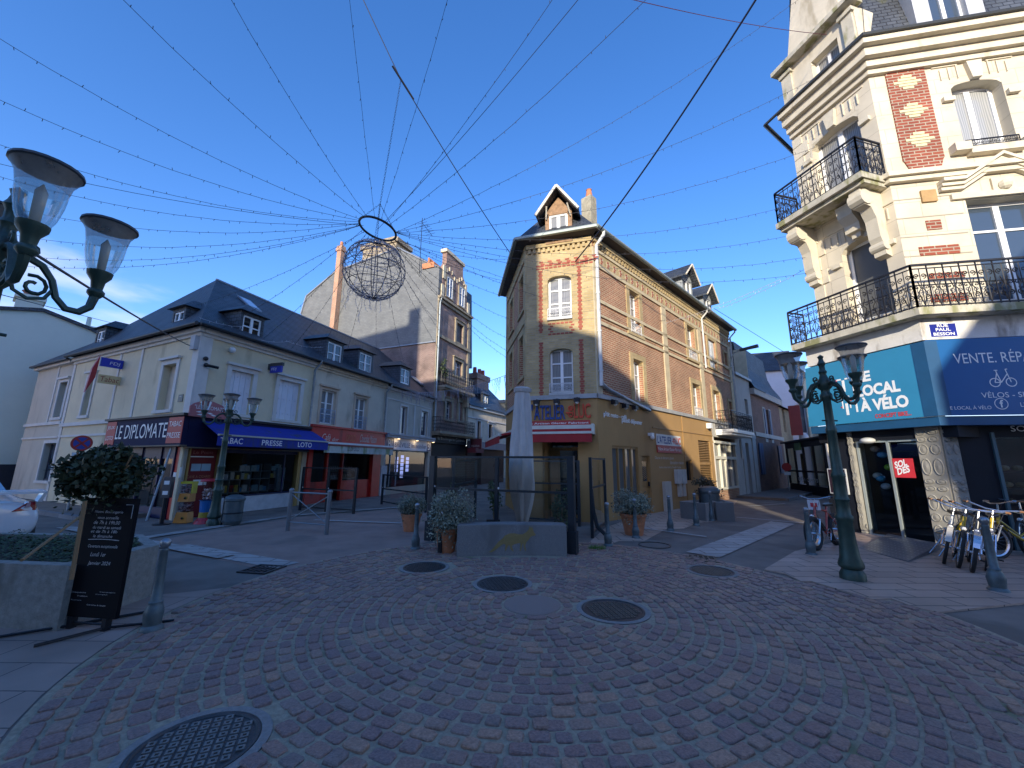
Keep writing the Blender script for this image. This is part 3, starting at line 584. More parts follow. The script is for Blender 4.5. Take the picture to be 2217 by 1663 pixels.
mb = MB(); mb.tube([P(SB, RZ, -W_), P(SC_, RZ, -W_)], .07, 6); mb.build('ridge_cap', lead, bC)
gut = M('dark_gutter', (.05, .055, .06), .5, .3)
def gutter(fa, s0, s1, z, o, parent, mat=gut, r=.06, name='gutter'):
    mb = MB(); mb.tube([fa.P(s0, z, o), fa.P(s1, z, o)], r, 8); return mb.build(name, mat, parent, smooth=True)
gutter(A_, -.3, SA, ez - .02, OV + .03, bA); gutter(B_, LB, .3, ez - .02, OV + .03, bA); gutter(A_, SA, SB, ez - .02, OV + .03, bB); gutter(A_, SB, SC_ - .1, ez - .1, OV + .03, bC)
def pipe(fa, s_, z0, z1, parent, mat=zinc, o=.07, r=.045, kick=.28, name='downpipe'):
    mb = MB(); mb.tube([fa.P(s_, z1, o + kick), fa.P(s_, z1 - .12, o + kick), fa.P(s_, z1 - .4, o), fa.P(s_, z0, o)], r, 8)
    z = z1 - .8
    while z > z0: mb.tube([fa.P(s_, z - .02, o), fa.P(s_, z + .02, o)], r * 1.3, 8); z -= 1.3
    return mb.build(name, mat, parent, smooth=True)
pipe(A_, SA, 3.1, ez, bB); pipe(A_, SB, 2.9, ez - .1, bC)
# --- dormers
def dormer(fa, h, parent, back=1.7, o=-.5, hip=True, wallm=slate, frame=upvc, pane=dkglass, trans=(.5,), head=.12, ov=.14, rise=.42):
    f2 = fa.off(o); a, b, c, d = h; m = MB(); jw = .1; m.wall(f2, a - jw, b + jw, c - .12, d + head, [h], .08)
    m.fbox(f2, a - jw - .004, a - jw, c - .12, d + head, -back, 0); m.fbox(f2, b + jw, b + jw + .004, c - .12, d + head, -back, 0)
    root = m.build('dormer', wallm, parent); z = d + head; m = MB(); q = f2.P
    A1, A2, A3, A4 = q(a - jw - ov, z, ov), q(b + jw + ov, z, ov), q(b + jw + ov, z + .02, -back), q(a - jw - ov, z + .02, -back); mid = (a + b) / 2
    if hip: r1, r2 = q(mid, z + rise, -.35), q(mid, z + rise, -back); m.quad(A1, A2, r1); m.quad(A2, A3, r2, r1); m.quad(A4, A1, r1, r2); m.quad(A1, A4, A3, A2)
    else: m.hull8([q(a - jw - ov, z, ov), q(b + jw + ov, z, ov), q(b + jw + ov, z, -back), q(a - jw - ov, z, -back), q(a - jw - ov, z + .07, ov), q(b + jw + ov, z + .07, ov), q(b + jw + ov, z + .3, -back), q(a - jw - ov, z + .3, -back)])
    m.build('dormer_roof', slate, root); win(f2, h, root, frame, pane, rec=.03, trans=trans, fw_=.06, name='dormer_window'); return root
dz = -.08
for tl, tr, bl, br, par, fa in [((527, 682), (569, 694), (523, 727), (560, 737), bA, A_), ((712, 740), (742, 749), (707, 784), (737, 792), bB, A_), ((780, 763), (807, 771), (777, 800), (802, 811), bB, A_), ((869, 797), (888, 803), (867, 829), (885, 834), bC, A_),
        ((378, 673), (399, 676), (372, 714), (392, 711), bA, B_), ((211, 716), (227, 717), (206, 752), (220, 749), bA, B_)]:
    h = hole4(fa, tl, tr, bl, br, dz); dormer(fa, h, par, o=dz, back=1.6, trans=(.5,))
# roof light on the street slope
def skylight(fa, pxs, parent, o):
    mb = MB(); u, v = fa.px(*pxs, o); sl = (RZ - ez) / (W_ + OV)
    pt = lambda a, b, k: fa.P(a, ez + (OV - b) * sl + k, b)
    mb.hull8([pt(u - .3, o + .4, .02), pt(u + .3, o + .4, .02), pt(u + .3, o - .4, .02), pt(u - .3, o - .4, .02), pt(u - .3, o + .4, .09), pt(u + .3, o + .4, .09), pt(u + .3, o - .4, .09), pt(u - .3, o - .4, .09)]); f = mb.build('skylight', lead, parent)
    mb = MB(); mb.quad(pt(u - .24, o + .33, .1), pt(u + .24, o + .33, .1), pt(u + .24, o - .33, .1), pt(u - .24, o - .33, .1)); mb.build('pane', M('skylight_pane', (.45, .52, .6), .1), f)
skylight(A_, (541, 655), bA, -3.0); skylight(A_, (905, 836), bC, -1.2)
# --- Tobacconist shopfront
zaw = 2.95
mb = MB(); mb.fbox(A_, -.05, SA + .0, 2.1, 3.0, .0, .16); mb.fbox(B_, SBL, .14, 2.15, 3.02, 0, .16); mb.build('fascia', navy, bA)
mb = MB(); mb.fbox(A_, -.1, SA, 3.0, 3.07, 0, .24); mb.fbox(B_, SBL - .05, .24, 3.02, 3.09, 0, .24); mb.build('fascia_hood', iron, bA)
mb = MB(); mb.fbox(A_, -.02, SA, 2.06, 2.1, .02, .2); mb.fbox(B_, SBL, .2, 2.11, 2.15, .02, .2); mb.build('fascia_trim', M('brownish_trim', (.16, .12, .08), .6), bA)
a = B_.px(253, 922, .17)[0]; b = B_.px(364, 917, .17)[0]; c = B_.px(397, 915, .17)[0]; a0 = B_.px(233, 922, .17)[0]
mb = MB(); mb.fbox(B_, a0, a - .02, 2.2, 2.98, .162, .175); mb.fbox(B_, b + .04, c, 2.2, 2.98, .162, .175); mb.build('red_panel', M('sign_red', (.42, .03, .03), .5), bA)
lettering(B_, 'LE DIPLOMATE', a + .04, b, 2.38, 2.84, wht, bA, o=.175, bold=.0); lettering(B_, 'TABAC', b + .1, c - .08, 2.7, 2.86, wht, bA, o=.18); lettering(B_, 'PRESSE', b + .07, c - .06, 2.36, 2.52, wht, bA, o=.18)
lettering(B_, 'JEUX', a0 + .07, a - .1, 2.7, 2.84, wht, bA, o=.18); lettering(B_, 'LOTO', a0 + .07, a - .1, 2.36, 2.5, wht, bA, o=.18); lettering(B_, '71', -.22, -.05, 2.24, 2.36, wht, bA, o=.166)
# awning
aw = thing('awning', 'blue shop awning lettered TABAC PRESSE LOTO', 'awning', (*A_.at(1), 2.4)) if False else bA
s0, s1 = .3, SA + .1
zt, zb, oo = 2.9, 2.48, .95
mb = MB(); mb.hull8([A_.P(s0, zt - .03, .17), A_.P(s1, zt - .03, .17), A_.P(s1 + .05, zb - .03, oo), A_.P(s0 - .02, zb - .03, oo), A_.P(s0, zt, .17), A_.P(s1, zt, .17), A_.P(s1 + .05, zb, oo), A_.P(s0 - .02, zb, oo)]); awo = mb.build('awning', blueaw, bA)
mb = MB(); mb.fbox(A_, s0 - .02, s1 + .05, zb - .04, zb + .01, oo, oo + .05); mb.build('front_bar', M('cream_bar', (.5, .48, .4), .5), awo)
mb = MB(); mb.fbox(A_, s0 - .02, s1 + .05, zb - .34, zb - .04, oo + .01, oo + .02); mb.build('valance', blueaw, awo)
va = A_
def awl(body, x0, x1, z0=.0, parent=awo, o=oo + .022):
    a, _ = A_.px(*x0, o); b, _ = A_.px(*x1, o); lettering(A_, body, a, b, zb - .27 + z0, zb - .09 + z0, wht, parent, o=o, bold=.01)
awl('TABAC', (477, 955), (526, 955)); awl('PRESSE', (567, 960), (611, 960)); awl('LOTO', (645, 965), (675, 965))
# roundel board above the awning corner
mb = MB(); a, b = A_.px(405, 905, .2)[0], A_.px(488, 905, .2)[0]; a = max(a, -.35)
pts = [(a, 3.0), (b, 3.0), (b, 3.22), (a + (b - a) * .85, 3.42), (a + (b - a) * .55, 3.52), (a + (b - a) * .35, 3.52), (a + (b - a) * .1, 3.4), (a, 3.3)]
mb.fprism(A_, pts, .22, .26); bo = mb.build('name_board', M('faded_red_board', (.42, .13, .13), .6, var=.1), bA); lettering(A_, '"LE DIPLOMATE"', a + .12, b - .08, 3.24, 3.36, wht, bo, o=.262)
mb = MB(); 
for k, (x, z, s_) in enumerate([(.15, 3.14, 1), (.18, 3.06, 1), (.62, 3.12, -1), (.72, 3.07, -1)]):
    u = a + (b - a) * x; mb.fprism(A_, [(u, z), (u + .1 * s_, z + .035), (u + .22 * s_, z + .03), (u + .12 * s_, z - .01)][::s_], .262, .266)
mb.build('painted_flourish', wht, bo)
# shop windows and interior
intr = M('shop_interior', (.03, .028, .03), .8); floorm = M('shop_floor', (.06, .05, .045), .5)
def room(fa, s0, s1, z0, z1, o0, o1, parent):
    mb = MB(); t = .04; mb.fbox(fa, s0 - t, s1 + t, z0 - t, z1 + t, o0 - t, o0); mb.fbox(fa, s0 - t, s0, z0 - t, z1 + t, o0, o1); mb.fbox(fa, s1, s1 + t, z0 - t, z1 + t, o0, o1); mb.fbox(fa, s0, s1, z1, z1 + t, o0, o1); mb.fbox(fa, s0, s1, z0 - t + .05, z0 + .05, o0, o1); mb.build('interior', intr, parent)
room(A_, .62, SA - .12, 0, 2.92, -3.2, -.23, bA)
sw0, sw1 = 1.3, SA - .35
mb = MB(); mb.fbox(A_, sw0, sw1, 0, .52, -.2, -.02); mb.build('stallriser', greystone, bA)
mb = MB(); mb.quad(A_.P(sw0, .55, -.08), A_.P(sw1, .55, -.08), A_.P(sw1, 2.1, -.08), A_.P(sw0, 2.1, -.08)); mb.build('shop_window', clear, bA)
mb = MB(); mb.fbox(A_, sw0 - .06, sw0, 0, 2.1, -.2, .0); mb.fbox(A_, sw0, sw1, .52, .56, -.15, 0); mb.fbox(A_, sw0, sw1, 1.95, 2.08, -.2, -.03); mb.fbox(A_, (sw0 + sw1) * .5 + .9, (sw0 + sw1) * .5 + .95, .56, 1.95, -.12, -.06); mb.build('shop_frame', M('dark_blue_frame', (.015, .02, .07), .4), bA)
mb = MB(); mb.fbox(A_, SA - .34, SA - .2, 0, 2.1, -.15, .04); mb.fbox(A_, 1.12, 1.16, 0, 2.06, -.15, .03); mb.fbox(A_, .18, .22, 0, 2.06, -.1, .03); mb.build('gold_post', gold, bA)
mb = MB(); mb.fbox(A_, .24, 1.1, 0, 2.06, -.2, -.12); rb = mb.build('door_panel', darkred, bA)
lettering(A_, 'Le Point', .38, .98, 1.9, 2.0, M('dull_red_letter', (.35, .12, .12), .6), bA, o=-.115); mb = MB(); mb.fbox(A_, .3, 1.0, 1.8, 1.83, -.12, -.1); mb.fbox(A_, .5, .9, .95, 1.12, -.12, -.11); mb.build('paper_notice', wht, bA)
lettering(A_, 'CAVE A CIGARES', .3, 1.0, 1.17, 1.25, M('dull_gold_letter', (.45, .2, .1), .6), bA, o=-.115)
mb = MB(); mb.fbox(A_, .38, .66, 1.38, 1.6, -.12, -.11); mb.fbox(A_, .68, .96, 1.38, 1.6, -.12, -.11); mb.build('notice_board', M('pale_blue_card', (.28, .42, .5), .6), bA)
mb = MB(); mb.fbox(A_, 1.18, sw0 - .07, 0, 2.06, -.2, -.1); mb.build('side_panel', M('royal_blue_panel', (.02, .05, .28), .4), bA)
# display shelves with boxes (interior of the window)
rg = random.Random(3); shelf = M('grey_shelf', (.16, .17, .17), .6)
mb = MB()
for z in (.62, 1.05, 1.32): mb.fbox(A_, sw0 + .1, sw1 - .9, z, z + .025, -.65, -.3)
for k in range(6): u = sw0 + .1 + k * (sw1 - sw0 - 1.0) / 5; mb.fbox(A_, u, u + .02, .58, 1.34 if k < 4 else 1.6, -.65, -.3)
mb.build('display_shelf', shelf, bA)
cols = [(.35, .02, .02), (.08, .22, .38), (.42, .4, .36), (.1, .1, .12), (.45, .32, .05), (.2, .3, .33), (.4, .42, .42)]
for ci, cc in enumerate(cols):
    mb = MB()
    for k in range(5):
        u = rg.uniform(sw0 + .1, sw1 - .5); z = rg.choice((.645, .645, 1.075, 1.345)); hh = rg.uniform(.12, .24); mb.fbox(A_, u, u + rg.uniform(.1, .24), z, z + hh, -.5 + ci * .02, -.42 + ci * .015)
    mb.build('boxed_goods', M('goods_%d' % ci, cc, .5, var=.3, vs=12), bA)
mb = MB(); mb.fbox(A_, sw1 - .6, sw1 - .28, .6, 1.45, -.35, -.25); mb.build('display_cabinet', M('pale_cabinet', (.3, .35, .38), .4, var=.3, vs=14), bA)
SL0 = SBL + .1; room(B_, SL0, -.6, 0, 2.92, -1.0, -.23, bA)
mb = MB(); mb.quad(B_.P(SL0, .3, -.12), B_.P(-.5, .3, -.12), B_.P(-.5, 2.1, -.12), B_.P(SL0, 2.1, -.12)); mb.build('shop_window', clear, bA)
mb = MB(); mb.fbox(B_, SL0, -.5, 0, .3, -.2, -.05); mb.fbox(B_, -1.4, -1.35, .3, 2.1, -.16, -.06); mb.fbox(B_, -2.6, -2.55, .3, 2.1, -.16, -.06); mb.fbox(B_, -.5, -.42, 0, 2.1, -.2, 0); mb.fbox(B_, SL0, -.5, 1.75, 2.12, -.2, -.1); mb.build('shop_frame', M('dark_blue_frame', (.015, .02, .07), .4), bA)
mb = MB(); mb.fbox(B_, SL0 + .1, -.7, .6, .63, -.9, -.5); mb.fbox(B_, SL0 + .1, -.7, 1.1, 1.13, -.9, -.5); mb.build('inner_shelf', shelf, bA)
mb = MB(); mb.fbox(B_, -.4, -.16, 0, 2.1, -.12, -.04); mb.build('corner_post', redp, bA)
mb = MB(); mb.fbox(A_, .05, .14, 0, 2.1, -.1, .0); mb.fbox(A_, 0, .06, 1.2, 1.5, 0, .012); mb.fbox(B_, -.36, -.2, 1.15, 1.35, -.03, -.02); mb.build('paper_notice', wht, bA)
# annexe-side projecting signs
sg = thing('projecting_sign', 'projecting red lozenge with FDJ and Tabac panels on the side wall', 'sign', B_.P(-4.05, 4.0, .1)); X = Fa(B_.at(-4.1, .85), B_.az - 90)
X = Fa(B_.at(B_.px(258, 850)[0], 0), B_.az + 90)   # plane perpendicular to the wall, s growing towards the wall -> viewer
def perp(fa, s_): return Fa(fa.at(s_), fa.az + 90)
ps = B_.px(257, 840)[0]; X = perp(B_, ps)
# along X, s>0 goes out of the wall
mb = MB(); za = B_.px(228, 820)[1]
mb.hull8([X.P(.62, za + .62, .045), X.P(.62, za + .62, -.045), X.P(.62, za + .5, -.045), X.P(.62, za + .5, .045)] * 2) if False else None
mb.prism([X.P(.66, za + .6, .05), X.P(.80, za + .1, .05), X.P(.86, za - .75, .05), X.P(.68, za - .2, .05)], [X.P(.66, za + .6, -.05), X.P(.80, za + .1, -.05), X.P(.86, za - .75, -.05), X.P(.68, za - .2, -.05)]); mb.build('red_lozenge', M('tabac_red', (.38, .02, .03), .4), sg)
mb = MB(); mb.fbox(X, .02, .62, za + .24, za + .55, -.04, .04); mb.build('blue_panel', M('fdj_blue', (.02, .04, .42), .4), sg); mb = MB(); mb.fbox(X, .0, .6, za - .36, za - .06, -.05, .05); mb.build('cream_panel', M('cream_panel', (.62, .48, .25), .5), sg)
XR = Fa(X.at(0, 0), X.az)
def both(body, s0, s1, z0, z1, mat, par, X=X, o=.042):
    lettering(X, body, s0, s1, z0, z1, mat, par, o=o, shear=.1)
    Y = Fa(X.at(0), X.az + 180); lettering(Y, body, -s1, -s0, z0, z1, mat, par, o=o, shear=.1)
both('FDJ', .1, .38, za + .3, za + .44, wht, sg); both('Tabac', .05, .55, za - .3, za - .12, M('dark_red_letter', (.30, .04, .02), .5), sg, o=.052)
sg2 = thing('projecting_sign', 'small blue FDJ sign between the two shuttered windows', 'sign', A_.P(2.6, 4.5, .1)); ps2 = A_.px(583, 797)[0]; X2 = perp(A_, ps2); zf = A_.px(600, 800)[1]
mb = MB(); mb.fbox(X2, .1, .62, zf - .22, zf + .02, -.04, .04); mb.build('blue_panel', M('fdj_blue', (.02, .04, .42), .4), sg2); mb = MB(); mb.fbox(X2, .08, .66, zf + .02, zf + .14, -.045, .045); mb.fbox(X2, 0, .08, zf - .1, zf + .12, -.06, .06); mb.build('hood', M('dark_bracket', (.05, .05, .055), .5), sg2); both('FDJ', .16, .4, zf - .16, zf - .04, wht, sg2, X2)
# cctv, globe lamp, plaque, junction box, wall clutter
mb = MB(); p = A_.px(446, 790, .12); mb.ball(A_.P(p[0] + .02, p[1], .1), .07); mb.ball(A_.P(p[0] - .02, p[1] + .2, .1), .07); mb.tube([A_.P(p[0], p[1], .1), A_.P(p[0] + .28, p[1] - .05, .3)], .045, 8); tag(mb.build('security_camera', M('black_plastic', (.012, .012, .014), .35), base=A_.P(p[0], p[1], 0), smooth=True), 'pair of black security cameras near the cream corner pilaster', 'camera')
mb = MB(); p = A_.px(503, 758, .1); mb.ball(A_.P(p[0], p[1], .1), .1, 14, 10); tag(mb.build('globe_lamp', white, base=A_.P(p[0], p[1], 0), smooth=True), 'white globe lamp under the cornice above the first shutter', 'lamp')
mb = MB(); p = B_.px(390, 861, .02); mb.fbox(B_, p[0] - .12, p[0] + .14, p[1] - .13, p[1] + .1, 0, .02); pq = mb.build('street_plaque', M('dark_plaque', (.03, .045, .05), .4), base=B_.P(p[0], p[1], 0)); tag(pq, 'small dark street plaque beside the blind window', 'sign'); lettering(B_, 'RUE', p[0] - .04, p[0] + .06, p[1] + .02, p[1] + .06, wht, pq, o=.022); lettering(B_, 'des Bains', p[0] - .09, p[0] + .11, p[1] - .08, p[1] - .02, wht, pq, o=.022) if False else None
mb = MB(); p = B_.px(421, 742, .1); mb.fbox(B_, p[0] - .12, p[0] + .12, p[1] - .22, p[1] + .22, 0, .16); tag(mb.build('junction_box', M('grey_box', (.42, .42, .42), .6), base=B_.P(p[0], p[1], 0)), 'grey junction box high on the cream corner', 'box')
# --- red cafe front
cs0, cs1 = SA + .1, SB - .1
mb = MB(); mb.fbox(A_, SA + .03, SB - .02, 2.5, 3.12, 0, .18); mb.fbox(A_, SA + .0, SB + .02, 3.12, 3.2, 0, .26); mb.fbox(A_, SA + .1, SA + .32, 0, 2.5, -.15, .1); mb.fbox(A_, SB - .75, SB - .12, 0, 2.5, -.15, .08); mb.fbox(A_, cs0 + .3, SB - .75, 2.2, 2.5, -.2, .05)
mb.fbox(A_, SA + .32, SA + 1.25, 0, .85, -.2, -.02); mb.fbox(A_, SA + 2.25, SB - .75, 0, .85, -.2, -.02); mb.fbox(A_, SA + 1.25, SA + 1.33, 0, 2.2, -.2, -.02); mb.fbox(A_, SA + 2.2, SA + 2.26, 0, 2.2, -.2, -.02); mb.build('red_shopfront', redp, bB)
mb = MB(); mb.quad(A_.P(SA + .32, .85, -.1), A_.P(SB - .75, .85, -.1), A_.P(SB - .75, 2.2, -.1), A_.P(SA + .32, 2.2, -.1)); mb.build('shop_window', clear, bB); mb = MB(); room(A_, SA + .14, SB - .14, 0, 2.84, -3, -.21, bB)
mb = MB(); rg = random.Random(8)
for k in range(26): u = SA + 2.3 + (k % 13) * .12; z = 1.3 if k < 13 else .95; mb.lathe([(.03, z), (.03, z + .12), (.012, z + .16), (.012, z + .2)], 6, (*A_.at(u, -.8), 0))
mb.fbox(A_, SA + 2.3, SA + 4.0, .88, .94, -1.0, -.6); mb.fbox(A_, SA + 2.3, SA + 4.0, 1.24, 1.29, -1.0, -.6); mb.build('bottle_display', M('pale_bottles', (.35, .35, .33), .3, var=.3, vs=8), bB)
lc = M('gold_cream_letter', (.62, .5, .42), .6)
ltp(A_, 'Café', (697, 953), (717, 940), lc, bB, .19, shear=.35); ltp(A_, 'dor', (719, 955), (734, 948), lc, bB, .19, shear=.3); ltp(A_, 'OPOLD', (749, 955), (770, 943), M('orange_letter', (.5, .15, .05), .6), bB, .19); ltp(A_, 'Chocolat Maison', (779, 957), (816, 944), lc, bB, .19, shear=.3)
mb = MB(); mb.fbox(A_, SA + .35, SB + .1, 2.42, 2.5, .2, .62); mb.build('awning_cassette', white, bB); mb = MB(); mb.fbox(A_, SA + .35, SB + .1, 2.34, 2.42, .25, .64); mb.build('awning_stripe', darkred, bB)
mb = MB(); mb.fbox(A_, SA + .35, SB + .1, 2.05, 2.34, .6, .62); va = mb.build('awning_valance', M('stained_canvas', (.55, .55, .48), .8, var=.15, vs=5, dirt=(.25, .3, .14), ds=3, dth=.5), bB); ltp(A_, 'LEOPOLD', (752, 976), (778, 969), M('dark_letter', (.05, .06, .08), .6), va, .625)
# --- estate agency
mb = MB(); mb.fbox(A_, SB + .05, SC_ - .05, 2.98, 3.12, 0, .3); mb.fbox(A_, SB + .1, SC_ - .1, 3.12, 3.2, 0, .36); mb.build('fascia_hood', M('slate_grey_paint', (.28, .31, .36), .5), bC)
mb = MB(); mb.fbox(A_, SB + .2, SC_ - .25, 2.35, 2.98, .0, .12); sgn = mb.build('sign_board', M('lit_white_board', (.72, .72, .74), .5), bC)
mb = MB(); mb.fbox(A_, SB + .2, SB + .85, 2.36, 2.97, .12, .13); mb.fbox(A_, SC_ - .75, SC_ - .26, 2.36, 2.97, .12, .13); mb.build('navy_square', M('navy_square', (.01, .012, .08), .4), sgn)
lettering(A_, 'BI', SB + .35, SB + .7, 2.44, 2.9, wht, sgn, o=.135); lettering(A_, 'BI', SC_ - .66, SC_ - .36, 2.44, 2.9, wht, sgn, o=.135); lettering(A_, 'BRÉVILLE Immobilier', SB + .95, SC_ - .82, 2.5, 2.82, M('navy_letter', (.01, .012, .07), .5), sgn, o=.125, bold=.004)
lamp_em = M('warm_lamp', (1, .72, .38), .5, emis=3, var=0)
for px_ in ((863, 952), (903, 955), (938, 958)):
    u = A_.px(*px_, .3)[0]; mb = MB(); mb.lathe([(.1, 2.93), (.1, 2.96), (.04, 2.99)], 10, (*A_.at(u, .3), 0)); sp = mb.build('spotlight', white, bC); mb = MB(); mb.lathe([(.0005, 2.925), (.085, 2.925)], 10, (*A_.at(u, .3), 0), cap=False); mb.build('bulb', lamp_em, sp)
    ld = bpy.data.lights.new('shop_lamp', 'POINT'); ld.energy = .7; ld.color = (1, .75, .45); ld.shadow_soft_size = .05; lo = bpy.data.objects.new('lamp_glow', ld); COL.objects.link(lo); lo.parent = sp; lo.location = A_.P(u, 2.88, .32) - OFF[sp]
mb = MB(); mb.quad(A_.P(SB + .5, .45, -.12), A_.P(SC_ - .6, .45, -.12), A_.P(SC_ - .6, 2.3, -.12), A_.P(SB + .5, 2.3, -.12)); mb.build('shop_window', clear, bC)
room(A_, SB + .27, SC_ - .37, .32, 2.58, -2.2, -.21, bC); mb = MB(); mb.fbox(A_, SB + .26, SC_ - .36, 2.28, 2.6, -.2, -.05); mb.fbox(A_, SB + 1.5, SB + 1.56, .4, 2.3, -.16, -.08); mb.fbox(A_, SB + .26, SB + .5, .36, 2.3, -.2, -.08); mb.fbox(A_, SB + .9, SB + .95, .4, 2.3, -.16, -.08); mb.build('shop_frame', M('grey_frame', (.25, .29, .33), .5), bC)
lit = M('lit_property_card', (.35, .42, .9), .5, emis=.5, var=.35, vs=18)
for k, (u, n, z) in enumerate(((SB + 1.9, 4, 2.0), (SB + 2.45, 6, 2.1), (SB + 3.0, 4, 2.0))):
    for i in range(n): mb = MB(); mb.fbox(A_, u, u + .3, z - i * .22 - .2, z - i * .22 - .02, -.45, -.44); mb.build('property_card', lit, bC)
mb = MB(); mb.fbox(A_, SB + .02, SB + .5, 0, 1.5, 0, .05); mb.build('stone_pier', greystone, bC)
# --- far-left pale gable house beyond the side street
pg = M('pale_green_render', (.68, .70, .58), .85, var=.05, vs=.8, dirt=(.45, .5, .42), ds=.5, dth=.66)
Q_ = Fa(B_.at(-14.6, -.3), 36); bG = thing('gable_house', 'tall pale green house with a blank gable at the far left', 'building', (*Q_.at(0), 0))
tlp = [Q_.px(-150, 671), Q_.px(0, 671), Q_.px(93, 675), Q_.px(197, 716), Q_.px(230, 735)]
mb = MB(); mb.fprism(Q_, [(tlp[0][0], 0), (tlp[4][0] + 1.5, 0), (tlp[4][0] + 1.5, tlp[4][1] - .5), (tlp[3][0], tlp[3][1]), (tlp[2][0], tlp[2][1]), (tlp[1][0], tlp[1][1]), (tlp[0][0], tlp[0][1])], -7, 0); mb.build('wall', pg, bG)
mb = MB()
for k in range(4):
    a, b = tlp[k], tlp[k + 1]; mb.hull8([Q_.P(a[0], a[1], .12), Q_.P(b[0], b[1], .12), Q_.P(b[0], b[1], -7), Q_.P(a[0], a[1], -7), Q_.P(a[0], a[1] + .16, .12), Q_.P(b[0], b[1] + .16, .12), Q_.P(b[0], b[1] + .16, -7), Q_.P(a[0], a[1] + .16, -7)])
mb.build('roof', slate, bG)
a, b = Q_.px(30, 668), Q_.px(92, 668); t1 = Q_.px(60, 641)
mb = MB(); mb.fbox(Q_, a[0], b[0], a[1] - 1, t1[1] - .1, -1.2, -.15); mb.fbox(Q_, a[0] - .08, b[0] + .08, t1[1] - .1, t1[1] + .12, -1.28, -.07); ch = mb.build('chimney', pg, bG)
for k in range(3): mb = MB(); u = a[0] + .3 + k * (b[0] - a[0] - .6) / 2; mb.lathe([(.14, t1[1] + .12), (.12, t1[1] + .3), (.2, t1[1] + .38), (.2, t1[1] + .42)], 8, (*Q_.at(u, -.65), 0)); mb.build('chimney_pot', M('brown_pot', (.2, .1, .08), .8), ch)
q = Q_.px(193, 716); mb = MB(); mb.fbox(Q_, q[0] - .35, q[0] + .25, q[1] - .8, q[1] + .35, -1.2, -.4); mb.lathe([(.1, q[1] + .35), (.09, q[1] + .9)], 8, (*Q_.at(q[0], -.8), 0)); mb.build('small_chimney', pg, bG)
mb = MB(); a = Q_.px(5, 1010); b = Q_.px(52, 1060); mb.fbox(Q_, tlp[0][0], b[0] + .5, 0, a[1] + .1, .8, .9); fo = mb.build('garden_fence', M('dark_fence', (.02, .02, .028), .8), base=Q_.P(b[0], 0, .9)); tag(fo, 'dark fence at the foot of the pale green gable', 'fence')
# ================================================================ TALL BRICK HOUSE AND THE LANE BEHIND IT
dkbuff = M('weathered_stone', (.33, .27, .18), .85, var=.2, vs=3, bump=.2, dirt=(.2, .17, .12), ds=2, dth=.55)
bT = thing('tall_brick_house', 'tall brick and stone house with slate-hung side wall and scrolled gable', 'building', (*T_.at(0), 0))
TW = 4.55; TH = 12.9
tw = [hole4(T_, (978, 622), (989, 627), (977, 652), (988, 657)), hole4(T_, (1001, 636), (1012, 641), (1000, 664), (1011, 669)), hole4(T_, (988, 700), (1002, 705), (986, 741), (1000, 745)), hole4(T_, (984, 780), (1000, 786), (982, 812), (998, 817)),
      hole4(T_, (966, 868), (977, 871), (963, 908), (976, 910)), hole4(T_, (993, 870), (1001, 873), (991, 911), (999, 913))]
tw = [(a, max(b, a + .5), c, d) for a, b, c, d in tw]
lowh = [h for h in tw if h[3] < TH - .1]; hih = [h for h in tw if h[3] >= TH - .1]
print('T windows', [[round(v, 2) for v in h] for h in tw])
mb = MB(); mb.wall(T_, 0, TW, 3.6, TH, lowh, .22); mb.build('wall', oldbrick, bT)
mb = MB(); mb.fbox(T_, .0, TW, 0, 3.0, -.2, -.02); mb.build('shop_base', M('black_shopfront', (.014, .015, .017), .6, spec=.2), bT)
mb = MB(); mb.fbox(T_, .05, TW - .2, 2.95, 3.6, -.05, .14); sgn = mb.build('shop_fascia', M('charcoal_fascia', (.018, .022, .026), .6, spec=.2), bT)
a = T_.px(975, 978, .15)[0]; b = T_.px(1021, 978, .15)[0]; lettering(T_, 'la Boulangerie Centrale', .5, TW - .5, 3.1, 3.35, M('pale_letter', (.55, .55, .52), .6), sgn, o=.15)
SD = 13.2   # depth of the side wall
prof = [TS.px(946, 578), TS.px(862, 537), TS.px(727, 588), TS.px(664, 641), TS.px(652, 680)]
zt = [p[1] for p in prof]; us = [p[0] for p in prof]
mb = MB(); mb.fprism(TS, [(us[4], 9.7), (0, 9.75), (0, prof[0][1]), (us[1], zt[1]), (us[2], zt[2]), (us[3], zt[3]), (us[4], zt[4])], -1.2, 0); mb.build('slate_hung_gable', slate_clean, bT)
mb = MB(); mb.fprism(TS, [(us[4] + .2, 4), (-.02, 4), (-.02, 9.7), (us[4] + .2, 9.68)], -1.1, -.03); mb.build('lower_side_wall', MBR('pink_brick', (.24, .15, .12), (.18, .10, .08), (.25, .2, .17), .2, .07, .014, .3), bT)
mb = MB()
for k in (0, 1, 2, 3): a, b = prof[k], prof[k + 1]; mb.tube([TS.P(a[0], a[1], .03), TS.P(b[0], b[1], .03)], .07, 6)
mb.tube([TS.P(0, 9.72, .03), TS.P(us[4], 9.68, .03)], .05, 4); mb.build('roof_flashing', lead, bT)
mb = MB(); mb.prism([TS.P(prof[0][0], prof[0][1], -1.2), TS.P(us[1], zt[1], -1.2), TS.P(us[2], zt[2], -1.2), TS.P(us[3], zt[3], -1.2), TS.P(us[3], 9, -1.2), TS.P(0, 9, -1.2)], [q + Vector((TS.n.x, TS.n.y, 0)) * -4 for q in (TS.P(prof[0][0], prof[0][1], -1.2), TS.P(us[1], zt[1], -1.2), TS.P(us[2], zt[2], -1.2), TS.P(us[3], zt[3], -1.2), TS.P(us[3], 9, -1.2), TS.P(0, 9, -1.2))]); mb.build('roof', slate, bT)
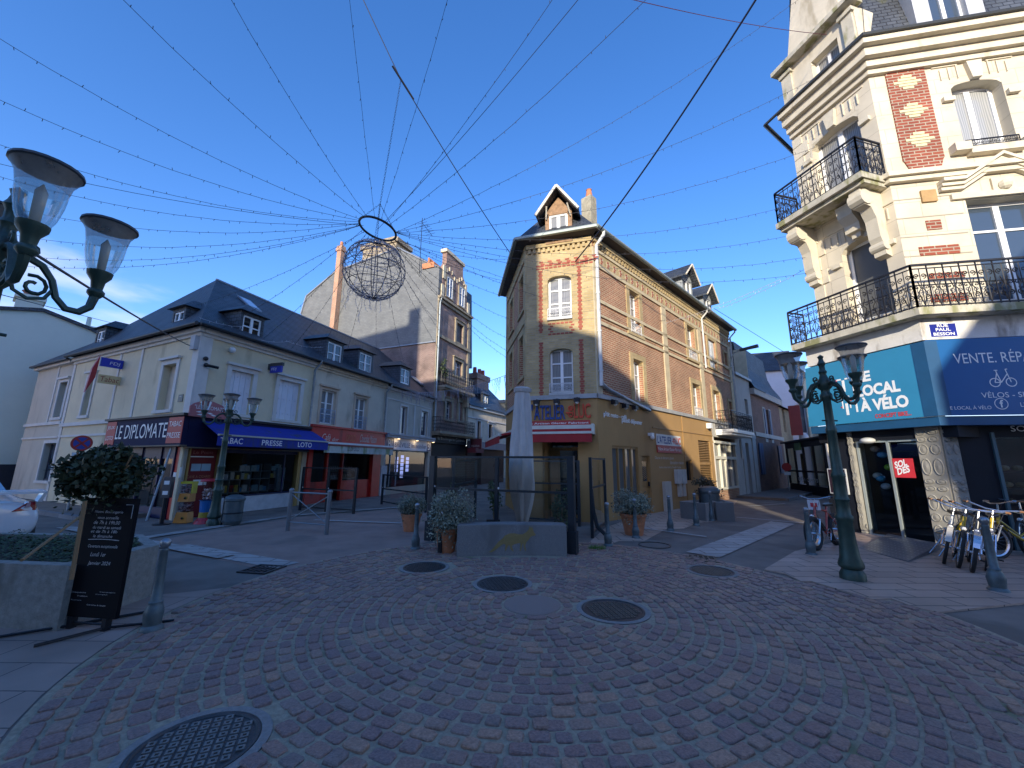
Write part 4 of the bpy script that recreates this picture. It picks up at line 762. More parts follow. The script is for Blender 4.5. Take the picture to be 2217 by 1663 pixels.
# stone bands, pilasters, cornice, scrolled gable
mb = MB()
mb.fbox(T_, 0, .32, 3.6, TH, 0, .07); mb.fbox(T_, TW - .32, TW, 3.6, TH, 0, .07)
for z in (TH - .25, 10.1, 7.1): mb.fbox(T_, -.02, TW + .02, z, z + .22, .0, .14)
mb.fbox(T_, -.05, TW + .05, TH - .02, TH + .14, 0, .3)
mb.build('stone_bands', dkbuff, bT)
mb = MB()
for h in lowh: surround(T_, h, dkbuff, bT, .2, .09, head=1)
gx = T_.px(990, 545)[1]; gz = gx - .3
c0 = .35; c1 = TW - .35; gm = TW / 2; zz = TH + .14
pts = [(c0, zz), (c1, zz), (c1, zz + .7), (c1 - .25, zz + .95), (c1 - .3, zz + 1.7), (c1 - .55, zz + 2.4), (c1 - .95, zz + 2.9), (c1 - 1.0, gz - .5), (c0 + .5, gz - .5), (c0 + .5, zz + 2.9), (c0 + .2, zz + 2.4), (c0 + .05, zz + 1.6), (c0 + .1, zz + .95), (c0, zz + .7)]
mb = MB(); mb.fprism(T_, pts, -.35, .02); mb.build('scrolled_gable', oldbrick, bT)
mb = MB(); mb.fbox(T_, c0 + .35, c1 - .85, gz - .5, gz - .25, -.42, .12); mb.fbox(T_, c0 - .08, c0 + .24, zz, zz + 1.0, .02, .1); mb.fbox(T_, c1 - .24, c1 + .08, zz, zz + 1.0, .02, .1); mb.fbox(T_, c0 + .05, c0 + .35, zz + 1.5, zz + 2.5, .02, .1); mb.fbox(T_, c1 - .65, c1 - .4, zz + 1.5, zz + 2.4, .02, .1)
for k in range(9): u = c0 + .5 + k * (c1 - c0 - 1) / 8; z = zz + 2.15 + .25 * math.sin(k * 1.3); mb.fbox(T_, u, u + .12, z, z + .3, .02, .09)
mb.build('gable_ornament', M('lit_cream_stone', (.6, .52, .36), .8, var=.15, vs=4), bT)  # sunlit highlights of the gable put into this paler stone colour
white_rib = MB(); white_rib.fprism(T_, [(-.02, gz - .9), (c0 + .5, gz - .5), (c0 + .2, gz - 1.6), (c0 + .02, gz - 2.0), (-.1, gz - 2.0)], -.4, -.3) if False else None
for (s_, z) in ((.95, zz + .35), (gm + .45, zz + .35)): h = (s_, s_ + .75, z, z + 1.5); win(T_, h, bT, upvc, midglass, rec=-.09, trans=(.65,), fw_=.05); surround(T_, h, dkbuff, bT, .15, .09)
for h in lowh: win(T_, h, bT, upvc, midglass, trans=(.65,) if h[3] > 9 else (.33, .66), mull=1, fw_=.045)
def balcony(fa, s0, s1, zb, zt_, o, parent, mat=iron, slab=None, mod=.32, th=.16, name='balcony', r=.009, style=0):
    mb = MB(); mb.fbox(fa, s0 - .04, s1 + .04, zb - th, zb, 0, o + .06); mb.fbox(fa, s0, s1, zb - th - .1, zb - th, 0, o - .06); b = mb.build(name, slab or dkbuff, parent)
    mb = MB(); railing(mb, fa.at(s0, o), fa.at(s1, o), zb, zt_, mod, r, style=style); railing(mb, fa.at(s0, 0), fa.at(s0, o), zb, zt_, mod, r, style=style); railing(mb, fa.at(s1, o), fa.at(s1, 0), zb, zt_, mod, r, style=style); mb.build('railing', mat, b); return b
balcony(T_, .35, TW - .2, 6.75, 7.75, .65, bT, r=.012); balcony(T_, .0, TW + .1, 3.68, 4.6, .6, bT, r=.012)
mb = MB()
for s_ in (.6, TW - .6): mb.fprism(T_, [(s_ - .16, 5.7), (s_ + .16, 5.7), (s_ + .16, 6.55), (s_ - .16, 6.55)], .0, .4)
mb.build('balcony_bracket', dkbuff, bT)
mb = leafy(T_.P(.75, 8.0, .35), (.45, .45, .75), 500, .09, random.Random(4), 8); mb.build('creeper', M('balcony_leaf', (.05, .075, .03), .7, island=.4), bT)
pipe(T_, .06, 3.6, TH, bT, M('pale_pipe', (.45, .5, .5), .5), o=.16, kick=.1)
# chimneys of the tall house
u, z1 = TS.px(737, 530, .35); ub = TS.px(722, 680, .35)[0]
mb = MB(); mb.fbox(TS, u - .22, u + .22, 8.5, z1 - .55, .02, .42); mb.fbox(TS, u - .3, u + .3, z1 - .55, z1 - .3, -.03, .48); mb.fbox(TS, u - .26, u + .26, z1 - .3, z1 - .1, 0, .44); c = mb.build('brick_chimney_stack', MBR('orange_brick', (.50, .22, .10), (.40, .17, .09), (.45, .38, .3), .22, .075, .012, .15), bT); mb = MB(); mb.lathe([(.13, z1 - .1), (.11, z1 + .3)], 10, (*TS.at(u, .22), 0)); mb.build('chimney_pot', terra, c)
a, b = TS.px(782, 560), TS.px(858, 560); t = TS.px(820, 518)
mb = MB(); mb.fbox(TS, a[0] + .1, b[0] - .1, b[1] - 1.2, t[1] - .6, -1.6, -.02); mb.fbox(TS, a[0] - .1, b[0] + .1, t[1] - .6, t[1] - .25, -1.75, .1); mb.fbox(TS, a[0] + .25, b[0] - .25, t[1] - .25, t[1], -1.5, -.1); mb.build('chimney_block', dkbuff, bT)
a = T_.px(960, 560)[1]; mb = MB(); mb.fbox(T_, -.1, .75, zz + 2.2, zz + 2.6, -1.4, -.4); 
for k in range(4): mb.lathe([(.09, zz + 2.6), (.08, zz + 3.0)], 8, (*T_.at(-.02 + k * .2, -.9), 0))
mb.build('pot_row', terra, bT)
mb = MB(); mb.tube([T_.P(-.25, zz + 1.8, -1.5), T_.P(-.25, zz + 6.2, -1.5)], .025, 5)
for k in range(6): mb.tube([T_.P(-.25 + k * .22, zz + 5.8 - k * .05, -1.9), T_.P(-.25 + k * .22, zz + 5.8 - k * .05, -1.1)], .012, 4)
mb.tube([T_.P(-.35, zz + 5.85, -1.5), T_.P(1.1, zz + 5.5, -1.5)], .015, 4); mb.build('aerial', iron, bT)
# --- lower house beyond, with the pub front
F_ = Fa(T_.at(TW), 25.5); bF = thing('pale_far_house', 'pale two-storey house beyond the tall brick house', 'building', (*F_.at(0), 0))
h1 = hole4(F_, (1033, 911), (1041, 913), (1033, 950), (1040, 953)); h2 = hole4(F_, (1058, 918), (1067, 920), (1057, 953), (1065, 956)); FL = max(F_.px(1098, 900)[0], h2[1] + 1.4); FE = F_.px(1026, 880)[1]
print('F', h1, h2, FL, FE)
mb = MB(); mb.wall(F_, 0.05, FL, 2.9, FE, [h1, h2], .2); mb.build('wall', creamB, bF)
for h in (h1, h2): win(F_, h, bF, M('brown_frame', (.08, .05, .04), .6), dkglass); surround(F_, h, trim, bF, .14, .03, head=1)
mb = MB(); mb.fbox(F_, 0.05, FL, FE - .2, FE, 0, .2); mb.fbox(F_, .05, FL, FE - .95, FE - .85, 0, .06); mb.build('cornice', trim, bF)
mb = MB(); mb.quad(F_.P(0, FE, .3), F_.P(FL + 1, FE, .3), F_.P(FL + 1, FE + 3.2, -3), F_.P(0, FE + 3.2, -3)); mb.quad(F_.P(0, FE + 3.2, -3), F_.P(FL + 1, FE + 3.2, -3), F_.P(FL + 1, FE, -6), F_.P(0, FE, -6)); mb.build('roof', slate, bF)
hd = hole4(F_, (1047, 856), (1053, 858), (1046, 876), (1053, 880), -.3); hd = (hd[0], max(hd[1], hd[0] + .8), hd[2], hd[3]); dormer(F_, hd, bF, back=2, o=-.3)
hd2 = (hd[0] + 4.2, hd[0] + 5.1, hd[2] - .3, hd[3] - .2); dormer(F_, hd2, bF, back=2, o=-.3)
ct = F_.px(1050, 812, -2.0); mb = MB(); mb.fbox(F_, ct[0] - 1.1, ct[0] + 1.1, FE + 1, ct[1] - .5, -3.2, -2.2); mb.fbox(F_, ct[0] - 1.25, ct[0] + 1.25, ct[1] - .5, ct[1], -3.3, -2.1); c = mb.build('chimney', oldbrick, bF)
for k, s_ in enumerate((-.7, .15, .8)): mb = MB(); mb.lathe([(.2, ct[1]), (.17, ct[1] + .65)], 10, (*F_.at(ct[0] + s_, -2.7), 0)); mb.build('chimney_pot', M('red_pot', (.32, .07, .05), .8), c)
mb = MB(); mb.fbox(F_, .1, FL, 0, 2.9, -.4, -.3); mb.fbox(F_, .1, .4, 0, 2.9, -.3, .02); mb.fbox(F_, 2.3, 2.5, 0, 2.9, -.3, .02); mb.build('shopfront', M('dark_maroon_front', (.035, .01, .012), .6, spec=.2), bF)
mb = MB(); mb.fbox(F_, .2, FL - .1, 2.75, 3.3, .0, .15); sb = mb.build('shop_fascia', M('grey_mauve_fascia', (.18, .17, .19), .6), bF); lettering(F_, "Billy's Pub Inn", 1.6, 3.9, 2.9, 3.15, M('pale_letter', (.55, .55, .52), .6), sb, o=.16) if False else None
mb = MB(); mb.fbox(F_, -.3, .9, 2.4, 2.75, .3, 1.0); mb.build('small_awning', M('dark_red_awning', (.14, .02, .025), .7), bF)
X3 = perp(F_, .4); ps = thing('pub_sign', 'dark red projecting sign beside the pale far house', 'sign', F_.P(.4, 2.6, .5)); mb = MB(); mb.fbox(X3, .1, 1.1, 2.7, 3.45, -.05, .05); pb = mb.build('sign_panel', M('maroon_sign', (.12, .025, .03), .5), ps); Y3 = Fa(X3.at(0), X3.az + 180)
for fa_, s_ in ((X3, (.25, .95)), (Y3, (-.95, -.25))): lettering(fa_, 'PIZZERIA', s_[0], s_[1], 2.85, 2.98, M('pale_letter', (.55, .55, .52), .6), pb, o=.055)
mb = MB(); mb.tube([X3.P(0, 3.5, 0), X3.P(1.15, 3.5, 0)], .02, 5); mb.build('bracket', iron, ps)
# far end of the lane
E_ = Fa((T_.at(TW + 16)), 100); bE = thing('far_lane_house', 'dim slate-roofed house closing the far end of the left lane', 'building', (*E_.at(0), 0))
mb = MB(); mb.wall(E_, -4, 8, 0, 5.4, [(-2.6, -1.8, 3.2, 4.6), (-.6, .2, 3.2, 4.6), (1.4, 2.2, 3.2, 4.6), (-2.8, 3, 0.3, 2.4)], .2); mb.fbox(E_, -4, 8, 0, 5.4, -5, -4.9); mb.build('wall', creamB, bE)
for s_ in (-2.6, -.6, 1.4): win(E_, (s_, s_ + .8, 3.2, 4.6), bE, upvc, midglass)
mb = MB(); mb.fbox(E_, -2.8, 3, .3, 2.4, -.25, -.2); mb.build('shopfront', M('dark_maroon_front', (.035, .01, .012), .6, spec=.2), bE); mb = MB(); mb.quad(E_.P(-4.2, 5.4, .3), E_.P(8, 5.4, .3), E_.P(8, 8.4, -3), E_.P(-4.2, 8.4, -3)); mb.build('roof', slate, bE)
# ================================================================ ICE CREAM SHOP HOUSE (centre)
och = M('ochre_render', (.40, .235, .085), .75, var=.07, vs=1.2, bump=.08, dirt=(.34, .195, .07), ds=1.6, dth=.56); stone = M('buff_stone', (.55, .46, .30), .85, var=.12, vs=4, bump=.2, dirt=(.38, .31, .2), ds=3, dth=.62)
ZC = 3.72; EC = 9.25; CLn = C_.px(1577, 740)[0]; DL = D_.px(1140, 650)[0]
LF = Fa(D_.at(DL), 170.4); LL = LF.px(1097.5, 720)[0]; print('DL', DL, 'LL', LL)     # left flank, s<0 runs away from us
bL = thing('ice_cream_house', 'wedge-shaped brick house with ochre ground floor between the two streets', 'building', (*C_.at(0), 0))
d1 = hole4(D_, (1187, 605), (1237, 600), (1185, 690), (1237, 683)); d1 = (d1[0], d1[1], d1[2], d1[3] + .1); d2 = hole4(D_, (1190, 757), (1240, 752), (1190, 852), (1241, 849))
hs = [hole4(C_, (1361, 629), (1383, 638), (1364, 719), (1385, 729)), hole4(C_, (1487, 705), (1503, 712), (1489, 775), (1506, 782)), hole4(C_, (1532, 734), (1547, 741), (1536, 795), (1551, 800)), hole4(C_, (1566, 762), (1572, 766), (1569, 795), (1575, 797)),
      hole4(C_, (1369, 776), (1392, 785), (1374, 866), (1394, 873)), hole4(C_, (1498, 828), (1516, 837), (1502, 899), (1518, 905)), hole4(C_, (1543, 844), (1558, 850), (1547, 908), (1561, 912)), hole4(C_, (1576, 868), (1583, 871), (1579, 899), (1586, 902))]
print('C windows', [[round(v, 2) for v in h] for h in hs], CLn)
mb = MB(); mb.wall(D_, DL, 0, ZC, EC, [d1, d2], .2); mb.build('front_wall', buff, bL)
mb = MB(); mb.wall(C_, 0, CLn, ZC, EC, hs, .22); mb.build('side_wall', redbrick, bL)
wa, wb = (LF.px(1104, 740)[0], LF.px(1111, 740)[0]), (LF.px(1125, 740)[0], LF.px(1134, 740)[0]); lw = [(*wa, 4.6, 6.1), (*wb, 4.6, 6.1), (*wa, 7.0, 8.4), (*wb, 7.0, 8.4)]
mb = MB(); mb.wall(LF, LL, 0, ZC, EC, lw, .25); mb.quad(LF.P(LL, 0, 0), LF.P(LL, EC, 0), C_.P(CLn, EC, 0), C_.P(CLn, 0, 0)); mb.build('left_wall', redbrick, bL)
for h in lw: win(LF, h, bL, upvc, midglass, arch=.18, wallmat=buff); surround(LF, h, buff, bL, .22, .03)
mb = MB(); mb.fbox(LF, -.2, 0, ZC, EC, 0, .045); mb.fbox(LF, LL, LL + .2, ZC, EC, 0, .045); mb.fbox(LF, LL + .2, -.2, 6.4, 6.75, 0, .04); mb.fbox(LF, LL + .2, -.2, 8.75, EC, 0, .04); mb.build('stone_dressings', buff, bL)
# red brick inlays on the front
mb = MB(); zm = (d1[2] + d2[3]) / 2
for s_ in (d1[0] - .32, d1[1] + .2):
    for za, zb_ in ((ZC + .1, d2[3] + .25), (d1[2] - .5, d1[3] + .2)):
        k = 0; z = za
        while z < zb_: mb.fbox(D_, s_ + (.0 if k % 2 else .03), s_ + (.15 if k % 2 else .12), z, z + .062, 0, .012); z += .075; k += 1
for k in range(7): 
    for j in range(3): u = DL + .45 + k * .3 + (j % 2) * .05; mb.fbox(D_, u, u + .14, EC - .95 + j * .075, EC - .895 + j * .075, 0, .012)
for k in range(13): u = DL + .35 + k * .15; mb.fbox(D_, u, u + .12, d1[3] + .3, d1[3] + .36, 0, .012); mb.fbox(D_, u, u + .12, d1[3] + .4, d1[3] + .46, 0, .012)
for j in range(5):
    for k in range(6): u = d1[0] + .02 + k * .14 + (j % 2) * .06; 
    for k in range(6):
        u = d1[0] + .0 + k * .14 + (j % 2) * .06
        if j in (0, 4) or k in (0, 5): mb.fbox(D_, u, u + .11, d1[2] - .6 + j * .09, d1[2] - .545 + j * .09, 0, .012)
mb.build('red_inlay', M('red_inlay_brick', (.33, .085, .055), .85, island=.25), bL)
mb = MB(); 
for k in range(int(-DL / .17)): u = DL + .08 + k * .17; mb.fbox(D_, u, u + .085, EC - .42, EC - .26, 0, .07)
for k in range(int(CLn / .2)): u = .1 + k * .2; mb.fbox(C_, u, u + .1, EC - .42, EC - .26, 0, .075)
mb.fbox(D_, DL, 0, EC - .26, EC - .1, 0, .1); mb.fbox(C_, 0, CLn, EC - .26, EC - .1, 0, .1); mb.build('dentil_course', buff, bL)
# buff dressings of the long side
mb = MB(); mb.fbox(C_, 0, .3, ZC, EC - .45, 0, .035)
for s_ in (C_.px(1436, 700)[0], C_.px(1513, 740)[0], CLn - .3): mb.fbox(C_, s_ - .2, s_ + .2, ZC, EC - 1.05, 0, .05)
for z, hh in ((EC - 1.1, .12), (EC - .55, .1), (6.15, .1), (6.42, .08), (6.9, .12)): mb.fbox(C_, .3, CLn, z, z + hh, 0, .05)
for k in range(int(CLn / .42)):
    u = .45 + k * .42; mb.fbox(C_, u, u + .2, EC - .92, EC - .66, 0, .02)
mb.build('buff_bands', stone, bL)
mb = MB(); mb.fbox(C_, .3, CLn, EC - .98, EC - .55, .0, .012); mb.build('frieze', buff, bL)
mb = MB()
for k in range(int(CLn / .42)):
    for j in range(3):
        u = .47 + k * .42 + (j % 2) * .04; mb.fbox(C_, u, u + .12, EC - .9 + j * .085, EC - .84 + j * .085, .02, .028)
mb.build('red_inlay', M('red_inlay_brick', (.33, .085, .055), .85, island=.25), bL)
for i, h in enumerate(hs):
    surround(C_, h, buff, bL, .22 if i not in (3, 7) else .12, .04)
    if i == 2:
        mb = MB(); m_ = (h[0] + h[1]) / 2
        for a, b in ((h[0], m_ - .01), (m_ + .01, h[1])):
            mb.fbox(C_, a, b, h[2], h[3], -.1, -.06)
            for k in range(18): z = h[2] + .08 + k * (h[3] - h[2] - .16) / 18; mb.fbox(C_, a + .06, b - .06, z, z + .03, -.06, -.045)
        mb.build('shutter', white, bL)
    else: win(C_, h, bL, upvc, curt, arch=.14 if i not in (3, 7) else 0, wallmat=buff, rail=.38 if i in (0, 1, 5) else None, railmat=M('white_iron', (.6, .6, .6), .5), trans=(.33, .66) if i not in (3, 7) else (), mull=1 if i not in (3, 7) else 0)
for h in (d1, d2): win(D_, h, bL, upvc, curt, arch=.14, wallmat=buff, rail=.3, railmat=M('white_iron', (.6, .6, .6), .5), trans=(.36, .68) if h is d2 else (.36, .68), fw_=.06)
mb = MB(); mb.fbox(D_, d1[0] - .02, d1[1] + .02, d1[2] - .1, d1[2], 0, .07); mb.fbox(D_, d2[0] - .02, d2[1] + .02, d2[2] - .1, d2[2], 0, .07); mb.build('sill', M('pale_sill', (.5, .5, .48), .7), bL)
# ground floor in ochre
gd = (D_.px(1174, 960)[0], D_.px(1251, 960)[0], 0, D_.px(1210, 953)[1])
g1 = hole4(C_, (1325, 963), (1384, 970), (1330, 1098), (1384, 1098)); g2 = hole4(C_, (1392, 986), (1409, 988), (1392, 1110), (1411, 1104)); g3 = hole4(C_, (1485, 995), (1500, 997), (1488, 1044), (1501, 1044)); g4 = hole4(C_, (1512, 952), (1539, 957), (1520, 1070), (1544, 1070))
SX = C_.px(1547, 1000)[0]; SXE = C_.px(1594, 1000)[0]; g5 = (SX + .05, SXE, .55, C_.px(1570, 962)[1])
g2 = (g2[0], g2[1], 0, g2[3]); g1 = (g1[0], g1[1], .25, g1[3])
mb = MB(); mb.wall(D_, DL, 0, 0, ZC, [gd], .3); mb.wall(C_, 0, SX, 0, ZC, [g1, g2, g3, g4], .12); mb.wall(LF, LL, 0, 0, ZC, [(LL + .5, -.6, .5, 2.2)], .2); mb.build('ground_floor_wall', och, bL)
mb = MB(); mb.fbox(D_, DL, .0, ZC - .04, ZC + .1, 0, .07); mb.fbox(C_, 0, CLn, ZC - .04, ZC + .1, 0, .07); mb.fbox(LF, LL, 0, ZC - .04, ZC + .1, 0, .07); mb.build('string_course', M('grey_ledge', (.36, .36, .35), .8, var=.2, vs=3), bL)
ocd = M('ochre_woodwork', (.33, .19, .065), .55, var=.1)
mb = MB(); m2 = MB()
n = 4; q = (g1[1] - g1[0]) / n
for k in range(n + 1): mb.fbox(C_, g1[0] + k * q - (.03 if k else 0), g1[0] + k * q + (.03 if k < n else 0), g1[2], g1[3], -.12, -.03)
mb.fbox(C_, g1[0], g1[1], g1[3] - .08, g1[3], -.11, -.035); f = mb.build('window', ocd, bL); m2.quad(C_.P(g1[0], g1[2], -.1), C_.P(g1[1], g1[2], -.1), C_.P(g1[1], g1[3], -.1), C_.P(g1[0], g1[3], -.1)); m2.build('pane', MCURT('grey_blind', (.2, .21, .2), (.06, .07, .07)), f)
mb = MB(); mb.fbox(C_, g2[0], g2[1], 0, g2[3], -.12, -.09); mb.fbox(C_, g2[0] + .1, g2[1] - .1, .15, .8, -.09, -.07); dr = mb.build('door', ocd, bL); mb = MB(); mb.fbox(C_, g2[0] + .14, g2[1] - .14, 1.1, g2[3] - .2, -.09, -.08); mb.build('door_pane', dkglass, dr); mb = MB()
for k in range(10): z = 1.12 + k * (g2[3] - 1.4) / 9; mb.tube([C_.P(g2[0] + .14, z, -.07), C_.P(g2[1] - .14, z + .12, -.07)], .009, 4)
mb.build('door_grille', ocd, dr); mb = MB(); mb.fbox(C_, g2[1] - .1, g2[1] - .05, .92, 1.08, -.07, -.02); mb.build('handle', iron, dr)
win(C_, g3, bL, ocd, dkglass, mull=0, rec=.06)
mb = MB(); k = 0; z = g4[2]
while z < g4[3] - .04: mb.fbox(C_, g4[0] + .03, g4[1] - .03, z, z + .035, -.09, -.02 if k % 1 == 0 else -.05); z += .075; k += 1
mb.fbox(C_, g4[0], g4[1], (g4[2] + g4[3]) / 2 + .1, (g4[2] + g4[3]) / 2 + .22, -.08, -.01); mb.build('louvre', ocd, bL); mb = MB(); mb.fbox(C_, g4[0], g4[1], g4[2], g4[3], -.14, -.1); mb.build('louvre_back', M('dark_ochre', (.10, .065, .025), .8), bL)
mb = MB(); mb.fbox(C_, 3.6, SX, 3.0, 3.03, .0, .03)
for u in (C_.px(1477, 930)[0], ): mb.fbox(C_, u, u + .04, .0, ZC - .05, 0, .03)
mb.build('moulding', ocd, bL)
# shop with cream woodwork at the far end
crw = M('cream_woodwork', (.66, .62, .50), .5, var=.05)
mb = MB(); mb.fbox(C_, SX, CLn + .6, 3.0, ZC - .05, -.2, .0); mb.fbox(C_, SX, SX + .06, 0, 3.0, -.2, .04); mb.fbox(C_, SXE, SXE + 1.2, 0, 3.0, -.2, .02); mb.build('shop_wall', M('shaded_cream', (.5, .47, .42), .8), bL)  # shade put into the shop wall's colour, a darker cream
mb = MB(); mb.fbox(C_, SX + .06, SXE, 0, .55, -.1, .0); mb.build('brick_stallriser', redbrick, bL)
mb = MB(); n = 4; q = (g5[1] - g5[0] - .05) / n; zt_ = g5[3]; zc = zt_ - .75
for k in range(n + 1): mb.fbox(C_, g5[0] + k * q, g5[0] + k * q + .07, .55, zt_, -.12, .03)
mb.fbox(C_, g5[0], g5[1], zc, zc + .14, -.11, .04); mb.fbox(C_, g5[0] - .05, g5[1] + .1, zt_, zt_ + .12, -.12, .1); mb.fbox(C_, g5[0], g5[1], .5, .6, -.12, .05); f = mb.build('shop_window', crw, bL); mb = MB(); mb.quad(C_.P(g5[0], .55, -.08), C_.P(g5[1], .55, -.08), C_.P(g5[1], zt_, -.08), C_.P(g5[0], zt_, -.08)); mb.build('pane', MCURT('shop_display_glass', (.30, .3, .28), (.04, .045, .05)), f)
ba, bb = C_.px(1550, 930)[0], C_.px(1597, 942)[0]; balcony(C_, ba, bb, C_.px(1550, 928)[1] - .05, C_.px(1550, 928)[1] + .85, .75, bL, slab=white, mod=.3, r=.012)
# roof
e0, e1, e2 = D_.P(DL - .3, EC, .38), D_.P(.22, EC, .42), C_.P(CLn + .2, EC, .38); rz = EC + 2.6; lv = LF.P(LL - .2, EC, .35)
r0 = D_.P(-1.2, rz, -1.6); r1 = C_.P(CLn, rz + .2, -3.0); r2 = LF.P(LL, rz, -2.0)
mb = MB(); mb.quad(e0, e1, r0); mb.quad(e1, e2, r1, r0); mb.quad(lv, e0, r0, r2); mb.quad(r0, r1, r2); mb.quad(e0, lv, e2, e1); mb.build('roof', slate, bL)
pg2 = M('patina_gutter', (.30, .34, .31), .5, .3)
for (p, q) in ((e0, e1), (e1, e2), (lv, e0)): mb = MB(); mb.tube([p + Vector((0, 0, .03)), q + Vector((0, 0, .03))], .075, 8); mb.build('gutter', pg2, bL, smooth=True)
mb = MB(); mb.quad(D_.P(DL - .1, EC - .09, .0), D_.P(.05, EC - .09, 0), D_.P(.2, EC - .03, .4), D_.P(DL - .3, EC - .03, .36)); mb.quad(C_.P(0, EC - .09, 0), C_.P(CLn, EC - .09, 0), C_.P(CLn, EC - .03, .36), C_.P(0, EC - .03, .4)); mb.build('soffit', M('dark_soffit', (.06, .05, .045), .8), bL)
pipe(C_, .12, ZC + .35, EC, bL, M('white_pipe', (.62, .62, .6), .5), o=.1, kick=.3, r=.06)
mb = MB(); mb.tube([C_.P(.12, ZC + .6, .1), C_.P(.14, ZC + .42, .12), C_.P(.5, ZC + .3, .1), C_.P(2.1, ZC + .05, .1), C_.P(3.3, ZC - .12, .1)], .055, 8); mb.build('sloping_drainpipe', zinc, bL, smooth=True)
pipe(C_, C_.px(1513, 660)[0], 6.3, EC, bL, M('white_pipe', (.62, .62, .6), .5)) ; pipe(C_, CLn + .1, 2, EC, bL, M('white_pipe', (.62, .62, .6), .5))
# timber dormer with open gable on the front
dh = hole4(D_, (1189, 466), (1229, 461), (1189, 514), (1229, 508), .12); apx = D_.px(1202, 412, .2); 
f2 = D_.off(.12); a, b = D_.px(1181, 460, .12)[0], D_.px(1237, 455, .12)[0]; zb_ = dh[2] - .25; ze = dh[3] + .12; timber = M('weathered_timber', (.30, .18, .10), .8, var=.35, vs=(9), bump=.3)
mb = MB(); mb.wall(f2, a, b, zb_, ze, [dh], .06); mb.quad(f2.P(a, ze, 0), f2.P(b, ze, 0), f2.P((a + b) / 2, apx[1] - .25, 0)); mb.fbox(f2, a - .01, a, zb_, ze, -2.2, 0); mb.fbox(f2, b, b + .01, zb_, ze, -2.2, 0); dm = mb.build('timber_dormer', timber, bL)
mb = MB()
for sg_, s_ in ((1, a), (-1, b)): 
    m_ = (a + b) / 2; e_ = s_ - .28 * sg_; ezz = ze - .28
    mb.hull8([f2.P(e_, ezz, .35), f2.P(m_, apx[1] - .12, .35), f2.P(m_, apx[1] - .12, -2.4), f2.P(e_, ezz, -2.4), f2.P(e_, ezz + .09, .35), f2.P(m_, apx[1], .35), f2.P(m_, apx[1], -2.4), f2.P(e_, ezz + .09, -2.4)][::1])
mb.build('dormer_roof', slate, dm)
mb = MB()
for sg_, s_ in ((1, a), (-1, b)):
    m_ = (a + b) / 2; e_ = s_ - .28 * sg_; ezz = ze - .28; mb.tube([f2.P(e_, ezz, .37), f2.P(m_, apx[1] - .04, .37)], .055, 4); mb.tube([f2.P(s_ + .03 * sg_, ezz, .05), f2.P(s_ + .1 * sg_, ezz + .3, .33)], .03, 4)
mb.build('barge_board', M('cream_bargeboard', (.62, .56, .45), .6), dm); win(f2, dh, dm, upvc, curt, rec=.03, trans=(), fw_=.07, name='dormer_window')
for tl, tr, bl, br in (((1480, 604), (1497, 612), (1480, 645), (1497, 653)), ((1524, 644), (1538, 650), (1526, 672), (1539, 680))):
    h = hole4(C_, tl, tr, bl, br, .05); f3 = C_.off(.05); a3, b3_, c3, d3 = h; b3_ = max(b3_, a3 + .7); h = (a3, b3_, c3, d3)
    mb = MB(); mb.wall(f3, a3 - .12, b3_ + .12, c3 - .3, d3 + .1, [h], .06); m_ = (a3 + b3_) / 2; ap = d3 + .75; mb.quad(f3.P(a3 - .12, d3 + .1, 0), f3.P(b3_ + .12, d3 + .1, 0), f3.P(m_, ap - .15, 0)); mb.fbox(f3, a3 - .13, a3 - .12, c3 - .3, d3 + .1, -1.8, 0); mb.fbox(f3, b3_ + .12, b3_ + .13, c3 - .3, d3 + .1, -1.8, 0); dm = mb.build('dormer', M('lead_grey_cheek', (.30, .32, .33), .7), bL)
    mb = MB()
    for s_ in (a3 - .4, b3_ + .4): mb.hull8([f3.P(s_, d3 - .12, .3), f3.P(m_, ap - .08, .3), f3.P(m_, ap - .08, -2), f3.P(s_, d3 - .12, -2), f3.P(s_, d3 - .04, .3), f3.P(m_, ap, .3), f3.P(m_, ap, -2), f3.P(s_, d3 - .04, -2)])
    mb.build('dormer_roof', slate, dm); mb = MB()
    for s_ in (a3 - .4, b3_ + .4): mb.tube([f3.P(s_, d3 - .1, .31), f3.P(m_, ap - .04, .31)], .045, 4)
    mb.build('barge_board', M('cream_bargeboard', (.62, .56, .45), .6), dm); win(f3, h, dm, upvc, curt, rec=.03, mull=1)
# chimneys
p = C_.px(1284, 505, -1.2); p2 = C_.px(1276, 424, -1.2); mb = MB(); cu = C_.px(1278, 500, -1.2)[0]; zt_ = C_.px(1278, 432, -1.2)[1]; mb.fbox(C_, cu - .2, cu + .2, EC + .2, zt_, -1.45, -1.0); c = mb.build('chimney', M('rendered_chimney', (.33, .30, .22), .9, var=.3, vs=6, bump=.4), bL); mb = MB(); mb.lathe([(.13, zt_), (.14, zt_ + .1), (.1, zt_ + .35), (.12, zt_ + .38)], 10, (*C_.at(cu, -1.2), 0)); mb.build('chimney_pot', terra, c)
l0 = LF.px(1140, 510, -1.2); cu = D_.px(1155, 515, -1.6)[0]; zt_ = D_.px(1155, 512, -1.6)[1]; mb = MB(); mb.fbox(D_, cu - .3, cu + .5, EC + .3, zt_, -2.0, -1.5); c = mb.build('chimney', redbrick, bL)
for k in (-.12, .35): mb = MB(); mb.lathe([(.11, zt_), (.09, zt_ + .28)], 10, (*D_.at(cu + k, -1.75), 0)); mb.build('chimney_pot', terra, c)
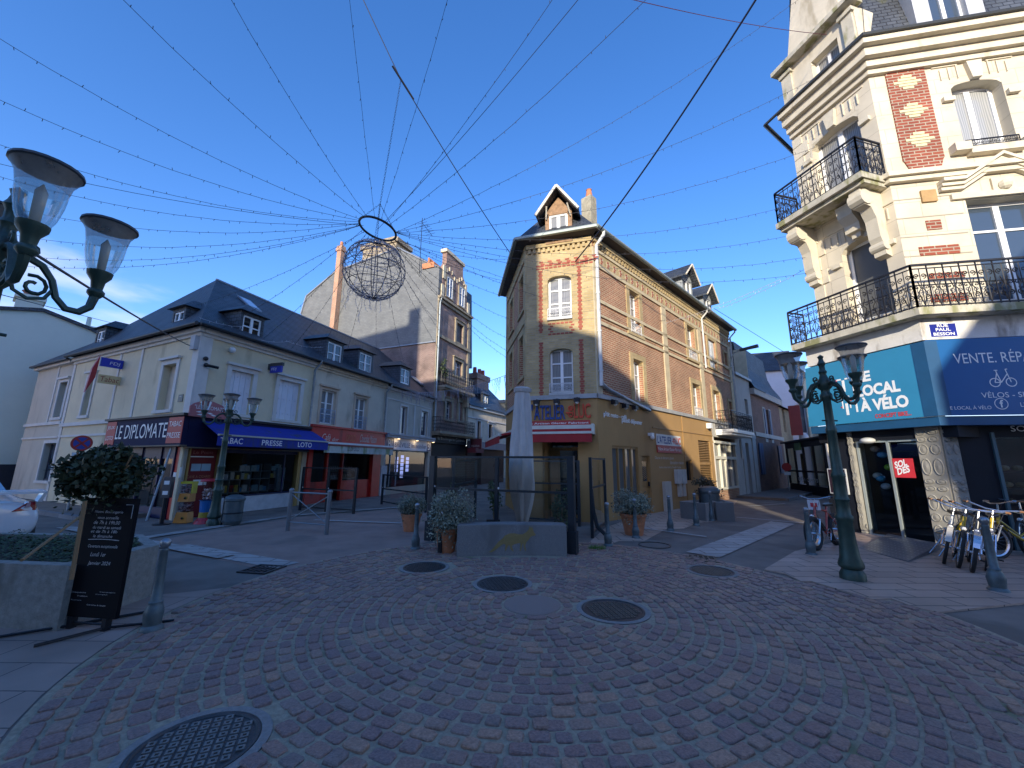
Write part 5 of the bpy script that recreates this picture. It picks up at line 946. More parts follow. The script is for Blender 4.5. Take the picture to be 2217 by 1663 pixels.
# lettering and signs
blu = M('blue_letter', (.02, .06, .22), .5, var=.25, vs=6); red_ = M('red_letter', (.62, .06, .02), .5, var=.1)
ltp(D_, "L'", (1138, 910), (1153, 876), blu, bL, .05, bold=.012, thick=.045); ltp(D_, 'ATELIER', (1156, 909), (1223, 876), blu, bL, .05, bold=.012, thick=.045); ltp(D_, 'de', (1225, 904), (1240, 878), red_, bL, .05, bold=.012, rot=1, thick=.045); ltp(D_, 'LUC', (1243, 906), (1278, 873), red_, bL, .05, bold=.012, thick=.045)
a, b = D_.px(1122, 922, .03), D_.px(1278, 909, .03); mb = MB(); mb.fbox(D_, a[0], b[0], a[1] - .02, b[1] + .0, .0, .03); bd = mb.build('red_name_band', M('red_band', (.42, .04, .03), .5), bL); lettering(D_, 'Maître Artisan Glacier Fabricant', a[0] + .05, b[0] - .05, a[1] + .03, b[1] - .05, wht, bd, o=.034, bold=.01)
aw0, aw1 = DL + .12, D_.px(1284, 925, .3)[0]; z1 = D_.px(1284, 921, .05)[1]
mb = MB(); mb.fbox(D_, aw0, aw1, z1 - .12, z1, 0, .34); mb.fbox(D_, aw1 - .04, aw1 + .03, z1 - .28, z1 + .02, .0, .42); mb.fbox(D_, aw0, aw1, z1 - .27, z1 - .2, .3, .46); ac = mb.build('awning_cassette', M('cream_cassette', (.62, .6, .5), .5), bL)
mb = MB(); mb.fbox(D_, aw0, aw1 - .04, z1 - .2, z1 - .12, .05, .4); mb.fbox(D_, aw0, aw1 - .03, z1 - .52, z1 - .27, .43, .445); mb.build('awning_cloth', M('red_awning', (.34, .018, .02), .75), ac)
lf0 = -.1; mb = MB(); mb.fbox(LF, LL, lf0, z1 - .12, z1, 0, .3); mb.fbox(LF, LL, lf0, z1 - .3, z1 - .22, .8, .9); ac = mb.build('awning_cassette', M('cream_cassette', (.62, .6, .5), .5), bL); mb = MB(); mb.hull8([LF.P(LL, z1 - .16, .2), LF.P(lf0, z1 - .16, .2), LF.P(lf0, z1 - .3, .85), LF.P(LL, z1 - .3, .85), LF.P(LL, z1 - .12, .2), LF.P(lf0, z1 - .12, .2), LF.P(lf0, z1 - .24, .85), LF.P(LL, z1 - .24, .85)]); mb.fbox(LF, LL, lf0, z1 - .52, z1 - .3, .86, .88); mb.build('awning_cloth', M('red_awning', (.34, .018, .02), .75), ac)
lettering(LF, 'glaces', -2.2, -.9, 3.2, 3.45, wht, bL, o=.02) ; lettering(LF, 'pâtisseries', -1.9, -.3, 2.85, 3.1, wht, bL, o=.02)
ltp(C_, "p'tit resto - café ...", (1309, 899), (1364, 897), wht, bL, .02, slope=0) if False else None
def sl(body, p_bl, p_br, hgt, mat, par, fa=C_, o=.02, **k):
    a = fa.px(*p_bl, o); b = fa.px(*p_br, o); z = (a[1] + b[1]) / 2; return lettering(fa, body, a[0], b[0], z, z + hgt, mat, par, o, **k)
sl("p'tit resto - café ...", (1308, 903), (1364, 913), .2, wht, bL, bold=.015, thick=.015); sl('pause déjeuner', (1347, 915), (1391, 925), .2, wht, bL, bold=.015, thick=.015)
gl_ = M('grey_white_letter', (.55, .52, .45), .6); sl('Glaces et desserts glacés', (1418, 993), (1459, 999), .13, gl_, bL); sl('fabrication maison', (1451, 1002), (1480, 1008), .12, gl_, bL); sl('Atelier artisanal situé à Trouville-Touques', (1427, 1012), (1475, 1018), .1, gl_, bL)
a, b = C_.px(1422, 980), C_.px(1474, 982); t1, t2 = C_.px(1422, 938), C_.px(1474, 947); z0 = (a[1] + b[1]) / 2; z1_ = (t1[1] + t2[1]) / 2
mb = MB(); mb.fbox(C_, a[0], b[0], z0 + .28, z1_, 0, .03); lb = mb.build('logo_board', M('white_logo_board', (.62, .62, .6), .5), bL); mb = MB(); mb.fbox(C_, a[0], b[0], z0, z0 + .28, 0, .04); mb.build('red_strip', M('red_band', (.42, .04, .03), .5), lb)
Wd = b[0] - a[0]; lettering(C_, "L'ATELIER", a[0] + .04, a[0] + Wd * .6, z0 + .34, z1_ - .06, blu, lb, o=.034, bold=.03); lettering(C_, 'de', a[0] + Wd * .61, a[0] + Wd * .74, z0 + .38, z1_ - .1, red_, lb, o=.034, bold=.03, rot=1); lettering(C_, 'LUC', a[0] + Wd * .75, b[0] - .03, z0 + .34, z1_ - .06, red_, lb, o=.034, bold=.035); lettering(C_, 'Maître Artisan Glacier Fabricant', a[0] + .04, b[0] - .04, z0 + .08, z0 + .2, wht, lb, o=.045)
# door recess
mb = MB(); mb.fbox(D_, gd[0], gd[1], 0, gd[3], -.9, -.8); mb.fbox(D_, gd[0], gd[0] + .1, 0, gd[3], -.8, -.3); mb.build('door_recess', och, bL)
mb = MB(); mb.fbox(D_, gd[0] + .35, gd[0] + .42, 0, 2.1, -.8, -.72); mb.fbox(D_, gd[1] - .12, gd[1], 0, 2.1, -.8, -.72); mb.fbox(D_, gd[0] + .1, gd[1], 2.1, 2.2, -.8, -.7); dr = mb.build('door', ocd, bL); mb = MB(); mb.fbox(D_, gd[0] + .42, gd[1] - .12, .1, 2.1, -.78, -.76); mb.fbox(D_, gd[0] + .15, gd[1] - .02, 2.2, gd[3] - .02, -.78, -.76); mb.build('door_pane', dkglass, dr)
for (x, y, fa) in ((1161, 872, D_), (1205, 870, D_), (1249, 867, D_), (1332, 872, C_), (1355, 880, C_), (1376, 884, C_)):
    s_, z = fa.px(x, y, .2); mb = MB(); mb.tube([fa.P(s_, z + .12, 0), fa.P(s_, z + .1, .14)], .02, 5); mb.fbox(fa, s_ - .09, s_ + .09, z - .05, z + .08, .1, .26); f = mb.build('floodlight', iron, bL); mb = MB(); mb.ball(fa.P(s_, z - .05, .2), .055, 8, 6); mb.build('lamp_glass', white, f)
for x, y, sx_, sz in ((1470, 1028, .2, .34), (1480, 1028, .2, .34)): s_, z = C_.px(x, y, .1); mb = MB(); mb.fbox(C_, s_ - sx_, s_ + sx_, z - sz, z + sz * .6, 0, .14); mb.build('meter_box', M('meter_grey', (.48, .49, .46), .6), bL)
for x, y, a_, b_, c_ in ((1443, 1080, .28, 0, 1.05), (1470, 1075, .11, .45, 1.1), (1479, 1075, .11, .45, 1.1), (1519, 1070, .14, .4, 1.1)): s_, z = C_.px(x, y); mb = MB(); mb.fbox(C_, s_ - a_, s_ + a_, b_, c_, 0, .1); mb.build('cabinet', M('cream_cabinet', (.5, .47, .4), .7), bL)
mb = MB(); s_, z = C_.px(1411, 941, .1); mb.fbox(C_, s_ - .1, s_ + .1, z - .05, z + .06, 0, .15); mb.ball(C_.P(s_, z - .1, .12), .08); tag(mb.build('security_camera', white, base=C_.P(s_, z, 0)), 'white dome camera beside the small shop logo', 'camera'); s_, z = D_.px(1244, 1007, .05) 
mb = MB(); s_, z = C_.px(1536, 922, .1); mb.fbox(C_, s_ - .12, s_ + .12, z - .12, z + .12, 0, .2); tag(mb.build('alarm_box', white, base=C_.P(s_, z, 0)), 'white box at the foot of the ochre side balcony', 'box')
# ================================================================ STREET AWAY TO THE RIGHT
def simple_house(name, label, fa, s0, s1, z1, mat, wins, roof=None, depth=7, wf=upvc, wp=midglass, rm=slate, extra=None, cat='building'):
    b = thing(name, label, cat, (*fa.at(s0), 0)); mb = MB(); mb.wall(fa, s0, s1, 0, z1, wins, .2); mb.fbox(fa, s0, s0 + .004, 0, z1, -depth, 0); mb.fbox(fa, s1 - .004, s1, 0, z1, -depth, 0); mb.build('wall', mat, b)
    for h in wins: win(fa, h, b, wf, wp, mull=1 if h[1] - h[0] > .6 else 0)
    if roof == 'flat': mb = MB(); mb.fbox(fa, s0 - .05, s1 + .05, z1, z1 + .15, -depth, .15); mb.build('roof', lead, b)
    elif roof: mb = MB(); mb.quad(fa.P(s0, z1, .25), fa.P(s1, z1, .25), fa.P(s1, z1 + roof, -depth / 2 * .6), fa.P(s0, z1 + roof, -depth / 2 * .6)); mb.quad(fa.P(s0, z1 + roof, -depth / 2 * .6), fa.P(s1, z1 + roof, -depth / 2 * .6), fa.P(s1, z1, -depth), fa.P(s0, z1, -depth)); mb.quad(fa.P(s0, z1, .25), fa.P(s0, z1 + roof, -depth * .3), fa.P(s0, z1, -depth)); mb.quad(fa.P(s1, z1, .25), fa.P(s1, z1, -depth), fa.P(s1, z1 + roof, -depth * .3)); mb.build('roof', rm, b)
    return b
gs0, gs1 = CLn + .25, C_.px(1640, 1000)[0]; zg = C_.px(1612, 823)[1]; print('grey', gs0, gs1, zg)
gry = M('grey_render', (.42, .41, .38), .85, var=.08, dirt=(.33, .32, .3), ds=1)
bb_ = simple_house('grey_block', 'plain grey rendered block right of the brick house downpipe', C_, gs0, gs1, zg, gry, [(gs0 + 1.7, gs0 + 2.3, zg - 2.6, zg - 1.2), (gs0 + .9, gs0 + 1.5, .1, 2.9), (gs0 + 2.9, gs0 + 3.4, .1, 2.9)], 'flat')
mb = MB(); mb.fbox(C_, gs0, gs1 - .1, 3.2, 3.45, 0, .08)
for s_ in (gs0 + .1, gs0 + 2.2, gs1 - .5): mb.fbox(C_, s_, s_ + .35, 0, 3.2, 0, .06)
mb.build('pilaster', gry, bb_)
bs0, bs1 = gs1 + .02, C_.px(1700, 1000)[0]; zb1 = C_.px(1668, 862)[1]; print('brick', bs0, bs1, zb1)
dbr = MBR('dark_red_brick', (.20, .09, .07), (.15, .065, .05), (.2, .16, .13), .22, .075, .012, .2)
um = (bs0 + bs1) / 2
bk_ = simple_house('mansard_house', 'brick house with blue shutters and curved slate mansard in the right street', C_, bs0, bs1, zb1, dbr, [(um - .6, um + .3, zb1 - 3.0, zb1 - 1.0), (bs0 + .5, bs0 + 1.4, 1.1, 3.0), (bs1 - 1.9, bs1 - 1.0, 1.1, 3.0)], None, wf=M('blue_shutter_frame', (.08, .14, .25), .5))
mb = MB(); n = 6; pr = [(.3, 0), (.12, .4), (-.25, 1.0), (-.5, 1.7), (-.6, 2.6), (-.65, 3.2)]
for (o0, z0_), (o1, z1_) in zip(pr, pr[1:]): mb.quad(C_.P(bs0, zb1 + z0_, o0), C_.P(bs1, zb1 + z0_, o0), C_.P(bs1, zb1 + z1_, o1), C_.P(bs0, zb1 + z1_, o1))
mb.fprism(C_.off(0), [(bs0, zb1), (bs1, zb1), (bs1, zb1 + 3.2), (bs0, zb1 + 3.2)], -7, -.7); mb.build('mansard', slate, bk_)
mb = MB(); mb.fbox(C_, bs0, bs1, zb1 - .35, zb1, 0, .25); mb.fbox(C_, bs0, bs1, 3.4, 3.65, 0, .1); mb.fbox(C_, um - 1.2, um - .62, zb1 - 3.2, zb1 - .9, 0, .03); mb.fbox(C_, um + .32, um + .9, zb1 - 3.2, zb1 - .9, 0, .03); mb.build('stone_band', M('pale_band', (.42, .40, .36), .8), bk_)
mb = MB()
for s_, w2_, za, zb_ in ((um - 1.0, .42, zb1 - 3.0, zb1 - 1.0), (um + .35, .42, zb1 - 3.0, zb1 - 1.0), (bs0 + .5, .43, 1.1, 3.0), (bs0 + .97, .43, 1.1, 3.0), (bs1 - 1.9, .43, 1.1, 3.0), (bs1 - 1.43, .43, 1.1, 3.0)): mb.fbox(C_, s_, s_ + w2_, za, zb_, .035, .07)
mb.build('shutter', M('dull_blue_shutter', (.05, .09, .17), .6), bk_)
mb = MB()
for k, (u, o, hgt) in enumerate(((bs0 + 2.4, -1.2, 1.3), (bs1 - 1.3, -1.2, 1.6), (bs1 - .2, -1.6, 1.0))): mb.fbox(C_, u, u + .8, zb1 + 1.5, zb1 + 1.6 + hgt, o - .6, o)
mb.build('chimney', redbrick, bk_)
mb = MB(); mb.fprism(C_, [(bs0, zg + .0), (bs0 + .05, zg), (bs0 + .05, zb1 + 2.6), (bs0, zb1 + 2.6)], -6, 0); mb.build('party_wall', M('yellowish_gable', (.5, .42, .28), .85, var=.15), bk_)
os0, os1 = bs1 + .02, C_.px(1724, 1000)[0] ; os1 = max(os1, os0 + 3.0)
bo_ = simple_house('ochre_narrow_house', 'narrow ochre brick house with a red banner next to the mansard house', C_, os0, os1, zb1 - .4, M('ochre_brick_far', (.34, .27, .17), .85, var=.2, vs=5), [(os0 + .9, os0 + 1.7, 4.1, 5.9)], 1.6)
mb = MB(); X4 = perp(C_, os0 + 2.2); mb.fbox(X4, .2, .95, 3.9, 6.2, -.02, .02); bn = mb.build('banner', M('red_banner', (.28, .05, .04), .7), base=C_.P(os0 + 2.2, 3.9, .2)); tag(bn, 'red vertical banner hanging in the right street', 'banner')
mb = MB(); mb.ball(C_.P(os0 + 2.6, 3.75, .9), .32, 14, 10); tag(mb.build('globe_lamp', M('pale_globe', (.5, .5, .48), .4), base=C_.P(os0 + 2.6, 3.4, .9), smooth=True), 'pale round globe below the red banner', 'lamp')
# houses closing the view
V_ = Fa(C_.at(os1 + 1.0, .5), 110); zw = V_.px(1745, 845)[1]
s1_, s2_, s3_, s4_ = V_.px(1722, 950)[0], V_.px(1752, 950)[0], V_.px(1772, 950)[0], V_.px(1800, 950)[0]
zt1 = V_.px(1735, 800)[1]; print('V', s1_, s2_, s3_, s4_, zt1)
mb_w = M('bright_white_render', (.66, .65, .66), .85, var=.04)
simple_house('white_tall_house', 'tall white rendered house closing the right street', V_, s1_ - 3.5, s2_, zt1, mb_w, [(s1_ + .3, s1_ + 1.6, 4.2, 6.6)], 2.2)
bq = simple_house('yellow_blue_house', 'pale yellow house with a light blue painted strip down its corner', V_.off(.3), s2_ + .01, s3_, zt1 - .8, M('pale_yellow_render', (.62, .58, .42), .85, var=.05), [], 1.2)
mb = MB(); mb.fbox(V_, s2_ + .6, s3_ - .01, 2.6, zt1 - 3.4, .3, .33); mb.build('blue_strip', M('light_blue_paint', (.25, .45, .55), .7), bq)
zl = V_.px(1785, 930)[1]; simple_house('small_white_house', 'small low white house behind the cycle shop lamp', V_.off(1.2), s3_ + .01, s4_ + 6, zl, creamB, [(s3_ + .8, s3_ + 1.3, zl - 2.2, zl - .7), (s3_ + 2.0, s3_ + 2.5, zl - 2.2, zl - .7)], 'flat')
# glazed terrace on the corner
t0 = G(1712, 1062); t1 = G(1797, 1078); dd = (t1 - t0); az = math.degrees(math.atan2(dd.x, dd.y)); TR = Fa((t0.x, t0.y), az); Lr = math.hypot(dd.x, dd.y); ztr = 3.3
tr = thing('glazed_terrace', 'dark glazed restaurant terrace on the far right corner', 'terrace', (t0.x, t0.y, 0))
mb = MB(); mb.fbox(TR, 0, Lr, 0, .5, -.1, 0); mb.fbox(TR, 0, Lr, 2.75, 3.1, -.12, .02)
for k in range(5): u = k * Lr / 4; mb.fbox(TR, u - .06, u + .06, .5, 2.75, -.1, 0)
mb.fbox(TR, 0, Lr, 1.25, 1.35, -.09, -.01); mb.build('frame', iron, tr)
mb = MB(); mb.quad(TR.P(0, .5, -.05), TR.P(Lr, .5, -.05), TR.P(Lr, 2.75, -.05), TR.P(0, 2.75, -.05)); mb.build('pane', MGLASS('dark_terrace_glass', (.4, .42, .4), .7), tr); mb = MB(); mb.fbox(TR, .1, Lr, 0, 3.0, -3.5, -3.4); mb.fbox(TR, .1, Lr, .02, .05, -3.4, -.1); mb.build('back_wall', M('dim_interior', (.05, .045, .03), .8), tr)
mb = MB()
for u in (.8, Lr - .9): mb.fbox(TR, u, u + .5, .5, 2.4, -.6, -.55)
mb.build('curtain', M('yellowish_curtain', (.4, .33, .15), .8, var=.3, vs=8), tr)
mb = MB(); mb.hull8([TR.P(-.3, 3.1, .2), TR.P(Lr + .8, 3.1, .35), TR.P(Lr + .8, 3.1, -3.5), TR.P(-.3, 3.1, -3.5), TR.P(-.3, 3.2, .2), TR.P(Lr + .8, 3.2, .35), TR.P(Lr + .8, 3.6, -3.5), TR.P(-.3, 3.6, -3.5)]); mb.build('roof', M('black_roof_felt', (.03, .03, .035), .7), tr)
lettering(TR, 'LES 4 CHATS', Lr * .3, Lr * .8, .72, .92, M('pale_letter', (.55, .55, .52), .6), tr, o=.02); 
mb = MB(); u, z = TR.px(1725, 968, .1); mb.fbox(TR, u - .4, u + .6, z - .2, z + .25, .05, .12); mb.build('green_sign', M('green_panel', (.16, .28, .12), .5), tr)
def roadsign(c, h, label, kind, mat_post=zinc):
    t = thing('no_parking_sign', label, 'sign', (c.x, c.y, 0)); mb = MB(); mb.tube([(c.x, c.y, 0), (c.x, c.y, h + .2)], .03, 8); mb.build('post', mat_post, t); v = Vector((-c.x, -c.y, 0)).normalized(); a_ = math.atan2(v.x, v.y); f = Fa((c.x + v.x * .05, c.y + v.y * .05), math.degrees(a_) + 90 + 180 - 180)
    f = Fa((c.x + v.x * .05, c.y + v.y * .05), math.degrees(math.atan2(-v.y, v.x))); f.n = Vector((v.x, v.y)); f.d = Vector((-v.y, v.x))
    def disc(r0, r1, o, mat, nm, par):
        mb = MB(); n = 28
        for k in range(n):
            a, b = 2 * math.pi * k / n, 2 * math.pi * (k + 1) / n; mb.quad(f.P(r0 * math.cos(a), h + r0 * math.sin(a), o), f.P(r1 * math.cos(a), h + r1 * math.sin(a), o), f.P(r1 * math.cos(b), h + r1 * math.sin(b), o), f.P(r0 * math.cos(b), h + r0 * math.sin(b), o))
        return mb.build(nm, mat, par)
    sr = M('sign_red_enamel', (.42, .02, .02), .4); sb_ = M('sign_blue_enamel', (.02, .05, .3), .4)
    mb = MB(); n = 28; mb.prism([f.P(.25 * math.cos(2 * math.pi * k / n), h + .25 * math.sin(2 * math.pi * k / n), 0) for k in range(n)], [f.P(.25 * math.cos(2 * math.pi * k / n), h + .25 * math.sin(2 * math.pi * k / n), .01) for k in range(n)]); d = mb.build('disc', sb_ if kind == 'park' else sr, t); disc(.19, .25, .014, sr, 'red_rim', d)
    if kind == 'park':
        for sg_ in ((1, -1)):
            mb = MB(); mb.quad(*[f.P(*(Vector((x, y)) @ Matrix(((.7071, -.7071 * sg_), (.7071 * sg_, .7071)))) + Vector((0, h)), .016) for x, y in ((-.2, -.028), (.2, -.028), (.2, .028), (-.2, .028))]); mb.build('red_bar', sr, d)
    mb = MB(); mb.fbox(f, -.17, .17, h - .48, h - .3, 0, .012); mb.build('white_plate', white, t); return t
roadsign(G(1710, 1067) + Vector((0, 0, 0)), 1.55, 'round red sign at the corner of the glazed terrace', 'dark'); c = B_.P(-4.15, 0, .9); roadsign(c, 2.22, 'blue and red no parking sign above the planter bush', 'park')
# street lamps on brackets
def bracket_lamp(fa, s_, z, label, out=1.0, ln=.9):
    t = thing('bracket_lamp', label, 'street lamp', fa.P(s_, z, 0)); mb = MB(); mb.tube([fa.P(s_, z - .5, .05), fa.P(s_, z, .15), fa.P(s_, z + .25, out * .5), fa.P(s_, z + .35, out)], .035, 6); mb.build('arm', zinc, t); mb = MB(); mb.ball(fa.P(s_, z + .38, out + ln * .4), .5, 10, 6, (1, 1, 1)) if False else None
    mb.hull8([fa.P(s_ - .12, z + .3, out), fa.P(s_ + .12, z + .3, out), fa.P(s_ + .16, z + .36, out + ln), fa.P(s_ - .16, z + .36, out + ln), fa.P(s_ - .06, z + .42, out), fa.P(s_ + .06, z + .42, out), fa.P(s_ + .1, z + .5, out + ln), fa.P(s_ - .1, z + .5, out + ln)]); mb.build('lamp_head', M('dark_lamp_head', (.06, .06, .06), .5), t)
s_, z = C_.px(1582, 775, .1); bracket_lamp(C_, s_, z, 'dark street lamp head on a bracket by the brick house gutter', .6, .9)
s_, z = C_.px(1716, 860, .1); bracket_lamp(C_, s_, z, 'small bracket lamp before the tall white house', 1.2, 1.0)
# ================================================================ CYCLE SHOP HOUSE (right)
cst = M('cream_limestone', (.61, .545, .415), .8, var=.12, vs=2.2, bump=.2, bs=30, dirt=(.42, .36, .25), ds=2.2, dth=.6); cst2 = M('mossy_limestone', (.5, .46, .36), .85, var=.2, vs=3, bump=.3, dirt=(.26, .25, .12), ds=4, dth=.5)
peel = M('peeling_white_paint', (.66, .63, .58), .8, var=.1, vs=3, dirt=(.30, .26, .22), ds=3.2, dth=.55, bump=.3); vbrick = MBR('vivid_brick', (.30, .07, .035), (.22, .048, .026), (.36, .30, .22), .24, .085, .012, .15)
rr = hole4(RC, (1820, 542), (1903, 491), (1837, 641), (1931, 608)); bR = thing('cycle_shop_house', 'ornate cream stone house with iron balconies over the turquoise cycle shop sign', 'building', (*RC.at(0), 0))
CLh = -2.15; EZr = 12.2; ZS = 4.95
c1 = (rr[0], rr[1], 5.35, rr[3]); t_ = hole4(RC, (1754, 316), (1852, 240), (1772, 400), (1875, 330)); c2 = (t_[0], t_[1], 8.75, t_[3])
q_ = RR.px(2090, 434); r1_ = (q_[0], q_[0] + 1.55, 5.35, q_[1]); t_ = hole4(RR, (2052, 181), (2179, 165), (2094, 324), (2192, 314)); r2_ = t_
print('R', [[round(v, 2) for v in h] for h in (c1, c2, r1_, r2_)])
RLn = 9.0; extra = [(r1_[0] + 3.2, r1_[1] + 3.2, r1_[2], r1_[3]), (r2_[0] + 3.2, r2_[1] + 3.2, r2_[2], r2_[3])]
LS = Fa(RC.at(CLh), 118 + 90 - 0)     # street flank going away
LS = Fa(RC.at(CLh), 236)
mb = MB(); mb.wall(RC, CLh, 0, ZS, EZr, [c1, c2], .3); mb.wall(RR, 0, RLn, ZS, EZr, [r1_, r2_] + extra, .3); mb.build('wall', MBR('limestone_ashlar', (.62, .55, .42), (.57, .50, .38), (.44, .38, .28), .85, .42, .007, .13, (.42, .36, .25), .85, bumpv=.5, mth=.6, ms_s=1.6), bR)
mb = MB(); mb.fbox(LS, -12, 0, 0, EZr, -.3, 0); mb.build('flank_wall', cst2, bR)
for h in (c1, c2): win(RC, h, bR, upvc, curt if h is c2 else M('grey_roller_blind', (.10, .10, .095), .4, var=.05), rec=.26, fw_=.08, mull=1 if h is c2 else 0, arch=.2, wallmat=cst)
for h in [r1_] + extra[:1]: win(RR, h, bR, upvc, midglass, rec=.26, fw_=.08, trans=(.72,))
for h in [r2_] + extra[1:]: win(RR, h, bR, upvc, MCURT('white_curtain_glass', (.40, .40, .39), (.26, .27, .27)), rec=.26, fw_=.08, arch=.16, wallmat=cst, rail=.22, railmat=iron)
# cornices, bands, quoins
MT = math.tan(R((165 - 100.8) / 2))
def mitre(mb, s0, s1, z0, z1, o, i=0.0):
    """band that turns the corner between the chamfer and the right face with a mitred joint"""
    e, e0 = MT * o, MT * i
    A = [(RC, s0, i), (RC, e0, i), (RC, e, o), (RC, s0, o)]; B = [(RR, -e0, i), (RR, s1, i), (RR, s1, o), (RR, -e, o)]
    for q in (A, B): mb.prism([f.P(s, z0, t) for f, s, t in q], [f.P(s, z1, t) for f, s, t in q])
mb = MB()
for z0, z1, o in ((EZr - .5, EZr - .35, .1), (EZr - .35, EZr - .15, .2), (EZr - .15, EZr + .1, .34), (EZr + .1, EZr + .28, .48), (8.5, 8.62, .12), (8.62, 8.74, .2)):
    mitre(mb, CLh, RLn, z0, z1, o)
mb.build('cornice', cst, bR)
mb = MB(); mb.tube([RC.P(CLh - .4, EZr + .3, .52), RC.P(MT * .52, EZr + .3, .52), RR.P(RLn, EZr + .3, .52)], .05, 6); mb.tube([RC.P(CLh - .4, EZr + .3, .52), LS.P(-8, EZr + .3, .5)], .06, 6); mb.build('gutter', gut, bR)
mb = MB()
def blocks(fa, s0, s1, z0, z1, hgt=.42, alt=.16, o=.035, left=True):
    k = 0; z = z0
    while z < z1 - .05:
        e = alt if k % 2 else 0; mb.fbox(fa, s0 - (0 if left else e), s1 + (e if left else 0), z + .012, min(z + hgt, z1) - .012, 0, o); z += hgt; k += 1
blocks(RC, CLh, CLh + .28, ZS + .5, EZr - .55); mb.build('quoins', cst, bR)
mb = MB()
for h, fa in ((c1, RC), (c2, RC), (r2_, RR), (extra[1], RR)):
    mb.fbox(fa, h[0] - .26, h[0] - .02, h[3] - .55, h[3] - .43, 0, .09); mb.fbox(fa, h[1] + .02, h[1] + .26, h[3] - .55, h[3] - .43, 0, .09)
    m_ = (h[0] + h[1]) / 2; mb.fprism(fa, [(m_ - .1, h[3] + .02), (m_ + .1, h[3] + .02), (m_ + .16, h[3] + .5), (m_ - .16, h[3] + .5)], 0, .1)
    for sg in (-1, 1):
        for k in range(3): u = m_ + sg * (.32 + .18 * k); mb.fbox(fa, min(u, u + sg * .02), max(u, u + sg * .02), h[3] + .12, h[3] + .5 - k * .04, 0, .03)
        a_ = m_ + sg * .3; b_ = m_ + sg * .85; mb.fbox(fa, min(a_, b_), max(a_, b_), h[3] + .5, h[3] + .525, 0, .03)
mb.build('carved_head', cst, bR)
# sills with consoles on the right face and the little pediment
mb = MB(); h = r2_; mb.fbox(RR, h[0] - .35, h[0] - .02, h[2] - .12, h[2] + .1, 0, .2); mb.fbox(RR, h[1] + .02, h[1] + .35, h[2] - .12, h[2] + .1, 0, .2); mb.fbox(RR, h[0] - .02, h[1] + .02, h[2] - .2, h[2] - .03, 0, .16)
m_ = (r1_[0] + r1_[1]) / 2; zp = r2_[2] - .35
mb.fprism(RR, [(r1_[0] - .5, zp - .75), (r1_[0] - .2, zp - .75), (m_, zp - .1), (r1_[1] + .2, zp - .75), (r1_[1] + .5, zp - .75), (r1_[1] + .5, zp - .6), (m_, zp + .08), (r1_[0] - .5, zp - .6)], 0, .24) if False else None
for (a, b) in (((r1_[0] - .5, zp - .55), (r1_[0] - .05, zp - .55)), ((r1_[0] - .05, zp - .55), (m_, zp)), ((m_, zp), (r1_[1] + .05, zp - .55)), ((r1_[1] + .05, zp - .55), (r1_[1] + .5, zp - .55))):
    for dz_, o in ((0, .22), (-.09, .15), (-.18, .1)): mb.hull8([RR.P(a[0], a[1] + dz_, o), RR.P(b[0], b[1] + dz_, o), RR.P(b[0], b[1] + dz_, 0), RR.P(a[0], a[1] + dz_, 0), RR.P(a[0], a[1] + dz_ + .08, o), RR.P(b[0], b[1] + dz_ + .08, o), RR.P(b[0], b[1] + dz_ + .08, 0), RR.P(a[0], a[1] + dz_ + .08, 0)])
mb.fbox(RR, m_ - .22, m_ + .22, zp - .95, zp - .5, 0, .05); mb.ball(RR.P(m_, zp - .72, .05), .13, 10, 6); mb.fbox(RR, r1_[0] - .3, r1_[1] + .3, r1_[3] + .02, r1_[3] + .16, 0, .07); mb.build('pediment', cst, bR)
# brick panels with cream lozenges
pa = RR.px(1903, 144); pb = RR.px(2002, 137); pc = RR.px(1975, 357); ps0, ps1 = RR.px(1935, 260)[0], RR.px(2022, 250)[0]
mb = MB(); mb.fbox(RR, ps0, ps1, pc[1] + .1, pa[1] - .1, 0, .03); mb.fprism(RR, [(ps0 + .12, pc[1] - .2), (ps1 - .12, pc[1] - .2), (ps1 - .02, pc[1] + .1), (ps0 + .02, pc[1] + .1)], 0, .03); mb.build('brick_panel', vbrick, bR)
cb_ = M('cream_brick', (.62, .55, .33), .85, var=.15, vs=12); mb = MB(); pm_ = (ps0 + ps1) / 2; zt_ = pa[1] - .5
for k in range(3):
    zc = zt_ - k * .85
    for j, ww in enumerate((.12, .2, .3, .2, .12)): mb.fbox(RR, pm_ - ww, pm_ + ww, zc - j * .085, zc - j * .085 + .07, .03, .045)
mb.build('cream_lozenge', cb_, bR)
mb = MB()
for j in range(2):
    for k in range(5): u = ps0 + .02 + k * .19 + j * .09; mb.fbox(RR, u, min(u + .1, ps1 + .02), pa[1] + j * .11 - .1, pa[1] + j * .11, .03, .08); mb.fbox(RR, u, min(u + .1, ps1 + .02), pa[1] + .62 + j * .11, pa[1] + .73 + j * .11, .0, .08)
mb.build('dentils', cst, bR); mb = MB(); mb.fbox(RR, ps0 - .02, ps1 + .02, pa[1] + .14, pa[1] + .56, 0, .04)
for k in range(5): mb.lathe([(.085, 0), (.1, .02), (.06, .045), (.03, .03), (.0005, .04)], 12, (0, 0, 0), Matrix.Translation(RR.P(ps0 + .1 + k * (ps1 - ps0 - .2) / 4, pa[1] + .35, .035)) @ Vector((RR.n.x, RR.n.y, 0)).to_track_quat('Z', 'Y').to_matrix().to_4x4(), cap=False)
mb.build('terracotta_frieze', M('sand_terracotta', (.42, .26, .11), .8, var=.15, vs=8), bR)
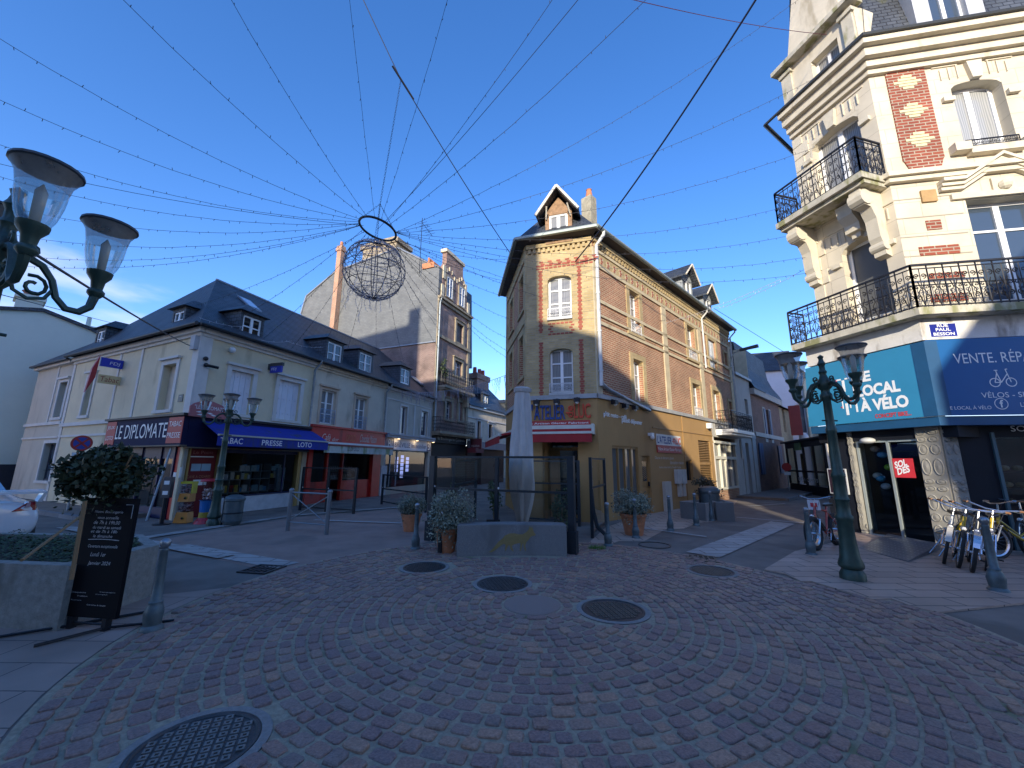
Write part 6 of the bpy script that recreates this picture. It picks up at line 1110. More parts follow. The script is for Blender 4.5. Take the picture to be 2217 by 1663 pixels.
for (x0, y0, x1, y1) in ((2007, 476, 2035, 499), (1992, 529, 2075, 555), (2010, 588, 2085, 607), (2016, 634, 2092, 655)):
    a, b = RR.px(x0, y1), RR.px(x1, y0); mb = MB(); mb.fbox(RR, max(a[0], .1), b[0], min(a[1], b[1]), max(a[1], b[1]), 0, .02); mb.build('brick_inset', vbrick, bR)
a, b = RR.px(1995, 440), RR.px(2022, 412); mb = MB(); mb.fbox(RR, a[0], b[0], a[1], b[1], 0, .05); mb.build('terracotta_tile', M('sand_terracotta', (.42, .26, .11), .8), bR)
mb = MB()
for k in range(6): z = ZS + .6 + k * .5; mb.fbox(RR, .0, r1_[0] - .1, z, z + .025, 0, .012)
mb.build('stone_joints', M('joint_tone', (.40, .36, .28), .9), bR)  # thin joint lines, a little darker than the ashlar
# upper balcony on the chamfer
zb2 = RC.px(1913, 393)[1]; ub = balcony(RC, CLh - .15, -.05, 8.72, 9.72, .85, bR, slab=cst2, mod=.28, r=.014, style=1)
mb = MB()
for s_ in (CLh + .12, -.35):
    pts = [(0, 8.45), (.7, 8.45), (.74, 8.25), (.62, 8.02), (.42, 7.98), (.3, 7.7), (.28, 7.2), (.2, 7.0), (.18, 6.75), (0, 6.7)]
    mb.prism([RC.P(s_ - .13, z, o) for o, z in pts], [RC.P(s_ + .13, z, o) for o, z in pts])
    for zc, oc, r_ in ((8.22, .56, .2), (6.98, .16, .12)): mb.prism([RC.P(s_ - .16, zc + r_ * math.sin(a), oc + r_ * math.cos(a)) for a in [k * math.pi / 6 for k in range(12)]], [RC.P(s_ + .16, zc + r_ * math.sin(a), oc + r_ * math.cos(a)) for a in [k * math.pi / 6 for k in range(12)]])
mb.build('scrolled_bracket', cst, bR); mb = MB(); m_ = (c1[0] + c1[1]) / 2; mb.prism([RC.P(m_ - .18, z, o) for o, z in ((0, 8.4), (.45, 8.4), (.4, 8.1), (.22, 7.9), (.2, 7.7), (0, 7.66))], [RC.P(m_ + .18, z, o) for o, z in ((0, 8.4), (.45, 8.4), (.4, 8.1), (.22, 7.9), (.2, 7.7), (0, 7.66))]); mb.build('keystone', cst, bR)
# long balcony wrapping the corner
mb = MB(); mitre(mb, CLh - .45, RLn, ZS - .04, ZS + .12, .62); bl_ = mb.build('long_balcony', cst2, bR)
mb = MB(); tc_ = RC.P(MT * .58, 0, .58); railing(mb, RC.at(CLh - .45, .58), tc_, ZS + .12, ZS + 1.12, .30, .015, style=0); railing(mb, tc_, RR.at(RLn, .58), ZS + .12, ZS + 1.12, .30, .015, style=0); railing(mb, RC.at(CLh - .45, 0), RC.at(CLh - .45, .58), ZS + .12, ZS + 1.12, .3, .012); mb.build('railing', iron, bl_)
mb = MB(); mitre(mb, CLh - .3, RLn, 4.42, ZS - .045, .3); mb.build('peeling_fascia', peel, bR)
# mansard attic with the stone dormer
md = slate; mb = MB(); o0, o1 = -.1, -.75; zt_ = EZr + 4.6
mb.quad(RC.P(CLh, EZr + .28, o0), RC.P(0, EZr + .28, o0), RC.P(0, zt_, o1), RC.P(CLh, zt_, o1)); mb.quad(RR.P(0, EZr + .28, o0), RR.P(RLn, EZr + .28, o0), RR.P(RLn, zt_, o1), RR.P(0, zt_, o1)); mb.prism([RC.P(CLh, zt_, o1), RC.P(0, zt_, o1), RR.P(0, zt_, o1), RR.P(RLn, zt_, o1), RR.P(RLn, zt_, -6), RC.P(CLh, zt_, -5)], [q + Vector((0, 0, .1)) for q in (RC.P(CLh, zt_, o1), RC.P(0, zt_, o1), RR.P(0, zt_, o1), RR.P(RLn, zt_, o1), RR.P(RLn, zt_, -6), RC.P(CLh, zt_, -5))]); mb.quad(LS.P(-12, EZr, 0), LS.P(0, EZr, 0), LS.P(0, zt_, -.5), LS.P(-12, zt_, -.5)); mb.build('mansard', md, bR)
h = hole4(RC, (1749, 137), (1812, 89), (1772, 178), (1824, 128)); h = (h[0], h[1], EZr + .32, h[3]); f4 = RC.off(.02); mb = MB(); mb.wall(f4, CLh, -.02, EZr + .28, h[3] + .55, [h], .28); mb.fbox(f4, -.03, -.02, EZr + .28, h[3] + .5, -1, 0); mb.fprism(f4, [(CLh, h[3] + .55), (-.02, h[3] + .55), (-.3, h[3] + .9), ((CLh) / 2 + .35, h[3] + 3.2), (CLh / 2 - .35, h[3] + 3.2), (CLh + .25, h[3] + .9)], -.35, 0); dm = mb.build('stone_dormer', cst, bR); win(f4, h, dm, upvc, curt, rec=.2, name='dormer_window')
mb = MB(); mb.fbox(f4, CLh - .15, .1, h[3] + .5, h[3] + .64, -.2, .3); mb.fbox(f4, CLh - .02, CLh + .3, EZr + .6, h[3] + .3, 0, .06); mb.fbox(f4, -.32, -.05, EZr + .6, h[3] + .3, 0, .06); mb.fbox(f4, CLh - .05, CLh + .35, h[3] + .3, h[3] + .42, 0, .12); mb.fbox(f4, -.38, 0, h[3] + .3, h[3] + .42, 0, .12); mb.build('dormer_mouldings', cst2, dm)
a = RR.px(1975, 30, -.3); b = RR.px(2085, 20, -.3); a = (RR.px(1999, 40, -.1)[0], 0); f5 = RR.off(-.05); h5 = (a[0] + .15, a[0] + .95, EZr + .45, EZr + 2.4); mb = MB(); mb.wall(f5, h5[0] - .35, h5[1] + .35, EZr + .28, h5[3] + .35, [h5], .2); mb.fbox(f5, h5[0] - .36, h5[0] - .35, EZr + .28, h5[3] + .3, -1, 0); mb.fbox(f5, h5[1] + .35, h5[1] + .36, EZr + .28, h5[3] + .3, -1, 0); mb.fbox(f5, h5[0] - .5, h5[1] + .5, h5[3] + .35, h5[3] + .5, -1, .2)
for sg, s_ in ((-1, h5[0] - .35), (1, h5[1] + .35)): mb.fprism(f5, [(s_, EZr + .28), (s_ + sg * .28, EZr + .28), (s_ + sg * .2, EZr + .5), (s_ + sg * .04, EZr + .9), (s_, EZr + .95)][::sg], -.2, .05)
dm = mb.build('zinc_dormer', M('pale_zinc_paint', (.45, .46, .47), .6), bR); win(f5, h5, dm, upvc, midglass, rec=.14, name='dormer_window')
# signboards
turq = M('turquoise_board', (.030, .22, .38), .4, var=.04); rblue = M('royal_blue_board', (.008, .095, .27), .35, var=.04); r_ = M('coral_letter', (.55, .05, .05), .5)
sz0, sz1 = 2.74, 4.38
mb = MB(); mb.hull8([RC.P(-2.62, sz0, .34), RC.P(MT * .34 - .03, sz0, .34), RC.P(MT * .34 - .03, sz0, .3), RC.P(-2.62, sz0, .3), RC.P(-2.5, sz1, .34), RC.P(MT * .34 - .03, sz1, .34), RC.P(MT * .34 - .03, sz1, .3), RC.P(-2.5, sz1, .3)]); s1b = mb.build('turquoise_signboard', turq, bR)
mb = MB(); mb.fbox(RR, -MT * .34 + .03, RLn, sz0, sz1 + .02, .3, .34); s2b = mb.build('blue_signboard', rblue, bR)
mb = MB(); mitre(mb, -2.6, RLn, sz0 - .2, sz0 - .01, .3); mitre(mb, -.02, .02, sz0, sz1, .349, .3); mb.build('sign_return', M('deep_blue_return', (.01, .07, .16), .5), bR)
O = .346
for body, bl, tr in (('LE', (1853, 835), (1884, 812)), ('LOCAL', (1857, 862), (1948, 833)), ('À VÉLO', (1864, 891), (1966, 862))):
    a = RC.px(*bl, O); b = RC.px(*tr, O); z0 = a[1]; hh = (b[1] - a[1]); 
    lettering(RC, body, a[0], b[0], *{'LE': (3.72, 3.98), 'LOCAL': (3.36, 3.64), 'À VÉLO': (2.99, 3.34)}[body], wht, s1b, o=O, bold=.045)
a, b = RC.px(1895, 905, O)[0], RC.px(1974, 900, O)[0]; lettering(RC, 'CONCEPT BIKE...', a, b, 2.8, 2.9, r_, s1b, o=O, bold=.03)
s_ = RC.px(1851, 860, O)[0]; mb = MB(); mb.fbox(RC, s_ - .02, s_ + .02, 3.0, 3.95, .34, O); s_ = RC.px(1830, 860, O)[0]; mb.fbox(RC, s_ - .03, s_ + .03, 2.95, 3.25, .34, O); mb.fbox(RC, s_ - .03, s_ + .03, 3.55, 3.85, .34, O)
for sg in (-1, 1): mb.fbox(RC, s_ + sg * .09 - .012, s_ + sg * .09 + .012, 3.12, 3.4, .34, O); mb.fbox(RC, s_ + sg * .1 - .05, s_ + sg * .1 + .05, 3.86, 3.9, .34, O)
mb.fbox(RC, s_ - .09, s_ + .09, 3.4, 3.44, .34, O); mb.build('bicycle_emblem', wht, s1b); mb = MB(); mb.fbox(RC, s_ - .14, s_ - .1, 3.15, 3.18, .34, O + .001); mb.fbox(RC, s_ + .1, s_ + .14, 3.3, 3.33, .34, O + .001); mb.fbox(RC, s_ - .17, s_ - .15, 3.84, 3.9, .34, O + .001); mb.build('emblem_dots', r_, s1b)
thin = wht
a = RR.px(2065, 778, O); b = RR.px(2150, 752, O); lettering(RR, 'VENTE. RÉPARATION', a[0], a[0] + (b[0] - a[0]) * 3.0, 3.85, 4.13, thin, s2b, o=O)
a, b = RR.px(2124, 852, O)[0], RR.px(2190, 845, O)[0]; lettering(RR, 'VÉLOS - SKATES', a, a + (b - a) * 2.2, 3.1, 3.24, thin, s2b, o=O); a, b = RR.px(2052, 885, O)[0], RR.px(2146, 880, O)[0]; lettering(RR, 'LE LOCAL À VÉLO', a, b, 2.86, 2.95, thin, s2b, o=O); c_ = RR.px(2169, 878, O)[0]
mb = MB()
def ring(mb, fa, c, z, r, t, o=O, n=24):
    for k in range(n): a, b = 2 * math.pi * k / n, 2 * math.pi * (k + 1) / n; mb.quad(fa.P(c + (r - t) * math.cos(a), z + (r - t) * math.sin(a), o), fa.P(c + r * math.cos(a), z + r * math.sin(a), o), fa.P(c + r * math.cos(b), z + r * math.sin(b), o), fa.P(c + (r - t) * math.cos(b), z + (r - t) * math.sin(b), o))
ring(mb, RR, c_, 2.97, .12, .014); mb.build('round_emblem', thin, s2b); lettering(RR, 'f', c_ - .03, c_ + .04, 2.89, 3.05, thin, s2b, o=O, bold=.02); lettering(RR, 'LELOCALAVELO', c_ + .32, c_ + 1.2, 2.9, 2.99, thin, s2b, o=O)
a, b = RR.px(2138, 815, O)[0], RR.px(2198, 810, O)[0]; q = (b - a); mb = MB(); ring(mb, RR, a + q * .22, 3.42, q * .2, .018); ring(mb, RR, a + q * .8, 3.42, q * .2, .018)
def seg(p, q2, w2_=.009): 
    d = (Vector(q2) - Vector(p)).normalized(); n = Vector((-d.y, d.x)) * w2_; mb.quad(*[RR.P(v.x, v.y, O) for v in (Vector(p) - n, Vector(q2) - n, Vector(q2) + n, Vector(p) + n)])
A1, A2, A3, A4, A5 = (a + q * .22, 3.42), (a + q * .45, 3.42), (a + q * .35, 3.62), (a + q * .72, 3.6), (a + q * .8, 3.42)
for s in ((A1, A2), (A2, A3), (A3, A1), (A2, A4), (A4, A5), (A4, (a + q * .68, 3.7)), ((a + q * .68, 3.7), (a + q * .76, 3.7)), (A3, (a + q * .33, 3.68)), ((a + q * .27, 3.68), (a + q * .4, 3.68))): seg(*s)
mb.build('bicycle_outline', thin, s2b)
# street name plate
a = RR.px(2015, 733, .31); b = RR.px(2069, 702, .31); mb = MB(); s_0, s_1, z0, z1 = a[0], b[0], 4.46, 4.78; mb.fbox(RR, s_0, s_1, z0, z1, .3, .315); pl = mb.build('street_name_plate', white, base=RR.P(s_0, z0, .3)); tag(pl, 'blue enamel street name plate reading Rue Paul Besson', 'sign'); mb = MB(); mb.fbox(RR, s_0 + .015, s_1 - .015, z0 + .015, z1 - .015, .315, .319); pl2 = mb.build('blue_enamel', M('enamel_blue', (.012, .02, .22), .3), pl); m_ = (s_0 + s_1) / 2; w_ = s_1 - s_0
for body, f_, zc in (('RUE', .2, .23), ('PAUL', .27, .14), ('BESSON', .38, .04)): lettering(RR, body, m_ - w_ * f_, m_ + w_ * f_, z0 + zc, z0 + zc + .07, wht, pl2, o=.321, bold=.02)
# ground floor: embossed concrete pillars, dark panels, glass door
emb = M('embossed_concrete', (.28, .26, .22), .85, var=.15, vs=6, bump=.2); blk = M('black_cladding', (.010, .012, .018), .6, var=.2, spec=.2)
mb = MB(); mb.fbox(RC, -1.05, -.02, .0, 2.6, -1.6, -1.5); mb.fbox(RC, CLh - .5, .3, 2.3, 2.55, -2, .0); mb.fbox(RR, .3, RLn, .0, .45, -.12, -.02); mb.fbox(RR, .28, .95, 0, 2.6, -.12, -.02); mb.fbox(RR, .95, RLn, 2.3, 2.6, -.12, -.02); mb.fbox(RC, CLh - .02, CLh + .25, 0, 2.6, -.2, .0); mb.fbox(LS, -12, 0, 0, 2.7, 0, .02)
mb.build('black_cladding', blk, bR)
def pillar(fa, s0, s1, name):
    mb = MB(); mb.fbox(fa, s0, s1, 0, 2.56, -.25, .04); cw = (s1 - s0) / 2
    rows = [(.06, .42, 1), (.5, .2, 0), (.72, .38, 1), (1.15, .12, 0), (1.3, .12, 0), (1.46, .42, 1), (1.92, .26, 1), (2.2, .14, 0), (2.36, .14, 0)]
    for z, h_, k in rows:
        for c in (0, 1):
            u = s0 + cw * (c + .5); n = 14; rx, rz = cw * .42, h_ * .46
            for (r0, o0_, r1, o1_) in ((1, .04, .88, .062), (.88, .062, .76, .05), (.76, .05, 0, .066)):
                for j in range(n):
                    a, b = 2 * math.pi * j / n, 2 * math.pi * (j + 1) / n; P4 = lambda r, t, o: fa.P(u + rx * r * math.cos(t), z + h_ / 2 + rz * r * math.sin(t), o)
                    if r1 > 0: mb.quad(P4(r0, a, o0_), P4(r0, b, o0_), P4(r1, b, o1_), P4(r1, a, o1_))
                    else: mb.quad(P4(r0, a, o0_), P4(r0, b, o0_), fa.P(u, z + h_ / 2, o1_))
    mb.build('embossed_pillar', emb, bR)
dl0 = RC.px(1880, 1150)[0]; dl1 = RC.px(1952, 1150)[0]
pillar(RC, CLh + .27, dl0 - .03, 'l'); pillar(RC, -.42, 0.0, 'r'); pillar(RR, .0, .27, 'c')
mb = MB()
for u in (dl0, dl1 - .04): mb.fbox(RC, u, u + .05, .03, 2.3, -.12, -.04)
mb.fbox(RC, dl0, -.43, .0, .05, -.12, -.02); mb.fbox(RC, dl0 + .05, -.43, 2.25, 2.32, -.12, -.04); fr = mb.build('door_frame', M('pale_aluminium', (.45, .5, .48), .35, .5), bR); mb = MB(); mb.quad(RC.P(dl0 + .05, .05, -.08), RC.P(-.43, .05, -.08), RC.P(-.43, 2.25, -.08), RC.P(dl0 + .05, 2.25, -.08)); mb.build('pane', clear, fr)
mb = MB(); mb.fbox(RC, CLh, 0, .0, .03, -3.5, -.1); mb.fbox(RC, CLh, .1, 0, 2.3, -3.6, -3.5); mb.fbox(RC, CLh - .1, CLh, 0, 2.3, -3.5, -.2); mb.build('interior', intr, bR)
mb = MB(); mb.quad(RR.P(.95, .45, -.07), RR.P(RLn, .45, -.07), RR.P(RLn, 2.3, -.07), RR.P(.95, 2.3, -.07)); mb.build('shop_window', clear, bR); mb = MB(); mb.fbox(RR, .9, .96, .0, 2.4, -.12, .02); mb.build('window_post', M('teal_post', (.05, .10, .12), .5), bR)
mb = MB(); mb.fbox(RR, 1.0, RLn, .42, .45, -.9, -.12); mb.fbox(RR, .96, RLn, .42, 2.4, -1.2, -1.1)
for z in (.85, 1.2, 1.55): mb.fbox(RR, 1.05, 2.6, z, z + .02, -.8, -.2)
mb.build('display_shelf', M('maroon_shelf', (.10, .04, .045), .6), bR); mb = MB(); rg = random.Random(6)
for k in range(14): u = 1.1 + (k % 5) * .24; z = (.88, 1.23, 1.58)[k // 5]; mb.ball(RR.P(u, z + .08, -.4), .085, 8, 6, (1, 1, .7))
mb.build('shoe_display', M('tan_shoes', (.35, .27, .17), .6, island=.5), bR)
lettering(RR, 'SOLDES', RR.px(2186, 920)[0], RR.px(2186, 920)[0] + .75, 2.42, 2.54, wht, bR, o=.0)
a, b = RC.px(1942, 1040, -.1)[0], RC.px(1987, 1040, -.1)[0]; mb = MB(); mb.fbox(RC, a, b, 1.42, 1.86, -.07, -.06); po = mb.build('sale_poster', M('sale_red', (.55, .03, .04), .5), base=RC.P(a, 1.42, -.07)); tag(po, 'red sale poster in the cycle shop door', 'poster')
for body, x, z in (('SOL', .08, .2), ('DES', .16, .05)): lettering(RC, body, a + (b - a) * x, a + (b - a) * (x + .62), 1.42 + z, 1.42 + z + .16, wht, po, o=-.058, bold=.04, slope=.08)
hc = [((.12, .34, .55), 1910, 985), ((.02, .02, .025), 1932, 962), ((.28, .5, .05), 1925, 1012), ((.55, .55, .5), 1900, 1030), ((.06, .38, .62), 1907, 1036), ((.45, .35, .28), 1894, 972), ((.6, .6, .6), 1918, 1053)]
for c, x, y in hc:
    s_, z = RC.px(x, y, -.3); t = MB(); t.ball(RC.P(s_, z, -.3), .1, 12, 8, (1, 1, .8)); nm = 'helmet_%d_%d' % (int(c[0] * 100), int(c[2] * 100)); lab = {1910: 'light blue', 1932: 'black', 1925: 'lime green', 1900: 'pale grey', 1907: 'bright blue', 1894: 'brownish', 1918: 'small white'}[x]
    tag(t.build('helmet', M(nm, c, .25, coat=.5), base=RC.P(s_, z, -.3), smooth=True), '%s cycle helmet hanging behind the shop door glass' % lab, 'helmet', 'helmets behind the shop door')
mb = MB(); a = RC.px(1836, 1020)[0]; s_0, s_1 = CLh - .35, CLh + .12; mb.fbox(RC, s_0, s_1, .95, 1.6, .02, .06); pf = mb.build('poster_frame', M('thin_white_frame', (.5, .5, .5), .4), base=RC.P(s_0, .95, 0)); tag(pf, 'white framed dark poster left of the cycle shop door', 'poster'); mb = MB(); mb.fbox(RC, s_0 + .02, s_1 - .02, .97, 1.58, .06, .062); mb.build('dark_poster', M('dark_poster', (.03, .015, .025), .4, var=.6, vs=7), pf); mb = MB(); mb.tube([RC.P(s_0 + .16, 1.1, .07), RC.P(s_0 + .24, 1.38, .07)], .035, 8); mb.build('printed_bottle', M('orange_print', (.5, .2, .05), .5), pf)
mb = MB(); mb.fbox(RC, CLh - .45, CLh + .2, 0, .9, -.0, .02); mb.build('low_black_panel', blk, bR)
# ramp
g0, g1, g2_, g3_ = G(1860, 1190), G(1968, 1221), G(2038, 1192), G(1925, 1168)
mb = MB(); mb.prism([g0 + Vector((0, 0, .01)), g1 + Vector((0, 0, .02)), g2_ + Vector((0, 0, .02)), g3_ + Vector((0, 0, .0))], [g0 + Vector((0, 0, .025)), g1 + Vector((0, 0, .05)), g2_ + Vector((0, 0, .13)), g3_ + Vector((0, 0, .13))]); rp_ = mb.build('access_ramp', M('chequer_plate', (.22, .23, .25), .4, .6, var=.2, vs=20), base=g0); tag(rp_, 'grey chequer-plate ramp before the cycle shop door', 'ramp')
mb = MB(); e1 = (g1 - g0); e2 = (g3_ - g0); n = 14
for i in range(n):
    for j in range(int(n * .7)):
        u, v = (i + .5) / n, (j + .5) / (n * .7); p = g0 + e1 * u + (g3_ - g0) * (1 - u) * v + (g2_ - g1) * u * v; z = (.025 + .025 * u) * (1 - v) + .13 * v + .007; d = (e1.normalized() if (i + j) % 2 else e2.normalized()) * .022; nn = Vector((-d.y, d.x, 0)) * .35; mb.quad(*[(q.x, q.y, z) for q in (p - d - nn, p + d - nn, p + d + nn, p - d + nn)])
mb.build('tread', M('bright_tread', (.6, .6, .62), .3, .7), rp_)
# pigeon spikes etc: wall light
mb = MB(); mb.ball(RC.P(-1.4, 2.3, .05), .16, 12, 8, (1, 1, .5)); tag(mb.build('ceiling_lamp', M('dim_white', (.5, .5, .48), .5), base=RC.P(-1.4, 2.3, 0), smooth=True), 'round white lamp under the turquoise sign', 'lamp')
# ================================================================ HOUSES BEHIND THE CAMERA (unseen; skylines shaped so their shadow falls across the crossing)
def back_house(prof, label, dep=9, y=-14.0):
    b = thing('opposite_house', label, 'building', (prof[0][0], y, 0)); A = [(x, y, z) for x, z in prof]; B = [(x - dep * .2586, y - dep, z) for x, z in prof]; mb = MB(); mb.prism(A, B); mb.build('walls', creamB, b)
    x0, x1 = prof[0][0], prof[-1][0]; zt = min(z for x, z in prof if z > .1); f = Fa((x1, y), 270); z = 3.4
    fm = MB(); pm2 = MB()
    while z < zt - 2.2:
        s = .8
        while s < (x1 - x0) - 1.2: fm.fbox(f, s - .08, s + .98, z - .08, z + 1.68, 0, .03); pm2.fbox(f, s, s + .9, z, z + 1.6, .03, .035); s += 2.2
        z += 2.9
    if fm.v: o = fm.build('window', upvc, b); pm2.build('pane', dkglass, o)
    return b
back_house([(-34, 0), (-34, 22.5), (-17.9, 22.5), (-17.9, 23.6), (-16.9, 23.6), (-16.9, 20.6), (-16.8, 0)], 'tall pale block behind the camera at the left, shaped for its shadow', dep=12)
back_house([(-17.2, 0), (-17.2, 18.2), (-6.0, 17.6), (-5.95, 0)], 'pale five-storey house behind the camera, shaped for its shadow')
back_house([(-6.3, 0), (-6.3, 13.9), (-4.0, 12.9), (-3.95, 12.35), (-3.0, 12.3), (-2.1, 11.6), (-1.4, 11.2), (1.0, 9.5), (1.75, 9.3), (1.76, 0)], 'low gabled house behind the camera, shaped for its shadow', dep=6)
back_house([(1.3, 0), (1.3, 6.5), (4.0, 6.3), (4.0, 0)], 'low building behind the camera, added to keep sun off the ground', dep=5)
back_house([(3.46, 0), (3.46, 9.1), (3.62, 9.1), (3.62, 9.5), (3.35, 9.55), (3.36, 9.85), (3.5, 10.0), (5.1, 11.9), (8.5, 15), (16, 15), (26, 15), (26, 0)], 'steep-roofed house behind the camera at the right, shaped for its shadow', dep=7)
# ================================================================ STREET LAMPS (five-part cast iron, four bell globes)
def make_lamp():
    t = thing('street_lamp', 'x', 'street lamp', (0, 0, 0), 'green cast-iron lamps with bell globes', local=True)
    mb = MB(); mb.lathe([(.165, 0), (.165, .1), (.125, .17), (.16, .2), (.165, .24), (.13, .34), (.11, .55), (.10, .85), (.115, .88), (.115, .93), (.095, .96), (.09, 1.15), (.105, 1.18), (.09, 1.22), (.085, 1.5), (.095, 1.52), (.095, 1.56), (.075, 1.6), (.066, 2.2), (.075, 2.22), (.075, 2.26), (.06, 2.3), (.055, 2.72), (.085, 2.76), (.085, 2.82), (.06, 2.86), (.06, 2.9), (.1, 2.94), (.1, 3.04), (.06, 3.1), (.045, 3.16), (.06, 3.2), (.04, 3.24), (.04, 3.3), (.06, 3.34), (.04, 3.38), (.03, 3.42), (.045, 3.46), (.0005, 3.5)], 12, fn=lambda a, z: 1 + (.035 * math.cos(6 * a) if z > .9 else .0)); mb.build('post', dkgreen, t, smooth=True)
    mb = MB(); mb.tube([(-.13, 0, 2.4), (.13, 0, 2.4)], .012, 5); mb.build('ladder_bar', dkgreen, t)
    gl = MGLASS('lamp_bell_glass', (.80, .82, .80), .55); glt = M('weathered_bell', (.30, .28, .25), .35, alpha=.55, var=.3, vs=9)
    for k in range(4):
        a = k * math.pi / 2; e = Vector((math.cos(a), math.sin(a), 0)); Z = Vector((0, 0, 1)); at = lambda r, z: e * r + Z * z
        mb = MB(); pts = [at(.05, 2.98), at(.14, 3.0), at(.22, 2.97), at(.29, 2.88), at(.33, 2.76), at(.4, 2.69), at(.48, 2.69), at(.54, 2.75), at(.56, 2.86)]
        mb.tube(pts, .026, 6, rs=[.03, .028, .026, .024, .024, .026, .028, .03, .034])
        mb.tube(spiral(at(.2, 2.8), e, Z, .085, 1.15, R(120), -1, .3, 12), .014, 5); mb.tube([at(.06, 2.86), at(.1, 2.74), at(.18, 2.7), at(.27, 2.73), at(.31, 2.82)], .014, 5); mb.tube(spiral(at(.14, 3.07), e, Z, .05, 1.0, R(-60), 1, .3, 8), .012, 4)
        ar = mb.build('arm', dkgreen, t, smooth=True); c = at(.56, 0)
        mb = MB(); mb.lathe([(.035, 2.84), (.06, 2.87), (.06, 2.89), (.04, 2.91), (.05, 2.98), (.085, 3.03), (.09, 3.06)], 12, c); mb.build('cup', dkgreen, ar, smooth=True)
        mb = MB(); mb.lathe([(.075, 3.05), (.105, 3.12), (.125, 3.22), (.135, 3.32)], 20, c, cap=False, fn=lambda a, z: 1 + .012 * math.cos(20 * a)); mb.build('bell_glass', gl, ar, smooth=True)
        mb = MB(); mb.lathe([(.135, 3.32), (.15, 3.40), (.185, 3.46)], 20, c, cap=False); mb.build('upper_bell', glt, ar, smooth=True)
        mb = MB(); mb.lathe([(.185, 3.46), (.197, 3.468), (.195, 3.485), (.09, 3.51), (.0005, 3.515)], 20, c, cap=False); mb.build('cap', M('lamp_cap', (.05, .055, .065), .45), ar, smooth=True)
        mb = MB(); mb.lathe([(.0005, 3.05), (.03, 3.08), (.035, 3.3), (.0005, 3.36)], 8, c, cap=False); mb.build('bulb', M('frosted_bulb', (.6, .6, .58), .4), ar, smooth=True)
    return t
L1 = make_lamp(); b = G(1848, 1258); L1.location = b; L1.rotation_euler = (0, 0, R(4)); L1['label'] = 'green four-globe lamp post in front of the turquoise cycle shop sign'
b = G(461, 1137); dup(L1, b, R(36), 'green four-globe lamp post between the gumball machines and the waste bin'); nl = G(42, 405, 3.85); dup(L1, (nl.x, nl.y, 0), R(65), 'nearest green lamp post, cut by the left edge of the photo', (1, 1, 1.1))
# ================================================================ BOLLARDS
def make_bollard():
    t = thing('bollard', 'x', 'bollard', (0, 0, 0), 'ball-topped iron bollards', local=True)
    mb = MB(); mb.lathe([(.1, 0), (.1, .035), (.075, .06), (.08, .12), (.085, .17), (.072, .23), (.06, .25), (.062, .275), (.047, .29), (.042, .5), (.036, .76), (.042, .775), (.036, .79)], 12, fn=lambda a, z: 1 + (.06 * math.cos(5 * a) if .08 < z < .22 else (.04 * math.cos(6 * a) if z > .3 else 0))); mb.build('shaft', steelgrey, t, smooth=True)
    mb = MB(); mb.lathe([(.025, .785), (.03, .8), (.045, .82), (.05, .845), (.044, .87), (.025, .886), (.0005, .89)], 12, cap=False); mb.build('ball', M('worn_steel_ball', (.30, .32, .34), .35, .8), t, smooth=True); return t
bo = make_bollard(); bo.location = G(327, 1366); bo['label'] = 'weathered bollard beside the chalkboard and the large planter'
for i, (x, y, lb, s_) in enumerate([(2163, 1283, 'thick bollard in front of the parked bicycles at the right edge', 1.12), (1757, 1203, 'bollard touching the front wheel of the red fat-tyre bicycle', 1), (1767, 1172, 'bollard just behind the red fat-tyre bicycle', 1), (1317, 1183, 'bollard at the right end of the glass windbreak', 1), (1377, 1165, 'bollard in front of the right terracotta pot', 1), (1452, 1149, 'middle bollard on the edge of the beige slabs', 1), (1508, 1138, 'bollard left of the grey litter bin on the beige slabs', 1), (1542, 1128, 'bollard standing before the right grey litter bin', 1), (899, 1190, 'bollard beside the left terracotta pot', 1)]):
    dup(bo, G(x, y), R(30 * i), lb, (s_, s_, s_ * (1 if s_ > 1 else 1)))
g = G(952, 1200); t = thing('plastic_post', 'slim black post with a white cap in front of the silvery shrub', 'post', g); mb = MB(); mb.tube([g, g + Vector((0, 0, .72))], .045, 10); mb.build('tube', iron, t, smooth=True); mb = MB(); mb.ball(g + Vector((0, 0, .74)), .035); mb.build('white_cap', white, t)
